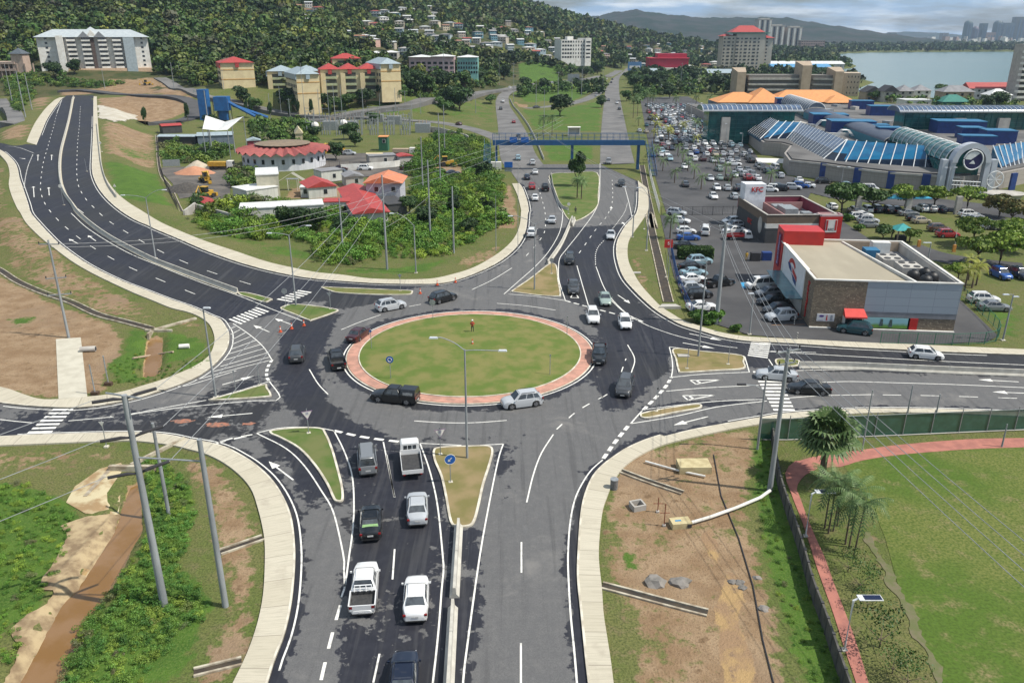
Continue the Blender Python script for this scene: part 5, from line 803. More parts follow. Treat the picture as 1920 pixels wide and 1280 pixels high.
v=[PD(*q,262)for q in((373,220),(410,232),(445,222),(432,242),(412,243),(386,240))];mb=MB();mb.add([(p.x,p.y+dy,p.z)for p,dy in zip(v,(6,6,6,-3,-3,-3))],[(0,1,4,5),(1,2,3,4)]);mb.f=[f[::-1]for f in mb.f];t=thing('tensile_canopy','white butterfly tensile canopy over a dark open hall','canopy',(0,0,0));o=obj('fabric',mb,r_white,t);mb=MB();[mb.tube([(p.x,p.y+dy,0),(p.x,p.y+dy,p.z)],.12,6)for p,dy in((v[0],6),(v[2],6),(v[3],-3),(v[5],-3))];obj('posts',mb,m_galv,t)
a=PZ(388,232,0);t=thing('asphalt_plant','bright blue industrial plant tower with long sloping conveyors','industrial plant',(a.x,a.y,gz1(a.x,a.y)));mblu=M('plant_blue',(.02,.13,.36),(.02,.10,.28),.6,.5);sc2=a.y/1495*1.02
obj('silo',MB().box(0,0,0,4,4,13),mblu,t);obj('hopper',MB().box(8,0,4,6,5,6).box(8,0,0,4,3,4),mblu,t)
for k,(x0,x1,z0,z1)in enumerate(((10,22,8,1.5),(12,27,6,.8))):mb=MB();mb.tube([(x0,k*2,z0),(x1,k*2,z1)],.7,6);obj('conveyor',mb,mblu,t)
mb=MB();[mb.tube([(x,y,0),(x,y,9)],.15,5)for x in(4.5,6.5,11)for y in(-2,2)];[mb.tube([(4.5,-2,z),(6.5,-2,z+2)],.1,5)for z in(0,2,4,6)];obj('frame',mb,m_dgrey,t)
t=thing('footbridge','long blue steel footbridge with mesh parapets crossing both northern roads','footbridge',(-5.6,238,0));L_=44.3;m_brb=M('bridge_blue',(.014,.085,.22),(.012,.07,.18),1,.5);z=7.3
obj('girder',MB().box(L_/2,-1.1,z-.2,L_,.25,1.25).box(L_/2,1.1,z-.2,L_,.25,1.25),m_brb,t);obj('deck',MB().box(L_/2,0,z+.5,L_,1.95,.15),c_pale,t)
for x,nm in((1,'pier'),(23.2,'pier'),(42.6,'pier')):obj(nm,MB().box(x,0,0,.7,1.6,z-.01),m_brb,t)
for s in(-1,1):
 rl=MB();[rl.tube([(x,s*1.2,z+.9),(x,s*1.2,z+3.0)],.05,5)for x in np.arange(0,L_+.1,1.85)];rl.tube([(0,s*1.2,z+3.0),(L_,s*1.2,z+3.0)],.05,5);rl.tube([(0,s*1.2,z+1.9),(L_,s*1.2,z+1.9)],.04,5);o=obj('parapet',rl,m_brb,t)
 ms2=MB();[ms2 .tube([(x,s*1.2,z+.9),(x,s*1.2,z+3.0)],.012,3,cap=False)for x in np.arange(0,L_,.5)];obj('mesh',ms2,M('green_mesh',(.05,.13,.12)),o)
for x,dx_ in((-1.5,-1),(L_+1.0,1)):
 st=MB()
 for s in(-1,1):st.box(x,-7+s*0,0,.1,.1,.1);st.add([(x+s*.9,-1,z+.6),(x+s*.9,-1,z+.2),(x+s*.9,-13,0),(x+s*.9,-13,.5)],[(0,1,2,3),(3,2,1,0)])
 [st.box(x,-1-12*k/24,z*(1-k/24),1.8,.5,.08)for k in range(24)];o=obj('stair_flight',st,m_brb,t);rl=MB();[rl.tube([(x+s*.9,-1,z+1.6),(x+s*.9,-13,1.2)],.05,5)for s in(-1,1)];[rl.tube([(x+s*.9,-1-12*k/8,z*(1-k/8)),(x+s*.9,-1-12*k/8,z*(1-k/8)+1.2)],.04,5)for s in(-1,1)for k in range(9)];obj('handrail',rl,m_brb,o)
for x in(6.0,9.3):sg=obj('direction_sign',MB().box(x,-1.4,z+.6,2.2,.1,1.5),M('sign_blue',(.01,.11,.42)),t)
t=thing('electricity_substation','electricity substation of grey switchgear frames inside a block wall','substation',(0,0,0));tk=[];rngs=random.Random(5)
for i in range(7):
 for j in range(4):
  p=PZ(572+i*30+rngs.uniform(-4,4),226+j*9,0);p2=PZ(590+i*30,226+j*9,0);h=rngs.uniform(4,6.5);fr_=MB();fr_.tube([(p.x,p.y,0),(p.x,p.y,h)],.12,5);fr_.tube([(p2 .x,p2 .y,0),(p2 .x,p2 .y,h)],.12,5);fr_.tube([(p.x,p.y,h-.4),(p2 .x,p2 .y,h-.4)],.1,5)
  for k in range(4):q=p.lerp(p2,(k+.5)/4);fr_.tube([(q.x,q.y,0),(q.x,q.y,2.4+k%2)],.22,6)
  obj('switchgear_frame',fr_,m_galv,t)
for s in("Q 1720,200","Q 1560,200","B 300,700","B 460,745","B 200,690"):(q,)=pts(s);p=PZ(*q,0);o=obj('transformer',MB().box(p.x,p.y,0,6,4,3.6),m_galv,t);[obj('bushing',MB().tube([(p.x+k*1.5,p.y,3.6),(p.x+k*1.5,p.y,5)],.18,6),c_tan,o)for k in(-1,0,1)]
for s in("Q 1665,145","Q 1420,165"):(q,)=pts(s);p=PD(*q,330);obj('sphere_tank',MB().loft([[(p.x+1.6*math.sin(math.pi*k/8)*math.cos(2*math.pi*j/14),p.y+1.6*math.sin(math.pi*k/8)*math.sin(2*math.pi*j/14),p.z+1.6*math.cos(math.pi*k/8))for j in range(14)]for k in range(1,8)]).tube([(p.x,p.y,0),(p.x,p.y,p.z)],.25,6),c_white,t,smooth=60)
def wallrun(name,label,cat_,P,h,th,mat,cap=None,panel=None,z0=-.3,group=None):
 P=[tuple(p[:2])for p in P];a=P[0];t=thing(name,label,cat_,(a[0],a[1],gz1(*a)),0,group);mb=MB();cp_=MB()
 for i in range(len(P)-1):
  p,q=P[i],P[i+1];an,L_=frame(p,q);mx,my=(p[0]+q[0])/2-a[0],(p[1]+q[1])/2-a[1];zz=gz1((p[0]+q[0])/2,(p[1]+q[1])/2)-gz1(*a);mb.box(mx,my,z0+zz,L_+th*.5,th-.002*(i%2),h-z0-.001*(i%2),an)
  if cap:cp_.box(mx,my,h+zz,L_+th*.4,th+.1-.002*(i%2),.12-.001*(i%2),an)
 obj('panel',mb,mat,t);cap and obj('coping',cp_,cap,t);return t
wallrun('block_wall','grey block wall bounding the substation','wall',GS("B 470,740 560,750 700,790 715,800"),2.2,.3,c_pale);wallrun('block_wall','pale sheet wall below the depot parking','wall',GS("B 0,960 120,955 300,940 330,935"),1.8,.2,c_white)
wallrun('white_hoarding','white sheet hoarding beside the collapsed red roof','fence',GS("Q 590,870 790,850 840,830"),1.9,.15,r_white);wallrun('sheet_fence','grey sheet fence along the yard near the tipper truck','fence',GS("Q 120,515 265,510"),2.0,.12,m_galv);wallrun('ivy_wall','vine-covered block wall on the slope beside the new road','wall',GS("Q 300,930 400,900 700,985 760,960"),1.8,.35,c_pale)
# ==========================================================
m,n,bs=nodes('car_paint');oi=n.nodes.new('ShaderNodeObjectInfo');dirt_=noise(n,3,4,coord='obj')
n.links.new(mixc(n,mth(n,'MULTIPLY',ramp(n,dirt_,.55,.8),.18),oi.outputs['Color'],(.22,.2,.18)),bs.inputs['Base Color']);bs.inputs['Roughness'].default_value=.32;bs.inputs['Metallic'].default_value=.15;bs.inputs['Coat Weight'].default_value=.7;bs.inputs['Coat Roughness'].default_value=.06
m_paint=m
m_glass=glassmat('tinted_car_glass',(.022,.028,.034),.05,1.0,(.05,.06,.07),1.5);m_trim=M('black_trim',(.015,.015,.016),(.025,.025,.026),3,.6);m_tyre=M('tyre_rubber',(.018,.018,.018),(.03,.03,.03),5,.85)
m_rim=M('alloy_rim',(.42,.43,.45),(.22,.22,.23),9,.35,.7,coord='obj');m_lampw=M('headlamp_lens',(.75,.77,.8),(.5,.52,.55),9,.12);m_lampr=M('tail_lamp_lens',(.26,.012,.012),(.16,.008,.008),9,.2)
m_plate=M('number_plate',(.6,.6,.58),(.4,.4,.4),20,.5);m_liner=M('cargo_liner',(.03,.03,.032),(.05,.05,.05),4,.8)
KIND=dict(sedan=dict(L=4.6,W=1.78,H=1.45,top=[(-2.3,.80),(-2.2,.98),(-1.5,1.0),(-.8,.96),(.6,.94),(1.0,.93),(1.9,.80),(2.2,.66),(2.3,.52)],g=(1.05,.35,-.95,-1.62),wb=1.33,r=.32),hatch=dict(L=4.0,W=1.72,H=1.5,top=[(-2.0,.78),(-1.92,.98),(-1.2,.98),(.6,.95),(1.0,.93),(1.6,.80),(1.9,.66),(2.0,.52)],g=(1.12,.35,-1.35,-1.86),wb=1.25,r=.31),suv=dict(L=4.45,W=1.84,H=1.68,top=[(-2.22,.85),(-2.15,1.06),(-1.2,1.06),(.6,1.04),(1.0,1.02),(1.8,.93),(2.15,.78),(2.22,.6)],g=(1.08,.42,-1.6,-2.08),wb=1.33,r=.36),van=dict(L=4.7,W=1.8,H=1.9,top=[(-2.35,.85),(-2.3,1.1),(-1.2,1.1),(1.0,1.08),(1.5,1.0),(2.2,.86),(2.35,.6)],g=(1.75,1.0,-2.0,-2.25),wb=1.4,r=.33),pickup=dict(L=5.25,W=1.86,H=1.78,top=[(-2.62,.62),(-2.55,.66),(-.95,.66),(-.93,1.08),(1.1,1.08),(1.9,.98),(2.5,.86),(2.62,.6)],g=(1.2,.65,-.62,-.9),wb=1.6,r=.39),coupe=dict(L=4.5,W=1.8,H=1.38,top=[(-2.25,.80),(-2.15,.98),(-1.4,.98),(.5,.93),(.9,.9),(1.8,.78),(2.15,.64),(2.25,.5)],g=(.9,.1,-.8,-1.75),wb=1.32,r=.33))
def hull(kd,mb,nst=30,m=0,mu=1):
 L,W=kd['L'],kd['W'];xs=sorted(set(list(np.linspace(-L/2,L/2,nst))+[s*kd['wb']+o for s in(-1,1)for o in(-.46,-.40,-.3,-.15,0,.15,.3,.40,.46)]+[-L/2+.05,L/2-.05]));tx=[p[0]for p in kd['top']];tz=[p[1]for p in kd['top']];rings=[]
 for x in xs:
  zt=float(np.interp(x,tx,tz));q=abs(x)/(L/2);w_=W/2*(1-.26*q**5-.02*q*q);zb=.2+.16*max(0,q-.93)/.07;wz=zb
  for s in(-1,1):
   dx_=abs(x-s*kd['wb']);Ra=kd['r']+.07
   if dx_<Ra:wz=max(wz,kd['r']+math.sqrt(Ra*Ra-dx_*dx_))
  inn=max(zb,min(wz,zt-.1));zs=max(inn+.02,min(zt-.16,.72));zm=max(inn+.01,.5*(inn+zs))
  half=[(w_*.72,inn),(w_*.985,inn),(w_,zm),(w_*.985,zs),(w_*.93,max(zs+.01,zt-.05)),(w_*.82,zt),(w_*.4,zt+.025)]
  rings.append([(x,-y,z)for y,z in half]+[(x,0,zt+.03)]+[(x,y,z)for y,z in reversed(half)]+[(x,0,inn)])
 k=len(rings[0]);base=len(mb.v);mb.loft(rings,m)
 for fi in range(len(mb.f)):
  f=mb.f[fi]
  if len(f)==4 and all((v-base)%k in(0,k-1,k-2)for v in f):mb.m[fi]=mu
def gpts(kd,hh=0):
 xa,xb,xc,xd=kd['g'];w_=kd['W']/2;zb=min(np.interp(xa,[p[0]for p in kd['top']],[p[1]for p in kd['top']]),np.interp(xd,[p[0]for p in kd['top']],[p[1]for p in kd['top']])if xd>-.95 or kd['top'][1][1]>.7 else 1.08)-.03
 if kd['top'][1][1]<.7:zb=1.05
 B=[Vector((xa,-w_*.90,zb)),Vector((xa,w_*.90,zb)),Vector((xd,w_*.92,zb)),Vector((xd,-w_*.92,zb))]
 T=[Vector((xb,-w_*.70,kd['H']-.03)),Vector((xb,w_*.70,kd['H']-.03)),Vector((xc,w_*.70,kd['H']-.04)),Vector((xc,-w_*.70,kd['H']-.04))]
 return B,T
def bilin(a,b,c,d,u,v,off=.012):
 p=(a*(1-u)+b*u)*(1-v)+(d*(1-u)+c*u)*v;nn=(b-a).cross(d-a).normalized();return p+nn*off
def glasshouse(kd,mb,m=0):
 B,T=gpts(kd);bm=bmesh.new();vs_=[bm.verts.new(v)for v in B+T]
 for f in((0,1,5,4),(1,2,6,5),(2,3,7,6),(3,0,4,7),(4,5,6,7),(3,2,1,0)):bm.faces.new([vs_[i]for i in f])
 bmesh.ops.recalc_face_normals(bm,faces=bm.faces);top_e=[e for e in bm.edges if all(v in vs_[4:]for v in e.verts)];side=[e for e in bm.edges if sum(v in vs_[4:]for v in e.verts)==1]
 bmesh.ops.bevel(bm,geom=top_e+side,offset=.11,segments=3,affect='EDGES');bm.verts.index_update();bm.verts.ensure_lookup_table()
 mb.add([tuple(v.co)for v in bm.verts],[tuple(v.index for v in f.verts)for f in bm.faces],m);bm.free()
def panel(a,b,c,d,u0,u1,v0,v1,mb,m=0,off=.012):
 P=[bilin(a,b,c,d,u,v,off)for u,v in((u0,v0),(u1,v0),(u1,v1),(u0,v1))];mb.quad(*P,m)
def glazing(kd,which):
 B,T=gpts(kd);mb=MB()
 if which=='windscreen':panel(B[0],B[1],T[1],T[0],.05,.95,.06,.93,mb)
 if which=='rear_window':panel(B[2],B[3],T[3],T[2],.07,.93,.14 if kd['H']<1.6 else.22,.9,mb)
 if which.startswith('side'):
  for a,b,c,d in((B[1],B[2],T[2],T[1]),(B[3],B[0],T[0],T[3]))[(1 if which=='sideR' else 0):(1 if which=='sideL' else 2)]:
   fw=(a-b).x>0;sp_=[(.10,.40),(.43,.70),(.73,.93)]if kd['L']>4.1 and kd['H']<2 else[(.12,.48),(.52,.9)]
   if kd['top'][1][1]<.7:sp_=[(.2,.52),(.56,.92)]
   for u0,u1 in sp_:
    if not fw:u0,u1=1-u1,1-u0
    panel(a,b,c,d,u0,u1,.16,.86,mb)
 return mb
def wheel_mb(kd):
 mb=MB();r=kd['r'];prof=[(0,r*.62),(.02,r*.9),(.05,r),(.17,r),(.2,r*.9),(.22,r*.6)];n_=20
 mb.loft([[(q*math.cos(2*math.pi*j/n_),y-.11,q*math.sin(2*math.pi*j/n_))for j in range(n_)]for y,q in prof]);return mb
def rim_mb(kd,s):
 mb=MB();r=kd['r']*.63;n_=20;y=s*.112
 mb.add([(0,y+s*.012,0)]+[(r*math.cos(2*math.pi*j/n_),y,r*math.sin(2*math.pi*j/n_))for j in range(n_)],[(0,1+j,1+(j+1)%n_)if s<0 else(0,1+(j+1)%n_,1+j)for j in range(n_)if j%4!=3]);return mb
MESH={}
def lights(kd,front):
 mb=MB();L,W=kd['L'],kd['W']
 for s in(-1,1):
  if front:z=np.interp(L/2-.12,[p[0]for p in kd['top']],[p[1]for p in kd['top']])-.07;mb.box(L/2-.2,s*W*.30,z-.1,.22,W*.15,.12)
  else:z=.78 if kd['H']>1.6 else.72;mb.box(-L/2+.07,s*W*.40,z+.03,.12,W*.11,.13 if kd['H']<1.6 else.2)
  yield mb;mb=MB()
def extras(kd,kind,canopy=False):
 tr=MB();L,W=kd['L'],kd['W'];tr.box(L/2-.02,0,.34,.06,W*.5,.16);tr.box(-L/2+.03,0,.3,.08,W*.8,.12)
 return tr
def bed(kd):
 mb=MB();L,W=kd['L'],kd['W']
 for s in(-1,1):mb.box(-1.77,s*(W/2-.05),.6,1.66,.08,.47)
 mb.box(-L/2+.06,0,.6,.07,W-.02,.46);mb.box(-.97,0,.6,.06,W-.1,.46);return mb
def car_mesh(kind,simple=False):
 key=(kind,simple)
 if key in MESH:return MESH[key]
 kd=KIND[kind];mb=MB();hull(kd,mb,14 if simple else 34);glasshouse(kd,mb)
 if kind=='pickup':b=bed(kd);mb.add(b.v,b.f,0);mb.box(-1.77,0,.64,1.6,W_:=kd['W']-.15,.05,0,1)
 if simple:
  for w_ in('windscreen','rear_window','side'):g=glazing(kd,w_);mb.add(g.v,g.f,2)
  for sx in(-1,1):
   for sy in(-1,1):
    g=wheel_mb(kd);mb.add([(v[0]+sx*kd['wb'],v[1]+sy*(kd['W']/2-.12),v[2]+kd['r'])for v in g.v],g.f,3)
  for fr_ in(True,False):
   for g in lights(kd,fr_):mb.add(g.v,g.f,4 if fr_ else 5)
  me=mb.mesh('parked_car',35)
  for q in(m_paint,m_trim,m_glass,m_tyre,m_lampw,m_lampr):me.materials.append(q)
 else:
  me=mb.mesh('body',35);me.materials.append(m_paint);me.materials.append(m_trim)
 MESH[key]=me;return me
def mk(name,key,fn,mats,smooth=False):
 if key not in MESH:
  me=fn().mesh(name,smooth)
  for q in(mats if isinstance(mats,list)else[mats]):me.materials.append(q)
  MESH[key]=me
 return MESH[key]
def child(name,me,parent,loc=None,color=None):
 o=bpy.data.objects.new(name,me);scene.collection.objects.link(o);o.parent=parent
 if loc:o.location=loc
 if color:o.color=color
 return o
COL=dict(white=(.80,.80,.79),silver=(.48,.50,.52),grey=(.21,.22,.23),black=(.008,.009,.010),navy=(.010,.016,.035),red=(.35,.015,.02),maroon=(.055,.012,.016),blue=(.02,.09,.33),green=(.30,.38,.34),teal=(.01,.06,.075),beige=(.42,.36,.26),brown=(.13,.07,.04),darkgrey=(.055,.058,.062),lightblue=(.28,.42,.48),bronze=(.20,.15,.10))
def build_car(kind,col,x,y,ang_,label,cat_='car',group=None,z=None,extra=None,name=None):
 kd=KIND[kind];z=gz1(x,y)+.045 if z is None else z;t=thing(name or{'pickup':'pickup_truck','suv':'suv_car','van':'minivan','hatch':'hatchback_car'}.get(kind,kind+'_car'),label,cat_,(x,y,z),ang_,group)
 c=(*COL[col],1)
 h=math.hypot(x,y)
 child('body',car_mesh(kind),t,color=c)
 for w_,nm in(('windscreen','windscreen'),('rear_window','rear_window'),('sideL','side_window'),('sideR','side_window')):child(nm,mk(nm,(kind,w_),lambda:glazing(kd,w_),m_glass),t)
 for sx in(-1,1):
  for sy in(-1,1):
   wo_=child('wheel',mk('wheel',(kind,'wheel'),lambda:wheel_mb(kd),m_tyre,50),t,(sx*kd['wb'],sy*(kd['W']/2-.11),kd['r']));child('rim',mk('rim',(kind,'rim',sy),lambda:rim_mb(kd,sy),m_rim),wo_)
 for fr_,nm,mm_ in((True,'headlight',m_lampw),(False,'tail_light',m_lampr)):
  for i,g in enumerate(lights(kd,fr_)):child(nm,mk(nm,(kind,nm,i),lambda:g,mm_),t)
 child('front_grille',mk('front_grille',(kind,'grille'),lambda:MB().box(kd['L']/2-.02,0,.34,.06,kd['W']*.5,.16),m_trim),t);child('rear_bumper',mk('rear_bumper',(kind,'bumper'),lambda:MB().box(-kd['L']/2+.03,0,.3,.08,kd['W']*.8,.12),m_trim),t)
 for s in(-1,1):child('wing_mirror',mk('wing_mirror',(kind,'mir',s),lambda:MB().box(kd['g'][0]-.18,s*(kd['W']/2+.07),kd['top'][3][1]if kind!='pickup' else 1.08,.1,.14,.12),m_paint),t,color=c)
 child('number_plate',mk('number_plate',(kind,'plate'),lambda:MB().box(-kd['L']/2-.015,0,.62 if kind!='pickup' else.42,.02,.46,.13),m_plate),t);child('number_plate',mk('number_plate',(kind,'plate2'),lambda:MB().box(kd['L']/2+.02,0,.36,.02,.46,.11),m_plate),t)
 if kind in('suv','van'):
  rr_=MB()
  for s in(-1,1):rr_.tube([(.2,s*kd['W']*.33,kd['H']-.01),(-1.3,s*kd['W']*.33,kd['H']-.01)],.025,6)
  child('roof_rails',mk('roof_rails',(kind,'rails'),lambda:rr_,m_trim),t)
 if kind=='sedan':child('antenna',mk('antenna',(kind,'ant'),lambda:MB().tube([(-1.0,0,kd['H']-.04),(-1.25,0,kd['H']+.16)],.012,5),m_trim),t)
 if kind=='pickup':
  child('bed_liner',mk('bed_liner',('liner',),lambda:MB().box(-1.77,0,.70,1.56,kd['W']-.2,.03).box(-1.0,0,.7,.05,kd['W']-.22,.3),m_liner),t)
  if extra=='canopy':
   cb_=MB();kk=dict(kd);cb_.loft([[(xx,-.86,1.05),(xx,-.80,1.5),(xx,-.6,1.76),(xx,.6,1.76),(xx,.80,1.5),(xx,.86,1.05)]for xx in(-2.55,-.93)]);child('canopy',cb_.mesh('canopy',40),t,color=c).data.materials.append(m_paint)
   cw=MB();[cw.quad((-2.3,s*.845,1.18),(-1.2,s*.845,1.18),(-1.2,s*.81,1.5),(-2.3,s*.81,1.5))if s<0 else cw.quad((-1.2,s*.845,1.18),(-2.3,s*.845,1.18),(-2.3,s*.81,1.5),(-1.2,s*.81,1.5))for s in(-1,1)];child('canopy_window',cw.mesh('canopy_window'),t).data.materials.append(M('pale_plastic_window',(.35,.36,.35),(.2,.2,.2),5,.3))
  if extra=='bar':rb=MB();[rb.tube([(-1.1,s*.6,1.05),(-1.0,s*.58,1.5)],.03,6)for s in(-1,-.35,.35,1)];rb.tube([(-1.0,-.6,1.5),(-1.0,.6,1.5)],.035,6);child('headboard_bar',rb.mesh('headboard_bar'),t).data.materials.append(m_paint)
 if extra=='shade':sh=MB();B,T=gpts(kd);panel(B[2],B[3],T[3],T[2],.1,.9,.12,.45,sh,0,.02);child('green_rear_shade',sh.mesh('green_rear_shade'),t).data.materials.append(M('green_shade',(.25,.42,.18),(.2,.35,.14),6,.7))
 return t
def heading(p,q):a,b=GT(*p),GT(*q);return math.atan2(b.y-a.y,b.x-a.x)
def put(kind,col,p,q,label,cat_='car',**k):
 a=GT(*p);return build_car(kind,col,a.x,a.y,heading(p,q),label,cat_,**k)
CARS=[('pickup','white',(685,1113),(694,1030),'white double-cab pickup truck driving away with its black load bed open','pickup truck','bar'),('sedan','white',(781,1131),(785,1050),'white saloon car with a blue-tinted rear window beside the concrete barrier','car',None),('sedan','navy',(758,1284),(763,1220),'dark navy saloon cut by the lower picture edge between two approach lanes','car',None),('sedan','black',(696,988),(697,930),'black saloon with a green shade inside its rear window','car','shade'),('sedan','silver',(783,962),(782,900),'silver saloon waiting behind the white flatbed truck','car',None),('van','grey',(689,872),(685,830),'dark grey people carrier next to the white flatbed truck at the yield line','car',None),('pickup','black',(741,752),(700,748),'black pickup with a hard canopy passing south of the round lawn','pickup truck','canopy'),('suv','silver',(978,760),(940,765),'silver crossover passing south of the round lawn','car',None),('suv','darkgrey',(1171,733),(1163,760),'dark grey car coming round the east side outside the black pickup','car',None),('pickup','black',(1123,672),(1121,700),'black pickup facing the viewer beside the red kerb of the round lawn','pickup truck',None),('suv','white',(1111,600),(1117,625),'large white car entering the roundabout from the north','car',None),('hatch','white',(1171,611),(1179,635),'white small car entering the roundabout in the outer northern lane','car',None),('sedan','green',(1134,567),(1139,590),'pale green saloon approaching the yield line from the north','car',None),('pickup','darkgrey',(1075,545),(1076,570),'dark grey pickup on the painted triangle of the northern approach','pickup truck',None),('suv','black',(1068,492),(1065,515),'black car behind the dark grey pickup on the northern approach','car',None),('sedan','silver',(1145,446),(1143,465),'grey-silver saloon alone in the outer lane beside the curved pavement','car',None),('pickup','black',(1165,348),(1164,365),'black pickup south of the blue footbridge on the bay side road','pickup truck',None),('suv','grey',(1141,307),(1141,320),'dark grey car just south of the blue footbridge on the bay side road','car',None),('suv','white',(997,442),(1003,420),'white car beside the pavement as the road leaves the junction northwards','car',None),('sedan','silver',(1035,417),(1035,400),'silver saloon just west of the pale barrier between the northern roads','car',None),('sedan','white',(1003,375),(999,355),'white saloon in the column driving north, behind a red car','car',None),('pickup','black',(1022,357),(1017,340),'black pickup beside the grassy island, next to a red car','pickup truck',None),('suv','red',(997,354),(993,338),'red car in the northbound column beside the black pickup','car',None),('sedan','navy',(988,336),(984,320),'dark navy saloon in the northbound column ahead of the red car','car',None),('coupe','white',(1003,326),(997,310),'white low car in the northbound column ahead of the dark navy saloon','car',None),('suv','silver',(998,309),(992,295),'silver car in the northbound column at the road opening','car',None),('suv','lightblue',(971,300),(967,287),'blue-grey car foremost of the northbound column south of the footbridge','car',None),('suv','silver',(733,580),(765,574),'silver car driving round the north-west of the round lawn behind a black one','car',None),('suv','black',(831,565),(862,557),'black car leaving the roundabout northwards past the orange cones','car',None),('sedan','maroon',(673,634),(691,620),'maroon saloon hugging the red kerb of the round lawn','car',None),('pickup','black',(632,682),(624,655),'black pickup with an open bed on the west side of the round lawn','pickup truck',None),('suv','darkgrey',(558,671),(564,640),'dark grey car alone on the outer west lane of the roundabout','car',None),('sedan','silver',(1455,710),(1420,707),'silver saloon stopping on the eastern zebra crossing','car',None),('sedan','black',(1515,736),(1478,734),'black saloon just behind the silver one at the eastern zebra crossing','car',None),('hatch','white',(1734,671),(1768,674),'white hatchback driving away eastwards below the shop','car',None),('suv','teal',(1601,624),(1570,620),'dark teal car stopped under the red awning of the shop','car',None),('sedan','navy',(972,258),(970,245),'blue-grey saloon just beyond the footbridge on the western road','car',None),('hatch','red',(963,231),(960,215),'red hatchback north of the footbridge','car',None),('suv','darkgrey',(939,206),(940,190),'dark car following a white one at the top of the western road','car',None),('suv','white',(943,192),(944,178),'white car at the top of the western road before the merge','car',None),('hatch','maroon',(860,235),(840,231),'maroon hatchback on the side ramp beyond the depot','car',None),('sedan','darkgrey',(1006,203),(1030,201),'dark saloon on the loop road under the big lone tree','car',None),('sedan','silver',(1118,181),(1130,176),'silver saloon on the loop road near the bay side road','car',None),('hatch','darkgrey',(1141,190),(1141,200),'dark hatchback far up the bay side road, ahead of a white one','car',None),('sedan','white',(1157,195),(1157,180),'white saloon far up the bay side road in the outer lane','car',None),('hatch','black',(1161,206),(1161,190),'black hatchback far up the bay side road behind the white saloon','car',None),('van','white',(1017,156),(1000,158),'white van on the hill road beyond the lone tree','van',None),('hatch','white',(956,166),(970,164),'white hatchback on the hill road beside the bushes','car',None)]
for kd_,cl,p,q,lb,ct,exx in CARS:put(kd_,cl,p,q,lb,ct,extra=exx)
for i,(a,b)in enumerate([(1130,163),(1140,160),(1132,156),(1146,156),(1128,168),(1137,150),(1148,150),(1036,158)]):
 p=GT(a,b);o=link('distant_car',car_mesh(['hatch','suv','sedan'][i%3],True),[],None,(p.x,p.y,p.z+.05),R(90 if a<1140 else-90))if False else bpy.data.objects.new('distant_car',car_mesh(['hatch','suv','sedan'][i%3],True))
 scene.collection.objects.link(o);o.location=(p.x,p.y,p.z+.06);o.rotation_euler=(0,0,R(80));o.color=(*COL[['white','black','silver','black','silver','white','darkgrey','silver'][i]],1);tag(o,'tiny distant car, %s from left in the queue where the highways meet'%['second','fifth','third','sixth','first','fourth','seventh','lone'][i],'car','queue of distant cars')
def truck(p,q,label,bedcol,group=None,cabcol='white',red=False):
 a=GT(*p);t=thing('flatbed_truck',label,'truck',(a.x,a.y,gz1(a.x,a.y)+.045),heading(p,q),group);t.scale=(1,1,.9);c=(*COL[cabcol],1)
 cb_=MB();cb_.loft([[(x,-w_,z0),(x,-w_,.9),(x,-w_*.96,zt-.15),(x,-w_*.8,zt),(x,w_*.8,zt),(x,w_*.96,zt-.15),(x,w_,.9),(x,w_,z0)]for x,w_,z0,zt in((1.0,.88,.45,2.0),(1.6,.9,.45,2.05),(2.15,.9,.45,1.98),(2.45,.88,.45,1.15),(2.55,.84,.5,1.0))])
 o=child('cab',cb_.mesh('cab',40),t,color=c);o.data.materials.append(m_paint)
 g=MB();g.quad((2.20,-.72,1.86),(2.20,.72,1.86),(2.47,.76,1.17),(2.47,-.76,1.17));g.f=[f[::-1]for f in g.f]
 for i in range(3):y=-.42+i*.42;g.quad((.985,y-.17,1.35),(.985,y-.17,1.8),(.985,y+.17,1.8),(.985,y+.17,1.35))
 for s in(-1,1):P=[(1.25,s*.915,1.2),(2.2,s*.915,1.2),(2.05,s*.885,1.75),(1.25,s*.885,1.75)];g.quad(*(P if s<0 else P[::-1]))
 child('cab_windows',g.mesh('cab_windows'),t).data.materials.append(m_glass)
 b=MB();W2,L0,L1=.92,-2.65,.85
 b.box((L0+L1)/2,0,.78,L1-L0,2*W2,.06)
 for s in(-1,1):b.box((L0+L1)/2,s*W2,.80,L1-L0,.05,.42)
 b.box(L0,0,.80,.05,2*W2,.42);b.box(L1,0,.80,.05,2*W2,.6);o=child('load_bed',b.mesh('load_bed'),t,color=(*COL[bedcol],1));o.data.materials.append(m_paint)
 child('bed_floor',MB().box((L0+L1)/2,0,.845,L1-L0-.08,2*W2-.08,.015).mesh('bed_floor'),t).data.materials.append(m_liner)
 child('chassis',MB().box(-.3,-.35,.5,4.4,.1,.25).box(-.3,.35,.5,4.4,.1,.25).mesh('chassis'),t).data.materials.append(m_trim)
 kd=dict(r=.34)
 for sx in(-1.6,1.75):
  for sy in(-1,1):
   wh=child('wheel',mk('wheel',('truck','wheel'),lambda:wheel_mb(kd),m_tyre,50),t,(sx,sy*.76,.34));child('rim',mk('rim',('truck','rim',sy),lambda:rim_mb(kd,sy),m_rim),wh)
 for s in(-1,1):child('tail_light',MB().box(L0-.04,s*.75,.68,.04,.2,.1).mesh('tail_light'),t).data.materials.append(m_lampr)
 return t
truck((771,874),(765,830),'white flatbed truck with an empty black bed at the yield line','white')
truck((1384,449),(1400,449),'small truck with red load bed and white cab beside the fast-food restaurant','red')
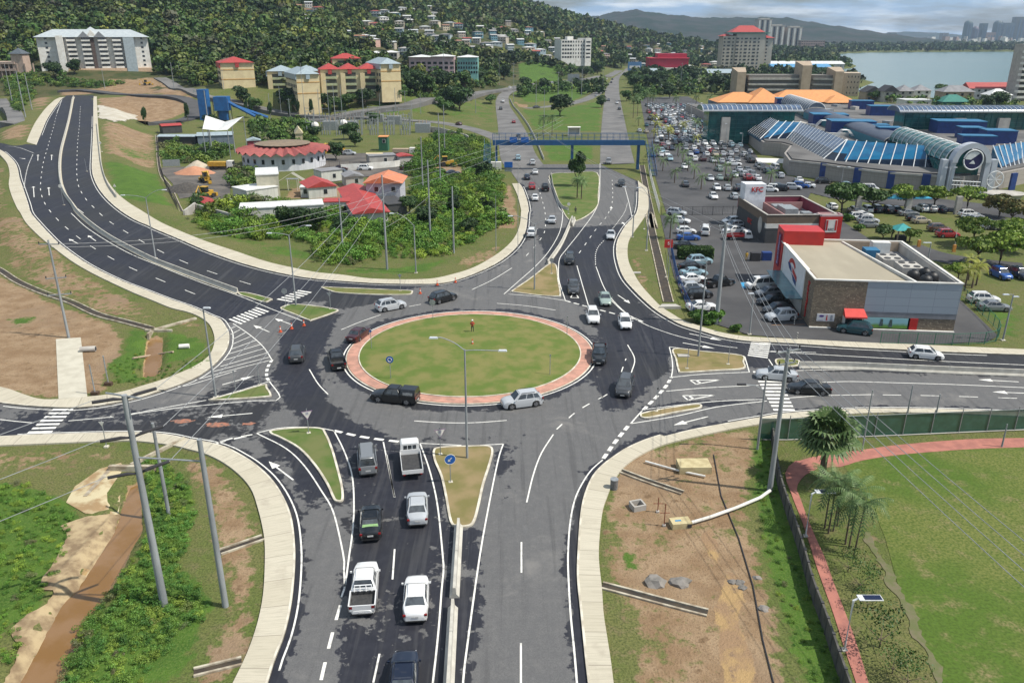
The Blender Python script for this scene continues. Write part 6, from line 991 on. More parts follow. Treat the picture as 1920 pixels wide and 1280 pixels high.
PK=[('coupe','white',(1315,581),'white coupe in the row nearest the road, behind the clipped hedge'),('suv','black',(1308,558),'black-green car parked between the white coupe and a silver one'),('hatch','silver',(1299,545),'silver hatchback parked third from the hedge in the western row'),('sedan','white',(1298,529),'white saloon parked in the western row beside the black pickup'),('sedan','lightblue',(1300,517),'light blue saloon parked in the western row'),('sedan','black',(1296,505),'black saloon parked next to the light blue one'),('suv','lightblue',(1311,495),'blue-grey car parked just below the tall clipped hedge')]
for kd_,cl,p,lb in PK:put(kd_,cl,p,(p[0]+20,p[1]-1),lb)
put('pickup','black',(1348,536),(1370,533),'black pickup standing in the aisle beside the tall grey pole','pickup truck')
for kd_,cl,p,lb in[('van','white',(1424,540),'white van parked beside the blue disabled bay'),('hatch','grey',(1440,555),'grey hatchback parked beneath the glass canopy of the shop'),('sedan','black',(1447,570),'black saloon parked beneath the glass canopy'),('hatch','darkgrey',(1456,586),'dark hatchback parked beside the silver estate car at the stone wall'),('suv','silver',(1463,600),'silver estate car parked nearest the stone-clad corner of the shop')]:put(kd_,cl,p,(p[0]-20,p[1]+1.5),lb)
for kd_,cl,p,q,lb in[('van','white',(1322,439),(1322,425),'white people carrier driving in the middle of the upper car park'),('sedan','blue',(1290,450),(1310,450),'bright blue car parked under the palm'),('hatch','white',(1286,438),(1310,438),'white hatchback parked under the palm'),('suv','silver',(1268,404),(1290,406),'silver car parked in the top corner by the railings'),('sedan','white',(1274,418),(1296,420),'white saloon parked second from the railings'),('sedan','black',(1285,466),(1310,466),'black saloon behind the tall clipped hedge'),('hatch','silver',(1377,427),(1350,428),'silver hatchback beside the restaurant wall'),('sedan','white',(1375,437),(1350,438),'white saloon beside the small red truck'),('hatch','white',(1371,419),(1350,420),'white hatchback nearest the restaurant tower')]:put(kd_,cl,p,q,lb)
def simple_car(kind,col,x,y,a,label,group,name='parked_car'):
 o=bpy.data.objects.new(name,car_mesh(kind,True));scene.collection.objects.link(o);o.location=(x,y,gz1(x,y)+.04);o.rotation_euler=(0,0,a);o.color=(*COL[col],1);tag(o,label,'car',group);return o
CN=dict(white='white',silver='silver',grey='grey',black='black',red='red',blue='blue',darkgrey='dark grey',green='pale green',maroon='maroon',beige='beige',lightblue='light blue',brown='brown',navy='navy',teal='teal')
KN=dict(sedan='saloon',hatch='hatchback',suv='tall car',van='van',pickup='pickup',coupe='coupe')
NL="965,1125,silver 1078,1120,green 1180,1125,maroon 1260,1085,silver 1370,1080,silver 1415,1120,red 1480,1085,grey 1530,1125,white 670,1200,darkgrey 1045,1240,white 1170,1245,silver 1300,1250,navy 1690,1245,white 1790,1240,black 1310,1020,silver 1415,1025,grey 1810,1095,silver 1650,1040,teal 1590,1000,darkgrey 1740,1000,white 1075,1015,green 660,985,white 1255,950,white 1105,920,silver 1000,910,silver 880,895,maroon 780,895,white 485,890,lightblue 700,930,grey 1200,900,silver 1290,905,grey 1550,965,silver 1460,915,black 1430,880,darkgrey 1370,840,silver 1440,805,silver 730,830,silver 800,810,blue 920,835,white 1025,835,beige 1115,835,silver 1205,835,silver 450,830,white 375,840,white 280,845,blue 670,765,grey 770,765,white 935,765,white 1030,765,grey 1125,765,grey 855,760,maroon 510,765,navy 415,755,darkgrey 1285,755,grey 1215,710,silver 810,710,white 1135,640,silver 375,610,white 505,625,silver 595,635,maroon 730,635,silver 790,610,white 870,640,teal 910,615,darkgrey 200,560,beige 120,550,silver 555,520,navy 560,590,maroon 750,575,silver 480,420,lightblue 520,470,white 300,420,maroon 205,480,teal 270,465,silver 350,470,silver 620,420,darkgrey 700,420,grey 720,465,silver"
OL="685,255,white 935,260,silver 1370,175,white 1475,165,black 1640,150,silver 1730,130,blue 1800,128,white 1710,60,white"
SPOT=[]
for pre,lst in(('N',NL),('O',OL)):
 for q in lst.split():
  a,b,c_=q.split(',');k=CR[pre];SPOT.append((k[0]+float(a)/k[2],k[1]+float(b)/k[2]+2,c_))
kinds=['sedan','hatch','suv','hatch','suv','sedan','suv'];taken=[]
GPH={}
ORD=['first','second','third','fourth','fifth','sixth','seventh','eighth','ninth','tenth','eleventh','twelfth','thirteenth','fourteenth','fifteenth','sixteenth','seventeenth','eighteenth','nineteenth','twentieth','twenty-first','twenty-second','twenty-third','twenty-fourth','twenty-fifth','twenty-sixth','twenty-seventh','twenty-eighth','twenty-ninth','thirtieth','thirty-first','thirty-second','thirty-third','thirty-fourth','thirty-fifth','thirty-sixth']
W0=[]
for i,(a,b,c_)in enumerate(SPOT):
 p=PZ(a,b,0);kd_=kinds[i*5%7]
 if c_=='white' and(abs(a-1451.9)<1 or abs(a-1306.6)<1):kd_='van'
 an=R(90+random.uniform(-4,4))if b<345 or a<1400 else R(-15)
 if abs(a-1376)<1 and c_=='white':an=R(-5)
 W0 .append((p.y,p.x,kd_,c_,an+(math.pi if i%3==0 else 0)))
W0 .sort();rows=[];cur=[]
for q in W0:
 if cur and q[0]-cur[0][0]>5:rows.append(cur);cur=[]
 cur.append(q)
rows.append(cur)
for ri_,row in enumerate(rows):
 for ci_,q in enumerate(sorted(row,key=lambda q:q[1])):
  simple_car(q[2],q[3],q[1],q[0],q[4],'%s %s, %s from left in %s parked row behind the white name tower'%(CN[q[3]],KN[q[2]],ORD[ci_],ORD[ri_]),'cars parked in the mall car park');taken.append((q[1],q[0]))
L_=np.array(LOT_MALL);y=268.;frows=[];nfar=0
cs_=['white','silver','silver','grey','white','black','darkgrey','lightblue','silver','red','navy','white','beige','silver','black']
while y<520 and nfar<215:
 row=[x for x in np.arange(45,140,2.75)if sdist([(x,y)],L_)[0]>2.5 and random.random()<(.88 if y>305 else.55)and all((x-a)**2+(y-b)**2>11 for a,b in taken if abs(b-y)<5)]
 if row:frows.append((y,row));nfar+=len(row)
 y+=5.4 if len(frows)%2 else 7.6
for ri_,(y,row)in enumerate(frows[::-1]):
 for ci_,x in enumerate(row):
  c_=random.choice(cs_);kd_=random.choice(['sedan','hatch','suv']);simple_car(kd_,c_,x+random.uniform(-.2,.2),y+random.uniform(-.3,.3),R(90)+random.uniform(-.05,.05)+(math.pi if random.random()<.4 else 0),'%s %s, %s from left in %s packed row from the far end'%(CN[c_],KN[kd_],ORD[ci_],ORD[ri_]),'cars in the packed far rows')
GLB=[("P",500,375,'suv','white',0),("P",530,355,'sedan','white',0),("P",580,405,'suv','silver',0),("P",590,440,'hatch','grey',0),("P",455,322,'suv','black',90),("P",565,310,'suv','white',90),("P",645,305,'suv','navy',90),("P",745,312,'suv','black',90),("P",815,312,'sedan','black',90),("P",925,340,'sedan','grey',5),("P",1035,405,'hatch','beige',5),("P",985,385,'hatch','black',5),("P",1185,475,'suv','brown',0),("P",1260,525,'suv','red',0),("P",1445,352,'suv','white',0),("P",1475,385,'sedan','silver',0),("P",1540,405,'suv','silver',0),("P",1610,430,'hatch','lightblue',0),("P",1650,455,'sedan','silver',0),("P",1710,460,'sedan','darkgrey',0),("P",1715,870,'suv','blue',-88),("P",1875,870,'suv','navy',-88),("P",1565,1085,'suv','white',-5),("P",1655,1150,'sedan','grey',-5),("P",1040,300,'suv','white',90),("P",1110,305,'suv','grey',90),("P",1200,305,'sedan','navy',90),("P",400,95,'sedan','lightblue',0),("P",590,130,'van','white',0),("P",270,285,'hatch','white',90),("P",200,65,'suv','black',0)]
WH=['first on the grass beside the restaurant planting','second on the grass beside the restaurant planting','third on the grass beside the restaurant planting','lowest of the four beside the restaurant planting','in the shaded back row below the trees, nearest the restaurant','in the shaded back row under the first spreading tree','in the shaded back row between two tree trunks','in the shaded back row right of a pillar','in the shaded back row under the yellow-green tree','standing askew on the grass before the shaded row','parked left of the brown one on the open grass','half hidden behind the beige one on the open grass','alone in the middle of the open grass','touching the umbrella-shaped tree','topmost of the eastern row on the grass','second of the eastern row on the grass','largest of the eastern row on the grass','fourth of the eastern row on the grass','fifth of the eastern row on the grass','last of the eastern row on the grass','facing the viewer with a red sunshade behind its windscreen','facing the viewer at the right picture edge','parked behind the green fence beside the shop','parked behind the green fence, nearer the lamp post','in the shaded row behind the second tree','in the shaded row behind the third tree','in the shaded row near the mall entrance','driving along the mall wall behind the trees','white roofed, behind the spreading trees by the wall','between the restaurant and the first tree','long black one before the blue pilaster']
for(pre,a,b,kd_,cl,an),wh in zip(GLB,WH):
 k=CR[pre];p=PZ(k[0]+a/k[2],k[1]+b/k[2],0);build_car(kd_,cl,p.x,p.y,R(an),'%s %s %s'%(CN[cl],KN[kd_],wh),'car')
for i,(a,b,cl,kd_,lb)in enumerate([(645,537,'maroon','suv','maroon car parked in the depot yard'),(650,575,'darkgrey','hatch','dark hatchback in the depot yard below the maroon car')]):pass
for a,b,kd_,cl,lb in[(1640,545,'sedan','maroon','maroon saloon parked in the depot yard'),(1650,580,'suv','darkgrey','dark car in the depot yard below the maroon saloon'),(1855,545,'suv','white','white car parked in the depot yard beside the orange-roofed house'),(1715,415,'suv','silver','silver car among the yellow rollers')]:
 p=PZ(280+a/4.571,200+b/4.571,0);build_car(kd_,cl,p.x,p.y,0,lb,'car')
for a,b,kd_,cl,lb in[(370,955,'sedan','maroon','maroon saloon in the small depot car park'),(625,985,'sedan','navy','dark blue saloon beside the yellow digger')]:
 p=PZ(640+a/3,b/3,0);build_car(kd_,cl,p.x,p.y,R(20),lb,'car')
 # ==========================================================
m_pole=M('weathered_grey_pole',(.30,.32,.33),(.22,.235,.245),1.2,.7,stretch=(1,1,.3));m_wire=M('wire_grey',(.33,.34,.35),(.25,.26,.27),1,.5);m_blk=M('insulator_black',(.03,.03,.035));m_lens=M('lamp_lens',(.62,.66,.70),None,2,.3)
def topz(base,py):return H-base.y*math.tan(ang(py))
def PX_at(px,py,y):return PD(px,py,y)
def lamp(base,top,heads,label,r=.10,group=None,name='street_lamp',gp=None):
 b=GT(*base);h=topz(b,top[1])-b.z;t=thing(name,label,'street lamp',tuple(b),0,group);obj('pole',MB().tube([(0,0,0),(0,0,h*.5),(0,0,h)],[r*1.25,r,r*.7],10),m_pole,t,smooth=50);obj('base_plate',MB().box(0,0,0,.5,.5,.12),m_kerb,t)
 for hx,hy in heads:
  q=PX_at(hx,hy,b.y)-b;s=1 if q.x>0 else-1;P=cat([(0,0,h-.1),(q.x*.35,0,h+(q.z-h)*.55),(q.x*.8,0,q.z),(q.x,0,q.z)],4);a=obj('arm',MB().tube(P,.045,6),m_pole,t)
  obj('lamp_head',MB().box(q.x+s*.25,0,q.z-.05,.8,.28,.12,0,0,.8),m_lens,a)
 return t
LM=[((876,860),(875,655),[(818,633),(937,657)],'double-armed street lamp on the dry triangular island south of the round lawn'),((555,573),(545,440),[(508,437),(575,423)],'double-armed street lamp beside the northwestern zebra crossing'),((292,485),(272,370),[(233,366),(305,356)],'double-armed street lamp standing in the median wall of the new road'),((1002,544),(1003,420),[(960,405),(1026,413)],'double-armed street lamp on the dry triangular island north of the round lawn'),((405,745),(386,580),[(383,577)],'street lamp at the tip of the western grassy island'),((780,512),(775,422),[(737,400)],'single-armed street lamp before the thicket'),((1309,669),(1319,490),[(1312,488)],'tall street lamp on the eastern dry island'),((1405,627),(1416,552),[(1412,550)],'short white lamp post beside the orange-striped bays'),((1212,470),(1218,372),[(1200,352)],'street lamp on the verge of the bay side road'),((1186,445),(1196,352),[(1173,350)],'street lamp by the curved pavement of the bay side road'),((1576,352),(1582,313),[(1574,313),(1590,313)],'twin-headed lamp post before the mall wall'),((1774,372),(1783,314),[(1776,314),(1790,314)],'twin-headed lamp post left of the mall arch'),((1360,275),(1365,232),[(1363,232)],'lamp post in front of the glass gallery'),((1388,300),(1394,250),[(1391,250)],'lamp post before the mall side wall'),((1880,638),(1896,552),[(1890,552),(1901,556)],'floodlight post at the corner of the green fence'),((1738,497),(1741,455),[(1738,455),(1745,455)],'lamp post behind the shop roof plant'),((1424,340),(1426,312),[(1424,312)],'lamp post right of the fast-food tower')]
for b,tp,hd,lb in LM:lamp(b,tp,hd,lb,.10 if b[1]>400 else.09)
def pole(base,topy,label,r=.16,cat_='utility pole',arms=(),name='utility_pole',rt=None,group=None):
 b=GT(*base);h=topz(b,topy)-b.z;t=thing(name,label,cat_,tuple(b),0,group);obj('shaft',MB().tube([(0,0,-.2),(0,0,h)],[r,(rt or r*.6)],12),m_pole,t,smooth=50)
 for z,L_,an in arms:obj('crossarm',MB().box(0,.0,h-z,L_,.12,.12,an),m_galv,t);[obj('insulator',MB().tube([(k*L_/2*math.cos(an),k*L_/2*math.sin(an),h-z+.12),(k*L_/2*math.cos(an),k*L_/2*math.sin(an),h-z+.4)],.06,6),m_blk,t)for k in(-.95,0,.95)]
 return t,b,h
T1=pole((308,1133),740,'tallest steel power pole with black insulators beside the muddy ditch',.27,rt=.17);T2=pole((423,1136),823,'steel power pole joined by a rail to the tallest one',.22,rt=.16);T3=pole((317,966),793,'shorter steel pole behind the two power poles by the ditch',.16,rt=.12)
t,b,h=T1
for k,dz_ in enumerate((.3,3.0,5.6)):
 for s,(ex,ey)in enumerate(((-1.6,-.9),(1.5,1.2))):obj('insulator',MB().tube([(0,0,h-dz_),(ex*.35,ey*.35,h-dz_+.15),(ex,ey,h-dz_+.2)],[.06,.12,.11],8),m_blk,t)
obj('crossarm',MB().tube([(-1.4,.5,h-.1),(1.2,-.3,h-.1)],.06,6),m_galv,t);b2=T2[1];obj('brace_rail',MB().tube([(0,0,T2[2]-1.4),(b2 .x-b.x,b2 .y-b.y,T2[2]-1.6)],.06,6),m_galv,t)
PL=[((129,633),450,'grey utility pole on the bare soil west of the new road',.18,((.6,2.6,0),(5,2.4,.3),(7.2,2.8,.3))),((1343,607),418,'massive grey utility pole beside the clipped hedge',.32,((.4,2.2,.2),(1.4,1.8,.5))),((1443,920),653,'large grey utility pole at the end of the mesh fence',.24,((.3,2.4,.4),(1.4,1.6,.4))),((1420,842),706,'thin leaning grey pole with a lamp arm beside the large utility pole',.12,()),((1616,846),731,'thin pole nearest the fan palm along the mesh fence',.08,()),((1701,777),722,'second thin pole behind the mesh fence',.09,()),((1754,782),739,'third thin pole behind the mesh fence',.09,()),((1878,838),795,'fourth thin pole at the mesh fence',.09,()),((726,505),328,'tall steel pole before the red-roofed shed',.2,()),((807,448),300,'tall steel pole in the middle of the thicket',.2,()),((793,358),257,'tapered pole with turquoise top left in the thicket',.2,()),((851,475),350,'steel pole at the southern edge of the thicket',.18,()),((826,353),212,'steel pole at the back of the thicket near the digger',.18,()),((834,288),197,'pole just beyond the thicket',.17,()),((643,467),372,'steel pole before the long white site office',.18,()),((930,470),367,'slim bare pole on the verge before the pale puddle',.07,()),((929,330),250,'slim pole beside the western bridge stair',.1,()),((971,470),300,'very thin post beside the northbound pavement',.05,()),((48,220),133,'transmission pole on the slope far left',.22,()),((60,205),138,'second transmission pole on the slope far left',.2,()),((24,195),120,'leftmost pole before the parking deck',.2,()),((197,167),130,'pole before the white apartment block',.16,()),((327,168),117,'pole beside the depot road under the wooded hill',.18,()),((338,148),122,'thin pole under the wooded hill',.14,()),((398,288),170,'tall pole in front of the tensile canopy',.24,()),((441,287),213,'tall pole right of the tensile canopy',.2,()),((1280,460),405,'thin grey pole by the upper hedge',.07,()),((1252,530),398,'slim black pole by the drainage channel',.06,())]
for i,(px,y0,y1)in enumerate([(420,168,130),(508,225,175),(528,218,160),(545,228,185),(573,232,118),(600,226,168),(618,228,150),(631,255,160),(645,262,158),(683,240,165),(714,232,175),(742,210,165),(760,205,170),(773,235,190),(789,214,176),(833,158,95),(849,165,120),(892,212,172),(963,192,118),(1005,196,150),(1020,240,168),(1046,190,135),(1072,190,140),(1090,180,130),(1130,170,130),(1092,160,115),(936,160,110),(1276,168,118),(1294,236,190)]):
 PL.append(((px,y0),y1,None,.17 if i%2 else.13,((.5,2.2,.2),)if i%3==0 else()))
PT={};PN=sorted(q[0][0]for q in PL if not q[2])
for i,(bs_,ty,lb,r_,ar_)in enumerate(PL):
 t=pole(bs_,ty,lb or '%s from left of the thin grey poles before flats and highway'%ORD[PN.index(bs_[0])],r_,arms=ar_,group=None if lb else 'distant power poles');PT[bs_]=t
t,b,h=PT[(1420,842)];obj('lamp_arm',MB().tube([(0,0,h-1.5),(-.9,0,h-.9),(-1.9,0,h-.8)],.05,6),m_galv,t);obj('lamp_head',MB().box(-2.2,0,h-.85,.8,.25,.14),m_blk,t)
def wire(a,b,sag,label,group,r=.022):
 a,b=Vector(a),Vector(b);P=[a.lerp(b,k/14)-Vector((0,0,4*sag*(k/14)*(1-k/14)))for k in range(15)];o=MB().tube([p-a for p in P],r,5).build('overhead_wire',m_wire,None,a);tag(o,label,'wire',group)
b,h=T1[1],T1[2];tb,th=PT[(726,505)][1],PT[(726,505)][2];t7b,t7h=PT[(807,448)][1],PT[(807,448)][2]
for k,(dz_,ex,ey)in enumerate(((.1,1.5,1.2),(2.8,1.5,1.2),(5.4,1.5,1.2))):wire((b.x+ex,b.y+ey,b.z+h-dz_),(tb.x+k*.5-.5,tb.y,tb.z+th-.3-k*1.4),1.5,'%s thin wire from the tallest ditch-side pole to the pole before the red shed'%('topmost','middle','lowest')[k],'wires over the junction')
for k,dz_ in enumerate((.1,2.8,5.4)):wire((b.x-1.6,b.y-.9,b.z+h-dz_+.1),(b.x-34,b.y-26,b.z+h-dz_-3),.8,'%s thin wire leaving the tallest ditch-side pole towards the lower left corner'%('topmost','middle','lowest')[k],'wires over the ditch')
for k in range(3):wire((tb.x,tb.y,tb.z+th-.3-k*1.4),(t7b.x+30,t7b.y+75,t7b.z+t7h+1-k),1.5,'%s thin wire over the thicket between steel poles'%('topmost','middle','lowest')[k],'wires over the thicket')
rb,rh_=PT[(1443,920)][1],PT[(1443,920)][2];mb_,mh_=PT[(1343,607)][1],PT[(1343,607)][2]
for k in range(4):wire((rb.x+(k-1.5)*.7,rb.y,rb.z+rh_-.2),(mb_.x+(k-1.5)*.6,mb_.y,mb_.z+mh_-.2-(k%2)),.9,'thin wire crossing the east road between the large poles, %s from left'%('first','second','third','fourth')[k],'wires over the east road');wire((rb.x+(k-1.5)*.7,rb.y,rb.z+rh_-.2),(rb.x+9+(k-1.5)*1.2,rb.y-62,rb.z+rh_-1),1.0,'thin wire over the red path towards the viewer, %s from left'%('first','second','third','fourth')[k],'wires over the red path')
for k in range(2):wire((mb_.x,mb_.y,mb_.z+mh_-.3-k),(mb_.x-20,mb_.y+150,11),1.5,'%s thin wire from the massive pole north over the car park'%('upper','lower')[k],'wires over the car park')
b5=PT[(129,633)];
for k in range(2):wire((b5[1].x,b5[1].y,b5[1].z+b5[2]-.5-k*.4),(GT(405,745).x,GT(405,745).y,9.0-k*.3)if False else(tb.x,tb.y,tb.z+th-3-k),2.0,'%s thin wire spanning the new road from the pole on bare soil'%('upper','lower')[k],'wires over the new road')
wire((PT[(807,448)][1].x,t7b.y,t7h*.55),(tb.x,tb.y,th*.45),.4,'short stay wire between two steel poles of the thicket',None)
def sign(base,top,label,face,kind='round',col='blue',r=.38,rz_=0):
 b=GT(*base);h=topz(b,top)-b.z;t=thing('road_sign',label,'road sign',tuple(b),rz_);obj('post',MB().tube([(0,0,0),(0,0,h)],.04,8),m_galv,t);obj('footing',MB().box(0,0,-.05,.38,.38,.2),m_kerb,t)
 mt={'blue':M('sign_blue',(.01,.11,.42)),'back':m_galv,'white':c_white,'red':m_redp,'dark':m_dgrey}[col];n_={'round':28,'tri':3,'rect':4,'ytri':3}[kind];a0={'round':0,'tri':90,'rect':45,'ytri':-90}[kind]
 def pl(rr,y,back=False):P=[(rr*math.cos(R(a0)+2*math.pi*i/n_),y,h-r*.9+rr*math.sin(R(a0)+2*math.pi*i/n_))for i in range(n_)];return P
 mb=MB();mb.loft([pl(r,-.08),pl(r,-.05)]);f_=obj('sign_face',mb,mt,t)
 if face=='blue_arrow':mb=MB();q=h-r*.9;mb.add([(-.2,-.09,q-.2),(.05,-.09,q-.17),(-.03,-.09,q-.09),(.18,-.09,q+.13),(.12,-.09,q+.19),(-.09,-.09,q-.03),(-.17,-.09,q+.05)],[(0,1,2,3,4,5,6)]);obj('arrow',mb,c_white,f_);mb=MB();mb.tube([p for p in pl(r,-.07)+[pl(r,-.07)[0]]],.025,5);obj('rim',mb,c_white,f_)
 if face=='roundabout':
  q=h-r*.9
  for k in range(3):mb=MB();a=R(90+120*k);mb.tube([(.22*math.cos(a+x),-.1,q+.22*math.sin(a+x))for x in np.linspace(0,R(80),6)],.035,4);mb.add([(.3*math.cos(a+R(80)),-.11,q+.3*math.sin(a+R(80))),(.12*math.cos(a+R(80)),-.11,q+.12*math.sin(a+R(80))),(.23*math.cos(a+R(112)),-.11,q+.23*math.sin(a+R(112)))],[(0,2,1)]);obj('arrow',mb,c_white,f_)
 if face=='yield':mb=MB();mb.add(pl(r*.86,-.09),[(0,1,2)]);mb2=MB();mb2 .tube(pl(r,-.085)+[pl(r,-.085)[0]],.03,5);obj('rim',mb2,M('faded_red',(.30,.16,.30)),f_);obj('inner',mb,c_white,f_);text('sign_text','GIVE\nWAY',.13,M('sign_ink',(.1,.1,.3)),f_,Matrix.Translation((0,-.1,h-r*.9+.04))@Matrix.Rotation(R(90),4,'X'),.002)
 if face=='scotia':mb=MB();q=h-r*.9;text('sign_letter','S',.7,c_white,f_,Matrix.Translation((0,-.1,q+.05))@Matrix.Rotation(R(90),4,'X'),.01)
 return t
for a in(((845,905),852,'blue round keep-left sign with white arrow on the dry southern triangle','blue_arrow','round','blue',.48,.25),((733,713),668,'blue round roundabout sign standing on the round lawn','roundabout','round','blue',.42),((826,853),800,'upside-down triangle yield sign on the dry southern triangle','yield','ytri','white',.6,.38),((579,813),766,'upside-down triangle yield sign on the green southwestern island','yield','ytri','white',.6,.38),((1031,706),664,'slim sign seen edge-on, standing on the east part of the round lawn',None,'rect','back',.12),((812,600),562,'grey round sign seen from behind at the north rim of the round lawn',None,'round','back',.42),((697,656),618,'slim sign with blue top at the west rim of the round lawn',None,'rect','blue',.18),((1063,630),592,'slim sign seen edge-on at the northeast rim of the round lawn',None,'rect','back',.12),((536,574),541,'grey round sign on the islet by the northwestern zebra crossings',None,'round','back',.42),((620,580),546,'triangle sign on the islet by the northwestern zebra crossings',None,'ytri','back',.42),((751,546),513,'small triangle sign on the long flat northern island',None,'ytri','back',.36),((1034,514),484,'small round sign seen from behind at the barrier end',None,'round','back',.36),((443,737),694,'slim sign near the lamp on the western grassy island',None,'rect','back',.12),((487,723),683,'slim sign at the broad end of the western grassy island',None,'rect','back',.12),((200,838),788,'pair of thin sign faces seen edge-on beside the western zebra crossing',None,'ytri','white',.3),((1288,692),650,'dark slim sign on the west part of the eastern dry island',None,'rect','dark',.12),((1365,684),643,'dark slim sign on the east part of the eastern dry island',None,'rect','dark',.12),((1230,772),726,'dark slim sign on the narrow pointed island',None,'rect','dark',.12),((1249,520),447,'red square bank sign with a white letter on two posts','scotia','rect','red',.95),((120,385),346,'round white speed sign on the median wall of the new road',None,'round','white',.4),((219,372),345,'white triangular warning sign on the eastern verge of the new road',None,'tri','white',.45),((191,285),266,'round sign behind the eastern pavement of the new road',None,'round','white',.36),((1066,402),380,'small round sign at the tip of the green median island',None,'round','white',.36),((1208,430),402,'slim sign on the verge of the bay side road',None,'rect','back',.12),((163,322),298,'slim sign standing on the inner median wall',None,'rect','back',.12)):sign(*a)
cm_=M('cone_orange',(.62,.10,.03),(.55,.08,.03),4);
for i,(px,py,lb)in enumerate(((526,623,'orange traffic cone left of the three before the zebra crossing'),(547,617,'orange traffic cone in the middle of three before the zebra crossing'),(570,611,'orange traffic cone right of the three before the zebra crossing'),(788,551,'orange traffic cone standing on the asphalt north of the round lawn'),(820,535,'orange traffic cone on the northern pavement edge, left one'),(854,530,'orange traffic cone on the northern pavement edge, right one'),(886,652,'small orange cone lying on the round lawn near the person'))):
 b=GT(px,py);t=thing('traffic_cone',lb,'traffic cone',(b.x,b.y,b.z+.05+(.3 if i==6 else 0)),0,None);obj('cone',MB().tube([(0,0,.04),(0,0,.85)],[.17,.04],12),cm_,t,smooth=60);obj('foot',MB().box(0,0,0,.42,.42,.05),cm_,t);obj('band',MB().tube([(0,0,.42),(0,0,.6)],[.112,.082],12),c_white,t)
for i,(px,py,ty,lb)in enumerate([(1489,608,596,'striped bollard beside the silver estate car'),(1494,638,622,'striped bollard on the pavement behind the shop corner')]):
 b=GT(px,py);t=thing('bollard',lb,'bollard',tuple(b));obj('post',MB().tube([(0,0,0),(0,0,1.1)],.07,8),c_white,t);[obj('black_band',MB().tube([(0,0,z),(0,0,z+.15)],.074,8),m_blk,t)for z in(.2,.5,.8)]
def jersey(P,label,w_=.55,h_=.85,seg_=None,name='concrete_barrier'):
 P,_=resample(P,max(3,int(plen(P)/1.5)));a=P[0];z0=gz1(*a);t=thing(name,label,'barrier',(a[0],a[1],z0));zz=gz(P)-z0;tn=np.gradient(P,axis=0);tn/=np.linalg.norm(tn,axis=1)[:,None];nn=np.c_[-tn[:,1],tn[:,0]];mb=MB()
 mb.loft([[(p[0]-a[0]+n_[0]*o,p[1]-a[1]+n_[1]*o,z+hh)for o,hh in((-w_/2,-.1),(-w_/2,.12),(-w_*.2,.35),(-w_*.14,h_),(w_*.14,h_),(w_*.2,.35),(w_/2,.12),(w_/2,-.1))]for p,n_,z in zip(P,nn,zz)]);obj('wall',mb,M('barrier_concrete',(.52,.50,.44),(.42,.40,.35),1.2,.9,detail=6),t)
 mb=MB();[mb.box(P[i][0]-a[0],P[i][1]-a[1],zz[i],.03,w_*.32,h_+.004,math.atan2(tn[i][1],tn[i][0]))for i in range(2,len(P)-1,3)];len(mb.v)and obj('joints',mb,m_dgrey,t);return t
jersey(cat(GS("A 415,548 390,660 366,760 343,850 334,940 342,1030 366,1095 405,1150 D 440,0 520,72 640,155 850,265 1000,325 1200,400 1338,450"),4),'long curved concrete median wall of the new dark road')
wide('median_strip',cat(GS("A 408,548 384,660 358,760 335,850 326,940 333,1030 356,1095 395,1150 D 425,0 505,72 625,155 835,268 985,330 1190,405 1330,458"),4),cat(GS("A 422,548 398,660 374,760 352,850 345,940 354,1030 378,1095 418,1150 D 458,0 540,72 658,152 865,260 1015,320 1212,393 1345,443"),4),.14)
jersey(GS("H 660,405 636,805"),'pale concrete barrier starting at the tip of the dry southern triangle',.7,.9);jersey(ext(GS("H 628,865 605,1280"),30),'pale concrete barrier continuing beyond the gap to the lower picture edge',.7,.9)
jersey(ext(cat(GS("F 652,870 900,872 1200,885 1500,898 1920,915"),4),40),'long concrete median wall of the east road',.6,.85);jersey(cat(GS("B 1312,1240 1295,1280 E 1300,30 1240,170 1160,290"),4),'slanting pale barrier between the two northern roads',.6,.8)
jersey(cat(GS("B 948,560 985,620 1040,690 1085,770 1115,840 1140,900"),4),'grey guard wall curving along the western northern road above the bridge',.4,.8,name='guard_wall');jersey(cat(GS("B 1180,985 1195,1070 1235,1165 1275,1185"),4),'dark guard rail on the west side of the green median island',.25,.8,name='guard_rail');jersey(cat(GS("A 545,700 560,850 575,950 605,1040 655,1115"),4),'concrete guard wall behind the eastern pavement of the new road',.3,.8,name='guard_wall')
m_apr=M('stained_apron_concrete',(.50,.43,.27),(.30,.20,.10),.55,.9,detail=9,a=.42,b=.62)
def rough(P,a=.35):
 P,_=resample(list(P)+[P[0]],max(12,int(plen(P)/.35)));P=P[:-1];k=np.arange(len(P));r=sum(np.sin(k*f*2*math.pi/len(P)+p)*a/(1+i*.5)for i,(f,p)in enumerate(((7,1),(13,2),(29,.5),(53,4),(71,3))));return[tuple(q)for q in P+np.c_[r,np.roll(r,9)]*.6]
cdt(GS("G 680,45 692,60 668,338 640,342 480,330 372,268 420,180 560,80"),1.2,.06,'culvert_apron',m_apr);cdt(rough(GS("G 480,350 640,345 690,335 640,470 560,600 470,730 400,850 330,960 240,1100 180,1250 100,1400 -60,1400 60,1230 110,1080 60,990 150,900 250,850 310,770 215,765 250,690 330,560 380,460 350,400"),.1),.9,.12,'ditch_bank',M('silty_bank',(.40,.31,.18),(.20,.14,.08),.7,.95,detail=9,a=.38,b=.62,bmp=.4))
ML=MB()
for q in("J -40,290 60,292 130,300 110,318 20,322 -60,310","J 205,300 260,288 330,292 300,304 240,312","D 950,1165 1060,1160 1110,1168 1010,1180"):poly_mark(rough(cat(GS(q),3,True),.22),ZM+.002)
struct(ML.build('red_clay_stain',M('red_clay',(.38,.15,.09),(.16,.11,.09),3,.9)))
ML=MB()
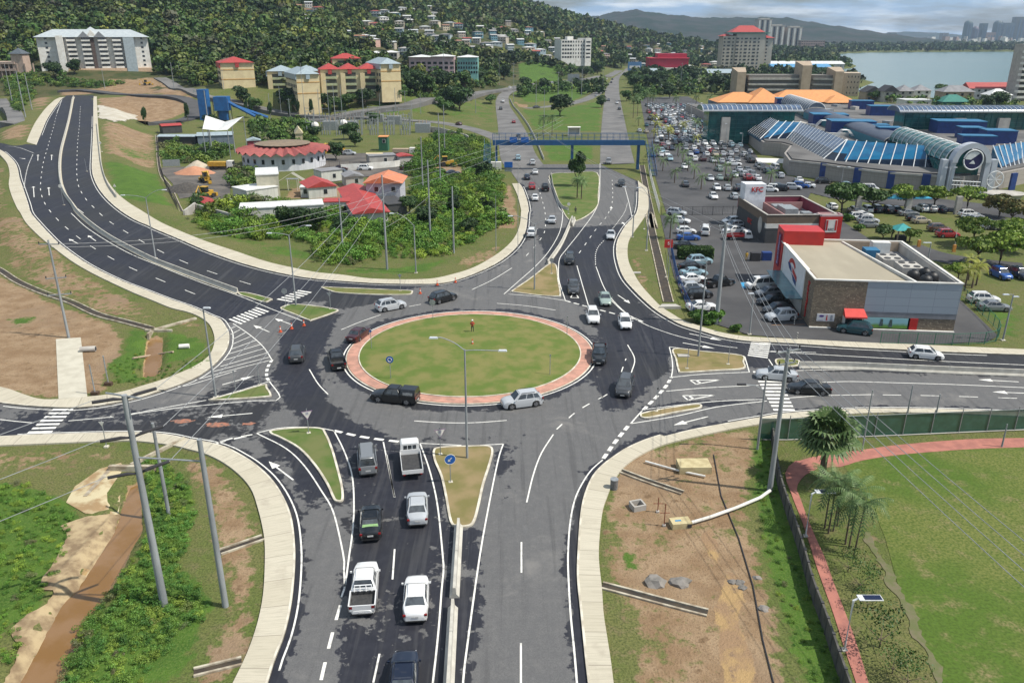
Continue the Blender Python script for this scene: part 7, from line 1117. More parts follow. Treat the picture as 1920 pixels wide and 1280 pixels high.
def prop(name,label,cat_,base,parts,rz_=0,group=None,z=None):
 b=GT(*base);t=thing(name,label,cat_,(b.x,b.y,b.z if z is None else z),rz_,group)
 for nm,mb,mt in parts:obj(nm,mb,mt,t)
 return t
cw=M('culvert_concrete',(.50,.46,.36),(.26,.21,.15),1.1,.9,detail=7)
prop('box_culvert','box culvert mouth where muddy water leaves under the road','culvert',(238,896),[('headwall',MB().box(0,1.2,-.9,4.2,.4,1.5),cw),('wing_wall',MB().box(-2.1,-1.0,-1.5,.35,4.5,1.7),cw),('dark_opening',MB().box(0,.96,-1.4,2.6,.1,.9),m_blk),('sloping_wall',MB().box(1.0,4.5,-.3,.3,6,.7,-.5),cw)])
prop('box_culvert','smaller culvert mouth feeding the upper muddy pool','culvert',(295,624),[('headwall',MB().box(0,.5,-1.4,3.6,.3,1.7),cw),('wing_wall',MB().box(-.8,-.2,-1.4,.3,1.8,1.7),cw),('dark_opening',MB().box(.7,.3,-1.3,1.6,.1,1.2),m_blk),('stair_channel',MB().box(1.2,3.2,-.1,.5,6,.35,-.7),cw)])
wide('concrete_ramp',GS("D 315,710 330,1045"),GS("D 455,700 492,1035"),.08,M('smooth_ramp_concrete',(.52,.49,.40),(.44,.41,.33),.6,.9,detail=7));
def drain(P,label,w_=.5,name='drain_channel'):
 P,_=resample(P,max(4,int(plen(P))));a=P[0];z0=gz1(*a);zz=gz(P)-z0;t=thing(name,label,'drain',(a[0],a[1],z0));tn=np.gradient(P,axis=0);tn/=np.linalg.norm(tn,axis=1)[:,None];nn=np.c_[-tn[:,1],tn[:,0]]
 for s in(-1,1):mb=MB();mb.loft([[(p[0]-a[0]+n_[0]*o*s,p[1]-a[1]+n_[1]*o*s,z+hh)for o,hh in((w_/2,-.1),(w_/2,.14),(w_/2+.16,.14),(w_/2+.16,-.1))]for p,n_,z in zip(P,nn,zz)]);obj('side_wall',mb,cw,t)
 mb=MB();mb.loft([[(p[0]-a[0]+n_[0]*o,p[1]-a[1]+n_[1]*o,z+.03)for o in(-w_/2,w_/2)]for p,n_,z in zip(P,nn,zz)],closed=False,cap=False);mb.f=[f[::-1]for f in mb.f];obj('channel_floor',mb,M('dark_channel',(.06,.045,.03),(.03,.025,.02),1),t)
drain(cat(GS("D -60,295 0,320 100,385 250,450 400,500 550,570 700,610 850,650"),4),'long dark drain at the foot of the western embankment',.9);drain(GS("G 1238,548 1480,465"),'short drain from the pavement past the second power pole');drain(GS("G 1090,1225 1360,1160"),'short drain near the lower edge, left of the pavement');drain(cat(GS("H 1465,735 1600,770 1750,810 1920,855 I 140,890"),4),'drain crossing the bare soil in two thirds of its height');drain(cat(GS("H 1570,90 1700,140 1920,215"),4),'drain crossing the upper bare soil near the road bend',.4)
drain(cat(GS("B 1690,930 1720,1100 1740,1200 1760,1290 E 1730,0 1750,120 1780,250 1815,400 1840,500"),4),'deep black channel beside the car park fence',1.3);drain(cat(GS("A 880,760 900,960 960,1060 1020,1190"),4),'drain along the fence of the depot yard',.6)
m_slab=M('yellowed_slab',(.52,.45,.26),(.40,.33,.18),1.5,.9,detail=6)
prop('concrete_slab','thick yellowish concrete slab lying on the bare soil','slab',(1300,880),[('slab',MB().box(0,0,0,2.9,1.7,.7),m_slab)],.02);prop('concrete_slab','small concrete block with blue mark and two square holes','slab',(1275,985),[('slab',MB().box(0,0,0,1.6,1.0,.5),m_slab),('blue_mark',MB().box(-.2,0,.503,.5,.2,.01),M('blue_mark',(.05,.25,.45))),('hole',MB().box(.6,-.53,.1,.35,.05,.3),m_blk)],.15)
prop('hollow_block','broken hollow concrete block on the bare soil','block',(1195,952),[('shell',MB().box(0,-.45,0,1.1,.15,.5).box(0,.45,0,1.1,.15,.5).box(-.5,0,0,.15,.75,.5).box(.5,0,0,.15,.75,.5),c_pale)],.3);prop('rubbish_bin','dark mesh bin standing at the pavement edge','bin',(1151,916),[('basket',MB().tube([(0,0,0),(0,0,.95)],[.32,.34],14),M('bin_mesh',(.10,.10,.10),(.2,.2,.2),14)),('rim',MB().tube([(0,0,.93),(0,0,1.0)],.36,14),m_galv)])
prop('manhole_cover','pale inspection cover on the verge beside the curved pavement','manhole cover',(1194,512),[('slab',MB().box(0,0,0,1.3,.8,.15),c_pale)]);prop('manhole_cover','pale square slab on the eastern dry island','manhole cover',(1281,669),[('slab',MB().box(0,0,0,1.4,.8,.25),c_pale)]);prop('drain_inlet','flared pale concrete inlet at the end of the black channel','drain inlet',(1255,577),[('slab',MB().prism([(-1.6,-.6),(1.6,-.6),(1,.6),(-1,.6)],0,.4),c_pale)])
prop('concrete_pipe','short concrete pipe lying beside the smooth ramp','pipe',(166,659),[('pipe',MB().tube([(-.9,0,.35),(.9,0,.35)],.35,14),c_pale),('pipe_mouth',MB().tube([(.88,0,.35),(.92,0,.35)],.26,14),m_blk)],.15);prop('concrete_pipe','short pale pipe in the grass near the upper muddy pool','pipe',(346,653),[('pipe',MB().tube([(-.6,0,.3),(.6,0,.3)],.3,12),c_white)],.2)
def rod(label,P,r,mt,name='metal_pipe',cat_='pipe',zo=.2):a=GT(*P[0]);q=[GT(*p)for p in P];o=MB().tube([(p.x-a.x,p.y-a.y,p.z-a.z+zo)for p in q],r,8).build(name,mt,None,tuple(a));tag(o,label,cat_)
rod('long white pipe from the fence pole across the bare soil',[(1296,985),(1330,975),(1380,957),(1425,938),(1443,925)],.14,c_white,zo=.3);rod('white plank lying on the upper bare soil',[(1210,868),(1270,885),(1322,896)],.1,c_white,'plank','plank');rod('rusty pipe across the upper muddy pool',[(250,674),(290,668),(325,662)],.13,c_tan);rod('thin dark cable across the bare soil',[(1338,853),(1352,930),(1385,1010),(1412,1100),(1430,1200),(1450,1280)],.05,m_blk,'cable','cable',.06)
rk=M('grey_rock',(.25,.23,.21),(.16,.15,.135),1.5,.95,detail=7,bmp=.5)
def rock(px,py,s,label):
 b=GT(px,py);bm=bmesh.new();bmesh.ops.create_icosphere(bm,subdivisions=2,radius=1);rr=random.Random(px)
 for v in bm.verts:k=1+rr.uniform(-.22,.22);v.co=Vector((v.co.x*s*1.2*k,v.co.y*s*.9*k,max(-.1,v.co.z*s*.6*k)))
 me=bpy.data.meshes.new('rock');bm.to_mesh(me);bm.free();tag(link('rock',me,rk,None,(b.x,b.y,b.z)),label,'rock')
for px,py,s,lb in((1228,1092,.75,'large grey boulder left of a second one on the bare soil'),(1275,1092,.7,'large grey boulder right of a second one on the bare soil'),(1373,1091,.3,'dark stone at the muddy track, left of a pair'),(1386,1092,.33,'dark stone at the muddy track, right of a pair'),(1420,1083,.28,'single black stone near the thin cable'),(1431,1141,.35,'dark stone beside the grass strip'),(1392,1102,.3,'pale stone just below the pair at the muddy track')):rock(px,py,s,lb)
for px,py,h_,lb in((1257,972,2.1,'tall rusty cross of reinforcing bars'),(1245,960,1.4,'short rusty reinforcing bar on a foot')):prop('rebar_stake',lb,'stake',(px-12,py+14 if h_>2 else py),[('bar',MB().tube([(0,0,0),(0,0,h_)],.04,6),M('rust',(.22,.06,.03))),('cross_bar',MB().tube([(-.4,0,h_*.6),(.4,0,h_*.6)],.03,6),MATS['rust']),('foot',MB().box(0,0,0,.25,.25,.15),c_pale)])
for px,py,lb in((179,740,'post left of the pair beside the smooth ramp'),(204,722,'post right of the pair beside the smooth ramp')):prop('steel_post',lb,'post',(px,py),[('post',MB().tube([(0,0,0),(0,0,3.6)],.07,8),m_galv),('footing',MB().box(0,0,0,.8,.5,.4),M('brown_footing',(.1,.06,.04)))])
WL=cat(GS("X 1446,815 1451,860 1459,910 1474,960 1491,1010 1506,1060 1520,1113 1545,1180 1578,1280 1622,1400"),4);WL,_=resample(WL,26)
t=thing('dark_block_wall','dark block wall running down between bare soil and red path','wall',(WL[0][0],WL[0][1],0));a=WL[0]
for i in range(25):p,q=WL[i],WL[i+1];an,L_=frame(p,q);mx,my=(p[0]+q[0])/2-a[0],(p[1]+q[1])/2-a[1];obj('wall_panel',MB().box(mx,my,-.2,L_-.25,.14,1.55,an),M('dark_block',(.10,.095,.085),(.06,.058,.052),1.5,.9,detail=6),t);obj('wall_post',MB().box(p[0]-a[0],p[1]-a[1],-.2,.2,.2,1.6,an),m_dgrey,t)
m_net,n,bs=nodes('green_shade_net');setc(n,bs,mixc(n,ramp(n,noise(n,1.2,6),.35,.7),(.010,.070,.048),(.022,.10,.075)));bs.inputs['Alpha'].default_value=.88;bs.inputs['Roughness'].default_value=.8
FN=[tuple(p)for p in ext(cat(GS("M -80,1060 60,1064 500,1045 700,1037 1000,1025 1440,1005 1920,985"),2),40)];FN,_=resample(FN,24);t=thing('green_mesh_fence','long green shade-net fence on thin grey posts beside the lawn path','fence',(FN[0][0],FN[0][1],0));a=FN[0]
for i in range(23):p,q=FN[i],FN[i+1];mb=MB();mb.add([(p[0]-a[0],p[1]-a[1],.1),(q[0]-a[0],q[1]-a[1],.1),(q[0]-a[0],q[1]-a[1],2.35),(p[0]-a[0],p[1]-a[1],2.35)],[(0,1,2,3)]);obj('net',mb,m_net,t);obj('post',MB().tube([(p[0]-a[0],p[1]-a[1]-.05,0),(p[0]-a[0],p[1]-a[1]-.05,2.7)],.045,6),m_galv,t)
mb=MB();mb.tube([(p[0]-a[0],p[1]-a[1]-.06,2.4)for p in FN],.03,5);obj('top_rail',mb,m_galv,t);mb=MB();mb.tube([(p[0]-a[0],p[1]-a[1]-.06,.1)for p in FN],.06,5);obj('base_rail',mb,c_pale,t)
def railing(P,label,h_,mt,step=2.0,dens=.35,name='railing_fence'):
 P,_=resample(P,max(2,int(plen(P)/step)+1));a=P[0];t=thing(name,label,'fence',(a[0],a[1],gz1(*a)));pm=MB();zz=gz(P)-gz1(*a)
 for p,z in zip(P,zz):pm.tube([(p[0]-a[0],p[1]-a[1],z),(p[0]-a[0],p[1]-a[1],z+h_)],.05,5)
 obj('posts',pm,mt,t);o=MB();[o.tube([(p[0]-a[0],p[1]-a[1],z+hh)for p,z in zip(P,zz)],.035,5)for hh in(.2,h_-.1)];obj('rails',o,mt,t);b_=MB();Q,_=resample(P,int(plen(P)/dens)+2);zq=gz(Q)-gz1(*a);[b_.tube([(p[0]-a[0],p[1]-a[1],z+.2),(p[0]-a[0],p[1]-a[1],z+h_-.1)],.014,3,cap=False)for p,z in zip(Q,zq)];obj('bars',b_,mt,t);return t
railing(GS("X 1240,403 1300,404 1392,403"),'dark railings between the mall car park and the shop car park',2.0,m_blk);railing(cat(GS("X 1214,300 1218,330 1236,400"),3),'dark fence with white posts along the black channel',2.0,c_white,3);railing(cat(GS("X 1258,470 1268,520 1282,560 1300,597"),3),'blue railing bordering the shop car park',1.6,M('railing_blue',(.03,.08,.22)),2)
m_grn=M('fence_green',(.04,.16,.10));railing(cat(GS("X 1800,556 1840,590 1870,622 1868,640 1850,645"),3)+cat(GS("X 1850,645 1780,648 1650,645"),2),'green and blue wire fence curling round the shop yard',1.7,m_grn,2.2)
railing(cat(GS("A 330,500 1000,520 1140,560"),3)[4:],'green sheet fence behind the dirt plateau',2,m_grn,4,.8);railing(GS("Q 560,520 780,520 1560,520 1900,520"),'dark yard fence before the depot parking',1.8,m_blk,3,.6);railing(cat(GS("A 890,760 905,960 1000,1180"),3),'dark slack fence at the edge of the depot yard',1.8,m_blk,3,.8)
for(bx,by),(tx,ty),lb in(((1583,1218),(1605,1120),'solar lamp with slanted panel nearest the viewer on the red path'),((1510,1005),(1530,921),'solar lamp with slanted panel farther up the red path')):
 b=GT(bx,by);h=topz(b,ty)-b.z;t=thing('solar_lamp',lb,'solar lamp',tuple(b));obj('pole',MB().tube([(0,0,0),(0,0,h-.2),(.4,0,h)],.075,8),m_steel,t);obj('panel_frame',MB().box(1.0,0,h-.03,1.5,.55,.05),m_steel,t);obj('solar_panel',MB().box(1.15,0,h+.022,1.1,.45,.012),M('solar_cell',(.01,.015,.05),None,9,.2),t);obj('base',MB().box(0,0,0,.35,.35,.1),c_pale,t)
prop('billboard','blue roadside billboard panel at the far end of the highway','billboard',(1189,143),[('legs',MB().box(-3,0,0,.5,.5,6).box(3,0,0,.5,.5,6),m_dgrey),('panel',MB().box(0,0,5,13,1,8),M('billboard_blue',(.10,.22,.40))),('light_band',MB().box(0,-.55,7,10,.1,2.5),c_white)])
prop('billboard','dark framed billboard seen from behind beside the loop road','billboard',(1075,162),[('frame',MB().box(0,0,3,9,.4,6),m_galv),('legs',MB().box(-2,0,0,.4,.4,4).box(2,0,0,.4,.4,4),m_dgrey)]);prop('monument','small white open-fronted monument on the grass beyond the footbridge','monument',(1076,255),[('slab',MB().box(0,0,0,5,3,.6),c_pale),('walls',MB().box(-2.2,0,.6,.3,2.4,2.6).box(2.2,0,.6,.3,2.4,2.6).box(0,1.1,.6,4,.3,2.6),c_white),('roof',MB().box(0,0,3.2,5,3,.25),c_white)])
prop('pavilion','small pavilion with turquoise pyramid roof on the grass','pavilion',(1688,450),[('posts',MB().box(-1.2,-1.2,0,.2,.2,2.2).box(1.2,-1.2,0,.2,.2,2.2).box(-1.2,1.2,0,.2,.2,2.2).box(1.2,1.2,0,.2,.2,2.2),c_tan),('roof',hip(MB(),-1.5,1.5,-1.5,1.5,2.2,1.1,.3),M('turquoise_roof',(.04,.30,.30),None,2)),('bench_block',MB().box(0,0,0,1.6,1.6,.9),m_dgrey)])
for px,py,lb in((1722,463,'orange barrier post left of the grass park gate'),(1788,472,'orange barrier post right, with its white pole raised')):prop('gate_barrier',lb,'barrier gate',(px,py),[('post',MB().box(0,0,0,.5,.4,1.3),M('barrier_orange',(.58,.26,.05))),('boom',MB().tube([(0,0,1.1),(-.2,0,4.2 if px>1750 else 1.5)],.04,6),c_white)])
ML=MB();poly_mark([tuple(p)for p in GS("F 325,390 375,388 380,420 335,424")],.048);struct(ML.build('disabled_bay_mark',M('bay_blue',(.04,.30,.55))));ML=MB()
prop('parking_canopy','grey concrete shade wall with blue canvas among the spreading trees','canopy',(1700,402),[('pillar',MB().box(-11,0,0,1.2,.8,4).box(0,0,0,1.2,.8,4).box(11,0,0,1.2,.8,4),c_pale),('canvas',MB().box(0,2,3.4,10,4,.2),M('canvas_blue',(.05,.35,.55)))])
m_yel=M('machine_yellow',(.55,.33,.03),(.42,.25,.03),2,.5)
def digger(base,label,rz_=0,name='backhoe_digger'):
 b=GT(*base);t=thing(name,label,'digger',tuple(b),rz_);obj('body',MB().box(0,0,.7,3.4,1.6,.9).box(1.5,0,1.2,1.2,1.2,.6),m_yel,t);obj('cab',MB().box(-.6,0,1.6,1.4,1.4,1.3),g_dark,t);obj('cab_roof',MB().box(-.6,0,2.9,1.6,1.6,.12),m_yel,t)
 for x,r_ in((-1.1,.75),(1.3,.55)):
  for s in(-1,1):obj('wheel',MB().tube([(x,s*.7,r_),(x,s*1.05,r_)],r_,14),m_tyre,t)
 obj('boom',MB().tube([(-1.7,0,1.2),(-2.6,0,3.4),(-3.8,0,2.2),(-3.7,0,.8)],.16,6),m_yel,t);obj('bucket',MB().box(-3.7,0,.2,.8,.8,.7).box(2.8,0,.2,.7,2.0,.8),m_yel,t);return t
digger((838,312),'yellow backhoe digger parked at the clearing in the thicket',.2);digger((386,342),'yellow loader in front of the sand heap',2.2);digger((388,372),'yellow digger beside the black gravel heap',1.3);digger((640,288),'yellow roller in the depot, left one',1.4);digger((614,286),'orange-yellow machine beside the roller in the depot',1.6);digger((276,160),'small red-brown excavator on the dirt plateau',.4)
for(px,py),lb,c_ in(((415,318),'tipper truck with yellow body beside the round office',m_yel),((708,305),'cream tanker truck in the depot',c_cream),((757,292),'tipper truck with beige body in the depot',c_tan)):
 b=GT(px,py);t=thing('tipper_truck',lb,'truck',tuple(b),0);obj('cab',MB().box(2.9,0,.6,1.7,2.2,2.0),c_white,t);obj('windscreen',MB().box(3.76,0,1.6,.04,1.9,.8),g_dark,t);obj('load_body',MB().tube([(-3.4,0,1.9),(1.8,0,1.9)],1.1,14)if 'tanker' in lb else MB().box(-.9,0,1.1,5.2,2.3,1.2),c_,t);obj('chassis',MB().box(0,0,.6,6.6,1,.4),m_dgrey,t)
 for x in(-2.6,-1.3,2.7):[obj('wheel',MB().tube([(x,s*.8,.5),(x,s*1.15,.5)],.5,12),m_tyre,t)for s in(-1,1)]
def heap(base,w_,d_,h_,mt,label,name='gravel_heap'):
 b=GT(*base);mb=MB();n_=18;rr=random.Random(int(base[0]));V=[[(b.x*0+w_*k*math.cos(2*math.pi*j/n_)*(1+.12*math.sin(3*j)),d_*k*math.sin(2*math.pi*j/n_),h_*(1-k)**.8+rr.uniform(-.1,.1)*(k>.1)*(k<1))for j in range(n_)]for k in(1,.75,.5,.25,.05)];mb.loft(V);tag(mb.build(name,mt,None,(b.x,b.y,b.z-.1),0,60),label,'heap')
sand=M('red_sand',(.50,.24,.14),(.42,.2,.12),.8,.95,bmp=.3);heap((366,325),6,4,2.2,sand,'reddish sand heap in the depot yard');heap((372,316),4,3,2.6,M('pale_sand',(.50,.43,.33)),'pale sand heap behind the reddish one');heap((403,316),5,3,1.6,MATS['pale_sand'],'low pale sand heap beside the tipper truck');heap((352,358),6.5,4,2.4,M('black_gravel',(.05,.047,.045),(.09,.08,.07),2,.95,bmp=.4),'black gravel heap in the depot yard')
cdt(rough(GS('A 548,592 600,602 700,632 778,655 765,672 650,688 556,668'),.8),3,.1,'lime_patch',M('white_lime',(.50,.47,.40),(.40,.36,.28),.3));cdt(rough(GS('I 1010,430 1050,440 1120,570 1245,770 1400,1110 1480,1300 1440,1300 1360,1120 1210,820 1090,590'),.25),1.5,.045,'worn_track',M('worn_track_soil',(.155,.135,.08),(.11,.125,.045),1.2,.95,detail=9));prop('bus_shelter','small white roadside kiosk with blue board under the western bridge pier','kiosk',(943,322),[('hut',MB().box(-2,3,0,3,2,2.4),c_white),('blue_board',MB().box(1.6,0,1.2,2.4,.15,1.6),MATS['sign_blue']),('board_posts',MB().box(1.6,.1,0,2.2,.08,1.2),m_galv)]);heap((310,172),6,4,1.6,M('spoil_brown',(.28,.19,.12)),'brown spoil heap on the dirt plateau','spoil_heap')
def person(base,label,shirt,trousers,helmet=None,h=1.75,arms='phone',rz_=0,zo=0,kid=None):
 b=GT(*base);t=thing('person',label,'person',(b.x,b.y,b.z+zo),rz_);me=bpy.data.meshes.new('body');s=h/1.75
 J={'pel':(0,0,.95),'ch':(0,0,1.28),'nk':(0,0,1.5),'hd':(0,-.01,1.64),'sl':(-.2,0,1.43),'sr':(.2,0,1.43),'el':(-.27,-.04,1.16),'er':(.27,-.04,1.16),'wl':(-.1,-.3,1.3),'wr':(.1,-.3,1.3),'hl':(-.1,0,.9),'hr':(.1,0,.9),'kl':(-.12,-.02,.48),'kr':(.12,-.02,.48),'al':(-.13,.02,.08),'ar':(.13,.02,.08),'tl':(-.15,-.14,.04),'tr':(.15,-.14,.04)}
 if arms=='down':J['el'],J['er'],J['wl'],J['wr']=(-.26,.02,1.15),(.26,.02,1.15),(-.27,-.03,.88),(.27,-.03,.88)
 K=list(J);E=[('pel','ch'),('ch','nk'),('nk','hd'),('ch','sl'),('ch','sr'),('sl','el'),('sr','er'),('el','wl'),('er','wr'),('pel','hl'),('pel','hr'),('hl','kl'),('hr','kr'),('kl','al'),('kr','ar'),('al','tl'),('ar','tr')]
 me.from_pydata([tuple(c*s for c in J[k])for k in K],[(K.index(a),K.index(b_))for a,b_ in E],[]);o=bpy.data.objects.new('body',me);scene.collection.objects.link(o);o.parent=t
 sk=o.modifiers.new('skin','SKIN');rd=dict(pel=.15,ch=.17,nk=.065,hd=.105,sl=.08,sr=.08,el=.05,er=.05,wl=.038,wr=.038,hl=.1,hr=.1,kl=.065,kr=.065,al=.045,ar=.045,tl=.04,tr=.04)
 for k,v in zip(K,me.skin_vertices[0].data):v.radius=(rd[k]*s,rd[k]*s*.85)
 me.skin_vertices[0].data[0].use_root=True;o.modifiers.new('sub','SUBSURF').levels=2;o.modifiers['sub'].render_levels=2
 mb_,n,bs=nodes('person_%d'%len(MATS));sx_=n.nodes.new('ShaderNodeSeparateXYZ');n.links.new(n.nodes.new('ShaderNodeTexCoord').outputs['Object'],sx_.inputs[0]);c=mixc(n,ramp(n,sx_.outputs[2],.93*s,.95*s),trousers,shirt);c=mixc(n,ramp(n,sx_.outputs[2],1.49*s,1.5*s),c,(.12,.06,.035));c=mixc(n,mth(n,'LESS_THAN',sx_.outputs[2],.1*s),c,(.02,.02,.02));n.links.new(c,bs.inputs['Base Color']);me.materials.append(mb_)
 hm=MB();hm.loft([[(.125*s*k*math.cos(2*math.pi*j/12),-.01+.14*s*k*math.sin(2*math.pi*j/12),s*z)for j in range(12)]for z,k in((1.68,1.1),(1.7,1),(1.77,.85),(1.81,.4))]);obj('helmet' if helmet else 'hair',hm,helmet or m_blk,t,smooth=60)
 for sgn in(-1,1):
  if arms=='phone':
   hd_=MB();hd_.tube([(sgn*.1*s,-.3*s,1.3*s),(sgn*.07*s,-.36*s,1.33*s)],.035*s,6);[hd_.tube([(sgn*(.08-.01*f)*s,-.35*s,(1.31+.018*f)*s),(sgn*(.03)*s,-.4*s,(1.32+.018*f)*s)],.009*s,4)for f in range(4)];hd_.tube([(sgn*.09*s,-.33*s,1.34*s),(sgn*.05*s,-.36*s,1.39*s)],.01*s,4);obj('hand',hd_,M('skin_brown',(.13,.065,.04)),t)
 if arms=='phone':obj('remote_controller',MB().box(0,-.4*s,1.32*s,.16*s,.04*s,.08*s),m_blk,t)
 return t
person((886,628),'person with white helmet and orange-red vest standing on the round lawn',(.45,.06,.03),(.03,.035,.05),c_white,1.8,'phone',0,.33)
person((1399,489),'person in a yellow top beside the dark rack in front of the red shop tower',(.55,.33,.03),(.5,.3,.03),None,1.7,'down');person((1079,402),'person in dark clothes at the head of the slanting barrier',(.05,.05,.05),(.03,.03,.04),None,1.7,'down')
prop('trolley_rack','dark trolley rack with blue bin in front of the red shop tower','rack',(1415,489),[('rack',MB().box(0,0,0,1.6,1,1.5),m_blk),('blue_bin',MB().box(2.1,.4,0,1.6,1.1,1.5),m_bluep)])
# ==========================================================
L_mid=leafmat('leaves_mid_green',(.048,.10,.018),(.030,.070,.013),(.075,.135,.028));L_dark=leafmat('leaves_dark_green',(.026,.058,.014),(.016,.040,.010),(.045,.085,.02));L_lime=leafmat('leaves_lime',(.13,.20,.022),(.085,.15,.018),(.19,.24,.04));L_bush=leafmat('leaves_bright_bush',(.068,.155,.018),(.042,.11,.014),(.105,.19,.03),.5)
L_rust=leafmat('leaves_rusty',(.12,.095,.022),(.08,.10,.022),(.17,.12,.03));L_palm=leafmat('palm_leaflets',(.085,.15,.045),(.055,.11,.03),(.17,.23,.09),1.2);L_yel=leafmat('yellow_palm_leaflets',(.26,.27,.03),(.16,.20,.03),(.34,.32,.06),1.2);m_bark=M('bark',(.16,.12,.085),(.09,.07,.05),3,.95,stretch=(1,1,.2));L_hill=leafmat('hill_leaves',(.052,.108,.018),(.022,.052,.013),(.085,.125,.028),.022)
def crown(seed,nb,nl,leaf,flat=.75,spread=.62,core=True):
 r=np.random.default_rng(seed);C=r.normal(size=(nb,3));C/=np.linalg.norm(C,axis=1)[:,None];C*=spread*r.uniform(.35,1,(nb,1));C[:,2]=C[:,2]*flat;rad=r.uniform(.26,.46,nb)
 k=r.integers(0,nb,nl);d=r.normal(size=(nl,3));d/=np.linalg.norm(d,axis=1)[:,None];d[:,2]=np.where(d[:,2]<-.3,-d[:,2],d[:,2]);P=C[k]+d*(rad[k]*r.uniform(.7,1.08,nl))[:,None]*[1,1,flat]
 nrm=d+r.normal(size=(nl,3))*.55;nrm/=np.linalg.norm(nrm,axis=1)[:,None];u=np.cross(nrm,r.normal(size=(nl,3)));u/=np.linalg.norm(u,axis=1)[:,None];v=np.cross(nrm,u);s=(leaf*r.uniform(.6,1.3,nl))[:,None]
 V=np.stack([P-u*s-v*s*.4,P+u*s*.3-v*s*.8,P+u*s+v*s*.4,P-u*s*.3+v*s*.8],1).reshape(-1,3);return V
def quads(n):return np.arange(n*4,dtype=np.int32).reshape(-1,4)
def crown_mesh(name,V,mat):me=npmesh(name,V,quads(len(V)//4));me.materials.append(mat);return me
def trunk_mesh(h,spread=.5,nb=5,seed=0,r=.05):
 rr=random.Random(seed);mb=MB();mb.tube([(0,0,-.1),(.02,0,h*.5),(0,.02,h)],[r*1.4,r,r*.8],8)
 for i in range(nb):a=2*math.pi*i/nb+rr.uniform(-.4,.4);q=spread*rr.uniform(.6,1);mb.tube([(0,0,h*.9),(q*.5*math.cos(a),q*.5*math.sin(a),h+.14),(q*math.cos(a),q*math.sin(a),h+.34)],[r*.7,r*.45,r*.2],5)
 me=mb.mesh('trunk',60);me.materials.append(m_bark);return me
TK={}
def tree_kind(key,seed,nb,nl,leaf,flat,spread,mat,th,cz,tr=.05,tsp=.5):TK[key]=[(crown_mesh('crown',crown(seed+i,nb,nl,leaf,flat,spread)+[0,0,cz],mat),trunk_mesh(th,tsp,5,seed+i,tr))for i in range(3)]
tree_kind('round',10,12,2600,.075,.85,.6,L_mid,.35,1.0);tree_kind('dark',20,12,2600,.07,.95,.55,L_dark,.35,1.0);tree_kind('umbrella',30,16,2200,.07,.30,.85,L_lime,.55,.85,.045,.8);tree_kind('rusty',40,12,1800,.075,.5,.7,L_rust,.45,.9);tree_kind('bush',50,9,1500,.09,.7,.6,L_bush,.15,.45,.03,.3);tree_kind('bare',60,9,420,.032,.8,.5,L_mid,.25,.8,.02,.7);tree_kind('green_spread',70,14,2600,.07,.45,.75,L_mid,.5,.9,.045,.7)
kt=[0]
def tree(kind,x,y,s,label,group=None,name='broadleaf_tree',z=None,cat_='tree',sz=None):
 kt[0]+=1;c,tr_=TK[kind][kt[0]%3];t=thing(name,label,cat_,(x,y,gz1(x,y)if z is None else z),random.uniform(0,6.28),group);t.scale=(s,s,sz or s*random.uniform(.9,1.1))
 child('crown',c,t);child('trunk',tr_,t);return t
def frond(mb,ln_,droop,az,lw,n_=14,z0=0.,up=.6,m=0):
 P=[];ca,sa=math.cos(az),math.sin(az)
 for i in range(n_+1):t=i/n_;r=ln_*t;P.append(Vector((r*ca*(1-.25*t),r*sa*(1-.25*t),z0+up*ln_*t-droop*ln_*t*t)))
 mb.tube([P[0],P[n_//2],P[-1]],[.03,.02,.01],4,m)
 for i in range(2,n_):
  for s in(-1,1):side=Vector((-sa,ca,0))*s;w_=lw*math.sin(math.pi*(.12+.8*i/n_));a=P[i];b=P[i]+side*w_+(P[i+1]-P[i])*1.2-Vector((0,0,w_*.45));mb.add([a,a+(P[i+1]-P[i])*.7,b],[(0,1,2)],m)
def fan(mb,ln_,az,el,rad,seed):
 d=Vector((math.cos(az)*math.cos(el),math.sin(az)*math.cos(el),math.sin(el)));c=d*ln_-Vector((0,0,.1*ln_));mb.tube([(0,0,0),c],.02,4);s=Vector((-math.sin(az),math.cos(az),0));u=s.cross(d)
 for k in range(13):a=R(-105+210*k/12);e=(d*math.cos(a)+s*math.sin(a));q=s*math.cos(a)-d*math.sin(a);tip=c+e*rad-Vector((0,0,.32*rad));mid=c+e*rad*.6;mb.add([c,mid+q*rad*.085,tip,mid-q*rad*.085],[(0,1,2,3)])
def palm(x,y,h,label,mat,ln_=2.4,nf=14,name='palm_tree',group=None,lean=0,kind='feather',lw=.5,tr=.12,key=None):
 t=thing(name,label,'palm',(x,y,gz1(x,y)),random.uniform(0,6),group);k=('palm',key,round(h,1))if key else None
 if k not in MESH or not key:
  f=MB();rr=random.Random(int(x*7+y))
  if kind=='fan':[fan(f,1.5*rr.uniform(.7,1.2),2.39996*i+rr.uniform(-.3,.3),R(84-112*(i/nf)**.8+rr.uniform(-14,14)),ln_*.52*rr.uniform(.8,1.2),i)for i in range(nf)]
  else:[frond(f,ln_*rr.uniform(.85,1.1),.55+.22*(i%3),2.39996*i,lw,up=.85-.28*(i%3))for i in range(nf)]
  m1=f.mesh('fronds');m1 .materials.append(mat);b=MB();b.tube([(0,0,-.2),(lean*.4,0,h*.5),(lean,0,h)],[tr*1.3,tr,tr*.9],8);m2=b.mesh('trunk',60);m2 .materials.append(m_bark);MESH[k]=(m1,m2)
 m1,m2=MESH[k];child('fronds',m1,t,(lean,0,h));child('trunk',m2,t)
def at0(px,py):return PZ(px,py,0)
p=at0(1540,898);palm(p.x,p.y,4.6,'big fan palm beside the green mesh fence',L_palm,3.1,40,'fan_palm',kind='fan',tr=.28)
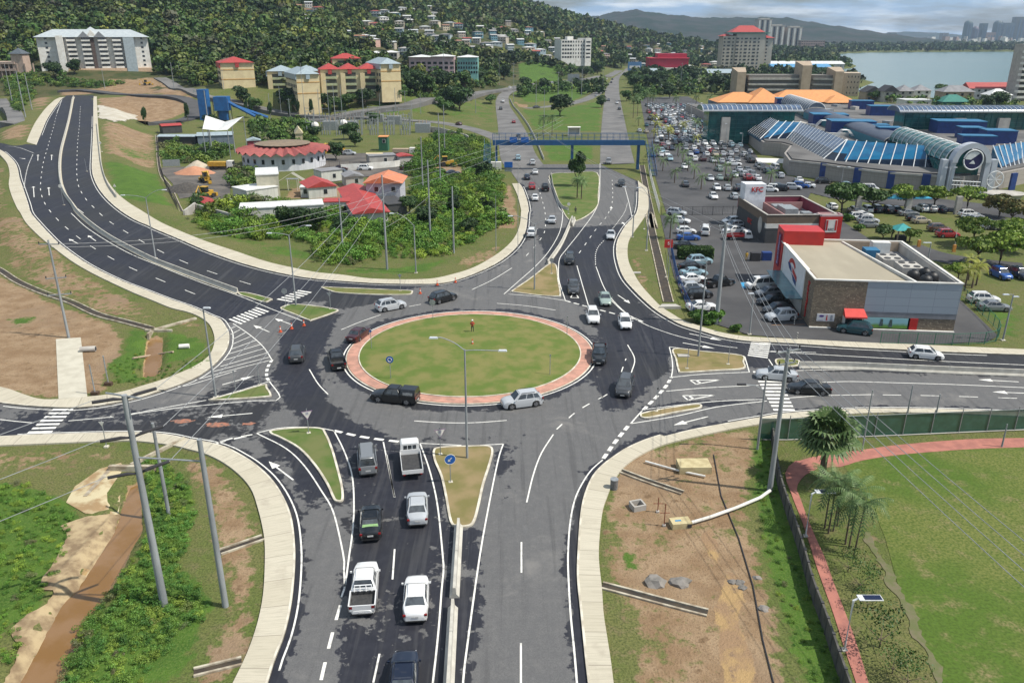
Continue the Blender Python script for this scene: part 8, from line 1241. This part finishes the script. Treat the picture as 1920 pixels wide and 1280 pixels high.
for i,(px,py,h,ln_)in enumerate([(1546,990,4.2,2.3),(1553,1000,4.8,2.5),(1562,995,4.0,2.1),(1585,1020,4.6,2.6),(1592,1025,3.8,2.2),(1600,1045,4.9,2.7),(1570,985,4.4,2.2)]):p=at0(px,py);palm(p.x,p.y,h,'slender palm, %s from left in the clump between red path and lawn'%ORD[[0,1,2,4,5,6,3][i]],L_palm,ln_,12,'clump_palm','palms of the clump by the lawn',random.uniform(-.5,.7),lw=.55,tr=.06)
for px,py,s in((1648,1212,2.6),(1610,1105,2.0),(1590,1072,1.6),(1672,1262,1.8),(1625,1140,1.5),(1700,1285,2.0)):p=at0(px,py);tree('bare',p.x,p.y,s,'sparse young shrub with thin twigs on the grass %s'%{1648:'under the near solar lamp',1610:'halfway along the path',1590:'below the palm clump',1672:'near the lower edge',1625:'above the near solar lamp',1700:'at the lower picture edge'}[px],None,'twiggy_shrub',cat_='shrub')
NP=[(240,935),(290,900),(320,860),(400,1030),(580,850),(640,935),(700,1030),(775,1125),(540,1175),(860,1250),(1030,1000),(1150,1100),(800,730),(290,720),(465,720),(110,490),(1220,1230),(1690,1200)]
for i,(a,b)in enumerate(NP):p=at0(1180+a/6.4,160+b/6.4);palm(p.x,p.y,3.2 if i not in(13,14)else 5,'small palm, %s from left of the scattered ones in the mall car park'%ORD[sorted(q[0]for q in NP).index(a)if a!=290 else(2 if b>800 else 3)],L_palm if i not in(13,14,12)else L_yel,2.5,13,'car_park_palm','small palms of the mall car park',key='cpg' if i not in(12,13,14)else 'cpy',lw=.45)
for a,b,y_ in((330,640,1),(300,545,1),(460,700,1),(640,640,1),(790,600,0),(560,280,0),(800,260,0),(960,260,0)):p=at0(1180+a/6.4,160+b/6.4);palm(p.x,p.y,5.5,('yellowing palm, %s from left in the row across the car park'%ORD[(300,330,460,640).index(a)])if y_ else 'green palm, %s from left of four in the far car park'%ORD[(560,790,800,960).index(a)],L_yel if y_ else L_palm,3.2,14,'car_park_palm','yellow palms of the mall car park' if y_ else 'far green palms of the mall car park',key='yel%d'%y_,lw=.7)
for px,py,s,lb in((1187,222,9,'tall palm left of the mall car park'),(1195,218,9.5,'tall palm beside the leftmost at the mall car park'),(1213,213,10,'tallest palm at the head of the mall car park'),(1222,212,8,'short palm at the head of the mall car park'),(1035,255,7,'palm on the grass north of the footbridge, right one'),(1018,252,6,'palm on the grass north of the footbridge, left one'),(1256,447,4,'palm over the blue car of the shop car park'),(1082,372,4.5,'left small palm on the green median island'),(1090,374,4.5,'right small palm on the green median island')):p=GT(px,py);palm(p.x,p.y,s,lb,L_palm,3.4 if s>5 else 2.3,18,lw=.7)
for i,(px,py,s)in enumerate([(1815,525,2.0),(1822,540,1.8),(1808,545,2),(1830,535,1.8)]):p=at0(px,py);palm(p.x,p.y,3.4,'%s bright small palm behind the green fence of the shop yard'%['second','third','first','fourth'][i],L_yel,2.2,12,'fence_palm','palms behind the shop fence',key='fp',lw=.5)
TR=[('tall',1083,350,3.2,'leafy tree standing before the footbridge on the green median island'),('dark',1050,218,7.4,'big lone spreading tree between the northern roads'),('dark',1128,202,4.6,'small dark round tree beside the loop road'),('round',832,215,6,'pale round tree beside the side ramp'),('round',920,195,4,'small tree at the bend of the western road'),('dark',1020,175,7,'dark tree clump above the dirt slope'),('dark',862,208,9,'tall dark feathery tree beside the highway ramp'),('dark',850,204,8,'second tall dark feathery tree beside the highway ramp'),('green_spread',1576,402,5.2,'dense spreading tree nearest the restaurant'),('green_spread',1634,398,4.6,'second spreading tree along the mall lane'),('umbrella',1695,397,4.2,'third spreading tree along the mall lane, flat-topped'),('umbrella',1750,395,3.9,'fourth spreading tree along the mall lane'),('umbrella',1812,395,3.9,'fifth spreading tree before the mall arch'),('rusty',1872,408,4.2,'rust-tinged tree before the round shelter'),('rusty',1895,420,4.2,'rust-tinged tree at the right picture edge'),('umbrella',1822,462,4.0,'umbrella-shaped tree touching the red car'),('umbrella',1830,500,4.0,'lime-green tree beside the car park lane'),('umbrella',1872,498,4.2,'lime-green tree left of the blue car'),('umbrella',1900,470,4.2,'lime-green tree near the right picture edge'),('round',1655,448,2.3,'bushy tree before the turquoise pavilion'),('umbrella',1705,455,1.9,'small tree right of the turquoise pavilion'),('umbrella',1795,530,2.3,'lime-green shrub tree behind the shop fence'),('bush',1343,605,2.0,'wide clipped hedge mass at the foot of the massive pole'),('bush',1310,603,1.9,'left part of the hedge by the road'),('bush',1330,608,1.2,'ball shrub before the hedge'),('bush',1381,622,1.2,'ball shrub at the shop car park corner'),('bush',1588,415,1.8,'round bush at the restaurant corner'),('bush',1610,432,1.5,'low bush below the restaurant corner'),('dark',1235,165,9,'dark broad tree before the crimson store'),('dark',1297,158,10,'tall dark tree right of the crimson store'),('dark',1340,172,9,'dark tree left of the terraced flats'),('round',1375,175,9,'tree touching the terraced flats'),('dark',1255,185,7,'tree beyond the packed cars'),('dark',1120,140,10,'broad dark tree at the highway merge'),('round',1640,190,5,'round tree left of the shore houses'),('round',1760,180,7,'tree between the shore houses'),('round',1835,178,6,'tree behind the long red roof'),('dark',1870,208,7,'dark tree below the white bungalow'),('dark',1850,210,6,'dark tree behind the right gallery'),('bush',825,330,2.6,'bush by the digger clearing'),('dark',630,300,4,'dark tree behind the depot parking'),('dark',666,275,4,'dark tree beside the substation'),('dark',590,262,4,'dark tree next to the cream gabled house'),('dark',395,240,4,'dark tree behind the stall'),('dark',140,140,6,'tree in front of the white apartment block, middle'),('dark',104,148,7,'tree in front of the white apartment block, left'),('dark',15,145,6,'tree before the parking deck')]
for i,(px,py,k,s_)in enumerate([(540,205,'dark',7),(556,208,'round',6),(606,205,'dark',6),(628,208,'round',5),(655,204,'round',5.5),(685,200,'dark',6),(720,190,'dark',7),(745,192,'round',7),(775,180,'dark',9),(800,182,'round',8),(830,172,'dark',8),(870,168,'round',8),(895,160,'dark',9),(920,155,'round',8),(945,150,'dark',8),(1095,148,'dark',8),(1165,128,'dark',10),(1178,150,'round',6),(1190,165,'dark',7),(1210,150,'dark',8),(1060,168,'round',5),(985,165,'dark',6),(1068,130,'dark',9),(480,210,'round',5),(455,195,'dark',6),(700,232,'round',4),(655,262,'dark',5),(1175,190,'round',5)]):TR.append((k,px,py,s_,''))
TR=TR[:-28]+[(k,px,py,s_,'%s from left of the loose trees before flats and highway, %s'%(ORD[j],'dark' if k=='dark' else 'lighter green'))for j,(k,px,py,s_,lb)in enumerate(sorted(TR[-28:],key=lambda q:q[1]))]
TR+=[('dark',px,py,s,'%s tree over the thicket edge by the red-roofed compound, %s from left'%('dark',ORD[i]))for i,(px,py,s)in enumerate([(372,392,2.2),(470,412,2.4),(535,428,3.4),(562,430,3.6),(598,432,3.2),(640,440,2.8),(768,400,3.0),(800,430,3.4),(852,402,3.0),(880,440,2.6),(905,335,3.4),(915,400,2.6)])]
for k,px,py,s,lb in TR:p=GT(px,py);tree(k if k!='tall' else 'round',p.x,p.y,s,lb,sz=s*.8 if k in('dark','round')else(s*1.7 if k=='tall' else s*1.2 if k=='umbrella' else None))
for i,(px,py)in enumerate([(273,237),(353,232),(463,222),(508,225),(472,222),(545,225),(560,222),(585,222),(620,222),(640,222)]):p=GT(px,py);t=tree('dark',p.x,p.y,1.5,'narrow clipped columnar shrub, %s from left in the row along the depot road'%ORD[sorted([273,353,463,508,472,545,560,585,620,640]).index(px)],'columnar shrubs along the depot road','columnar_shrub',cat_='shrub',sz=5)
mb=MB().box(0,0,0,5.6,2.2,1.7);p=at0(1303,484);o=mb.build('hedge_core',L_dark,None,(0,0,.1));hd=thing('clipped_hedge','tall rectangular clipped hedge between parked cars','hedge',(p.x,p.y,0));o.parent=hd;o.name='inner_core';q=RNG.uniform(-1,1,(2600,3))*[2.95,1.25,1.0];f_=RNG.integers(0,3,2600);ar_=np.arange(2600);q[ar_,f_]=np.sign(q[ar_,f_])*np.array([2.95,1.25,1.0])[f_];n_=RNG.normal(size=(2600,3));u=np.cross(n_,[0,0,1.]);u/=np.linalg.norm(u,axis=1)[:,None];v=np.cross(n_,u);v/=np.linalg.norm(v,axis=1)[:,None];q+=[0,0,1.0];child('foliage',crown_mesh('foliage',np.stack([q-u*.14,q-v*.14,q+u*.14,q+v*.14],1).reshape(-1,3),L_mid),hd)  # solid dark box filling the hedge behind its leaf quads
# ---- masses nobody could count
def mass(name,label,P,S,var,mat,cat_,zs=None,zo=0.,sq=1.0):
 P=np.asarray(P);n_=len(P);S=np.asarray(S);z=gz(P)if zs is None else zs;out=[]
 a=RNG.uniform(0,6.28,n_);k=RNG.integers(0,len(var),n_)
 for j,V in enumerate(var):
  m_=k==j;c,s=np.cos(a[m_])[:,None],np.sin(a[m_])[:,None];s_=S[m_][:,None];zz=S[m_][:,None]*RNG.uniform(.8,1.15,(m_.sum(),1))*sq
  X=V[None,:,0]*c-V[None,:,1]*s;Y=V[None,:,0]*s+V[None,:,1]*c;out.append(np.stack([X*s_+P[m_][:,:1],Y*s_+P[m_][:,1:],V[None,:,2]*zz+z[m_][:,None]+zo],2).reshape(-1,3))
 me=crown_mesh(name,np.concatenate(out),mat);tn=np.stack([RNG.uniform(-.35,.4,n_),np.clip(RNG.normal(.1,.35,n_),0,.9),(RNG.random(n_)<.06)*RNG.uniform(.4,.9,n_),np.ones(n_)],1);tn[:,0]+=.16*np.sin(P[:,0]*.023+2*np.sin(P[:,1]*.015));tv=np.concatenate([np.repeat(tn[k==j],len(V),0)for j,V in enumerate(var)]);q_=me.color_attributes.new('tint','FLOAT_COLOR','POINT');q_.data.foreach_set('color',tv.astype(np.float32).ravel());o=link(name,me,());tag(o,label,cat_,None,'stuff');return o
def scatter(polys,step,jit=.45):
 A=np.concatenate([np.array(p)for p in polys]);lo,hi=A.min(0),A.max(0);xs,ys=np.meshgrid(np.arange(lo[0],hi[0],step),np.arange(lo[1],hi[1],step));P=np.c_[xs.ravel(),ys.ravel()];P=P+RNG.uniform(-jit,jit,P.shape)*step
 m_=np.zeros(len(P),bool)
 for p in polys:m_|=sdist(P,p)>0
 return P[m_]
vb=[crown(200+i,7,260,.085,.8,.6)+[0,0,.35]for i in range(4)];vf=[crown(220+i,6,520,.05,.7,.65)+[0,0,.3]for i in range(4)];vh=[crown(240+i,7,150,.13,.85,.55)+[0,0,.5]for i in range(5)];vd=[crown(260+i,5,46,.24,.85,.5)+[0,0,.4]for i in range(5)]
TH=[GS("E -20,60 70,60 300,40 380,10 600,0 880,0 900,60 800,140 620,215 560,240 250,260 0,300 -150,230"),GS("B 480,1280 400,1100 380,960 420,860 520,780 700,760 830,800 850,960 900,1010 920,1100 860,1200 900,1290"),GS("D 1060,-20 1380,-60 1900,-10 1925,180 1500,110 1200,60"),GS("Q 290,960 780,1010 1500,1010 1760,980 1760,1080 1500,1180 1200,1140 900,1150 560,1090")]
clr=[GS("B 505,940 700,940 690,1000 520,1000"),GS("X 738,330 775,330 770,420 725,440 728,380")]
P=scatter(TH,1.6);P=P[np.all([sdist(P,c)<0 for c in clr],0)];mass('thicket_foliage','dense bright green thicket covering the plot north of the roundabout',P,RNG.uniform(.7,2.5,len(P))*np.where(RNG.random(len(P))<.10,1.8,1)*(1+.35*np.sin(P[:,0]*.21)*np.sin(P[:,1]*.17)),vf,L_bush,'thicket')
P=scatter([GS("Q 870,150 1320,140 1480,300 1250,350 900,340"),GS("Q 110,330 740,370 720,420 520,500 130,500"),GS("Q 690,560 920,560 920,700 700,770 680,640"),GS("B 0,470 0,560 480,560 700,500 860,430 980,440 900,380 700,370 400,470"),GS("A 10,400 220,420 300,460 700,470 560,500 40,480"),GS("A 0,380 220,380 100,640 60,560"),GS("Q 300,860 420,780 560,880 720,970 560,960 400,900")],3.2);mass('scrub_foliage','scrubby green bushes around the depot and below the apartment blocks',P,RNG.uniform(1.6,3.8,len(P)),vb,L_mid,'scrub',sq=.85)
P=scatter([GS("G 800,20 950,60 1060,170 1110,270 1060,480 1000,640 1080,700 1190,840 1120,960 980,1040 880,1200 700,1400 330,1400 440,1000 560,860 700,640 860,430 850,200")],.62);mass('ditch_bank_foliage','lush feathery green bushes on the right bank of the ditch',P,RNG.uniform(.35,.8,len(P)),vf,leafmat('bank_leaves',(.062,.145,.024),(.040,.105,.02),(.10,.18,.035),.35),'bushes')
P=scatter([GS("G -300,140 120,160 260,220 400,330 420,400 360,560 290,700 230,780 190,900 120,1000 60,1200 -300,1300")],.8);mass('ditch_weeds','soft green weeds and grasses left of the ditch',P,RNG.uniform(.3,.7,len(P)),vf,L_bush,'weeds',sq=.8)
P=scatter([GS("I 400,120 500,140 540,300 640,600 720,800 800,1000 900,1300 760,1400 640,1150 590,900 470,640 430,400"),GS("I 420,-100 520,-120 540,60 470,200 390,150"),GS("D 600,860 790,790 790,900 900,880 1180,790 1160,850 1020,900 850,960 640,970")],.9);mass('grass_tufts','tall green grass tufts along the dark wall and round the upper pool',P,RNG.uniform(.2,.45,len(P)),vf,L_bush,'grass',sq=.8)
HM={};wcol=[(.62,.60,.55),(.50,.44,.36),(.36,.42,.44),(.55,.36,.30),(.28,.36,.40),(.60,.52,.38),(.40,.38,.35),(.14,.28,.34)];wn_=['white','sand-coloured','blue-grey','salmon','slate','cream','grey','turquoise'];rcol=[(.62,.62,.60),(.40,.38,.36),(.34,.07,.05),(.20,.19,.18),(.50,.52,.52),(.30,.15,.09)];rn_=['white','grey','red','dark','pale','rusty']
m_hw,n,bs=nodes('house_paint');n.links.new(mixc(n,mth(n,'MULTIPLY',ramp(n,noise(n,.5,5),.5,.75),.35),n.nodes.new('ShaderNodeObjectInfo').outputs['Color'],(.2,.18,.15)),bs.inputs['Base Color'])
for k,(w_,d_,h)in enumerate([(9,8,3.2),(11,8,5.8),(8,7,5.6),(13,9,3.4)]):
 wm=MB().box(0,0,-5,w_,d_,h+5).mesh('wall');rm=(hip(MB(),-w_/2,w_/2,-d_/2,d_/2,h,1.1,.6,gable=(k%2==0))).mesh('roof');ww_=MB();gm=MB().box(0,0,0,1.3,.12,1.2).mesh('window');gl=MB().box(0,-d_/2-.7,h*.48 if h>4 else.2,w_*.9,1.4,.5).mesh('balcony');[q.materials.append(x)for q,x in((wm,m_hw),(rm,m_hw),(gm,g_dark),(gl,m_hw))];HM[k]=(wm,rm,gm,gl,w_,d_,h)
HP=[]
def house(x,y,z,k,wc,rc,lb,grp,rz_):
 t=thing('hillside_house',lb,'house',(x,y,z),rz_,grp);t.scale=(.88,.88,.85);wm,rm,gm,gl,w_,d_,h=HM[k];child('wall',wm,t,color=(*wcol[wc],1));child('roof',rm,t,color=(*rcol[rc],1))
 for f in((.9,3.6)if h>4 else(1.0,)):[child('window',gm,t,((i-1.5+.5)*w_/3.2,-d_/2,f))for i in range(3)]
 if k==1:child('balcony',gl,t,color=(*wcol[0],1))
 HP.append((x,y,8))
reg=[(GS_,n_,lb)for GS_,n_,lb in(("640,70 700,25 800,12 880,60 960,45 1060,78 1130,88 1060,100 960,98 860,96 760,104 690,92",84,'on the wooded hillside'),("530,18 600,12 620,60 560,50",9,'high on the left hill'),("980,100 1100,100 1180,84 1330,84 1340,128 1200,130 1160,108 1050,118",46,'in the lower town'),("1340,80 1620,84 1600,96 1480,100 1400,92",40,'in the bay town'))]
CO={}
for sp_,n_,lb in reg:
 poly=np.array([[float(c)for c in q.split(',')]for q in sp_.split()]);got=[];tries=0
 while len(got)<n_ and tries<900:
  tries+=1;q=np.array([RNG.uniform(poly[:,0].min(),poly[:,0].max()),RNG.uniform(poly[:,1].min(),poly[:,1].max())])
  if sdist([q],poly)[0]<0 or any(abs(q[0]-g[0])<15 and abs(q[1]-g[1])<6 for g in got):continue
  p=GT(q[0],q[1])
  if p.y>2700 or p.y<500 or sdist([(p.x,p.y)],BAY)[0]>-40:continue
  got.append((q[0],q[1]));wc,rc,k=int(RNG.integers(0,8)),int(RNG.choice([0,0,0,1,1,2,3,4,4,5])),int(RNG.integers(0,4));CO.setdefault((HM[k][6]>4,wn_[wc],rn_[rc],lb),[]).append((q[0],p,k,wc,rc))
for(hi_,wn1,rn1,lb),L_ in CO.items():
 for i,(_,p,k,wc,rc)in enumerate(sorted(L_,key=lambda q:q[0])):house(p.x,p.y,p.z,k,wc,rc,'%s %s %s with %s roof%s %s'%(('only' if len(L_)==1 else ORD[i]+' from left of the'),('two-storey' if hi_ else 'low'),wn1+(' house' if len(L_)==1 else ' houses'),rn1,'' if len(L_)==1 else 's',lb),'houses '+lb,RNG.uniform(-.5,.6))
HP+=[(a,b,r)for a,b,r in((-150+0,425,16),(-118,400,22),(-95,410,22),(-250,490,42),(-290,478,30),(-55,552,30),(-20,552,22),(-95,625,22),(75,808,30),(-170,425,18))]
HPa=np.array(HP)
def clear(P,k=1.0,sh=0):
 m_=np.ones(len(P),bool)
 for x,y,r in HPa:m_&=((P[:,0]-x)**2+(P[:,1]-y)**2>(r*k)**2)&~((abs(P[:,0]-x)<r*.9)&(P[:,1]<y)&(P[:,1]>y-r*2.0-sh))
 return m_
def road_clear(P,specs,w_):
 m_=np.ones(len(P),bool)
 for s in specs:d,_=ldist(P,np.array(GS(s)));m_&=d>w_
 return m_
RD=("B -400,700 0,655 400,592 730,540 1000,490 1300,455 1560,400","B 1600,560 1560,430 1640,375","A 330,515 560,515 900,520 1200,600","A 900,440 1100,520 1500,625","B 900,560 1000,500")
grassy=[GS("B 860,430 990,340 1160,350 1290,430 1290,470 1000,480 860,500"),GS("X 990,170 1190,130 1180,200 1000,215"),GS("A 0,430 900,400 930,520 0,540")]
def hillpts(y0,y1,s0,s1,xlim):
 out=[];y=y0
 while y<y1:
  s=s0+(s1-s0)*(y-y0)/(y1-y0);x=np.arange(*xlim(y),s);out.append(np.c_[x+RNG.uniform(-.4,.4,len(x))*s,y+RNG.uniform(-.4,.4,len(x))*s,np.full(len(x),s)]);y+=s*.85
 return np.concatenate(out)
Q=hillpts(425,760,6.2,9.5,lambda y:(-.68*y-20,.1*y+10));z=gz(Q[:,:2]);m_=(z>2.0)&clear(Q,1.0,4)&road_clear(Q[:,:2],RD,9)&np.all([sdist(Q[:,:2],g)<0 for g in grassy],0);Q=Q[m_];zz=np.interp(0,[0],[0])
mass('hillside_forest','dense green forest covering the near hills',Q[:,:2],Q[:,2]*RNG.uniform(.75,1.2,len(Q))*np.where(RNG.random(len(Q))<.1,1.35,1),vh,L_hill,'forest')
Q=hillpts(760,1700,10,17,lambda y:(-.66*y,.22*y));z=gz(Q[:,:2]);m_=(z>3)&clear(Q,1.0,14)&road_clear(Q[:,:2],RD,12)&(RNG.random(len(Q))<np.where((Q[:,0]>-.25*Q[:,1])&(z<75),.85,1));Q=Q[m_];mass('far_hillside_forest','forest and garden trees on the farther hills',Q[:,:2],Q[:,2]*RNG.uniform(.52,.78,len(Q)),vd,L_hill,'forest')
Q=hillpts(560,2700,11,26,lambda y:(.085*y if y<900 else.02*y,.60*y));b_=sdist(Q[:,:2]/4,np.array(BAY)/4)*4;m_=(b_<-8)&clear(Q,1.2,10)&road_clear(Q[:,:2],RD,14)&(RNG.random(len(Q))<.72)&~((Q[:,1]<1010)&(Q[:,1]>880)&(Q[:,0]>140)&(Q[:,0]<460));Q=Q[m_];mass('town_trees','green mass of town trees between highway and bay',Q[:,:2],Q[:,2]*RNG.uniform(.38,.7,len(Q)),vd,L_dark,'trees')
Q=hillpts(2650,3300,22,30,lambda y:(-200,.70*y));b_=sdist(Q[:,:2]/4,np.array(BAY)/4)*4;Q=Q[(b_<-6)];mass('mangrove_belt','dark mangrove belt along the far shore of the bay',Q[:,:2],Q[:,2]*RNG.uniform(.35,.6,len(Q)),vd,L_dark,'mangroves')
Q=scatter([GS("X 1612,172 1660,196 1760,214 1905,215 1905,200 1840,200 1760,192 1690,190"),GS("X 1190,160 1330,150 1330,178 1290,180 1200,182"),GS("X 1375,165 1520,128 1610,125 1600,140 1500,150 1420,176")],7);Q=Q[(sdist(Q,BAY)<-4)];mass('garden_trees','garden trees behind the mall and along the shore',Q,RNG.uniform(2.5,5,len(Q)),vh,L_mid,'trees')
Q=scatter([GS(q)for q in('B 330,440 480,420 860,440 870,505 740,525 560,560 400,580 340,560','X 500,196 560,205 640,200 760,182 800,172 700,204 560,214','B 900,330 1010,310 1130,350 1250,360 1290,410 1230,380 1000,345','B 1580,430 1700,430 1720,560 1640,600 1585,520','A 0,395 240,420 450,425 560,450 300,470 0,450','X 1040,130 1110,118 1130,135 1050,150','X 860,168 930,160 935,178 870,196','X 985,158 1060,160 1075,172 1000,178','X 1168,140 1190,138 1200,178 1180,182','Q 870,140 1320,130 1470,290 1250,345 900,330')],6.0);Q=Q[np.all([(Q[:,0]-x)**2+(Q[:,1]-y)**2>(r*.62)**2 for x,y,r in HPa],0)&road_clear(Q[:,:2],RD,7)];mass('roadside_trees','loose belt of trees between flats, depot and highway',Q,RNG.uniform(2.2,4.8,len(Q)),vh,L_mid,'trees',sq=1.1)
r_=np.random.default_rng(9);tb=MB()
for i in range(260):x,y=r_.uniform(300,2700),r_.uniform(3350,4400);s=r_.uniform(8,26);tb.box(x,y,0,s,s*.8,r_.uniform(6,22 if x<1700 else 34),r_.uniform(0,1),int(r_.integers(0,3)))
tag(tb.build('distant_town_blocks',[c_pale,MATS['far_reddish'],c_white]),'hazy mass of tiny pale buildings beyond the bay','distant town',None,'stuff')
# ==========================================================
mh=bpy.data.materials.new('haze_air');mh.use_nodes=True;n=mh.node_tree;n.nodes.remove(n.nodes['Principled BSDF']);pv=n.nodes.new('ShaderNodeVolumePrincipled');pv.inputs['Color'].default_value=(.60,.78,1,1);pv.inputs['Density'].default_value=HAZE;pv.inputs['Anisotropy'].default_value=.25
n.links.new(pv.outputs[0],n.nodes['Material Output'].inputs['Volume']);hz=MB().box(0,4600,-14,13000,9700,290).build('haze',mh);hz['kind']='stuff';hz['label']='thin pale haze fading the far hills and skyline';hz['category']='haze'
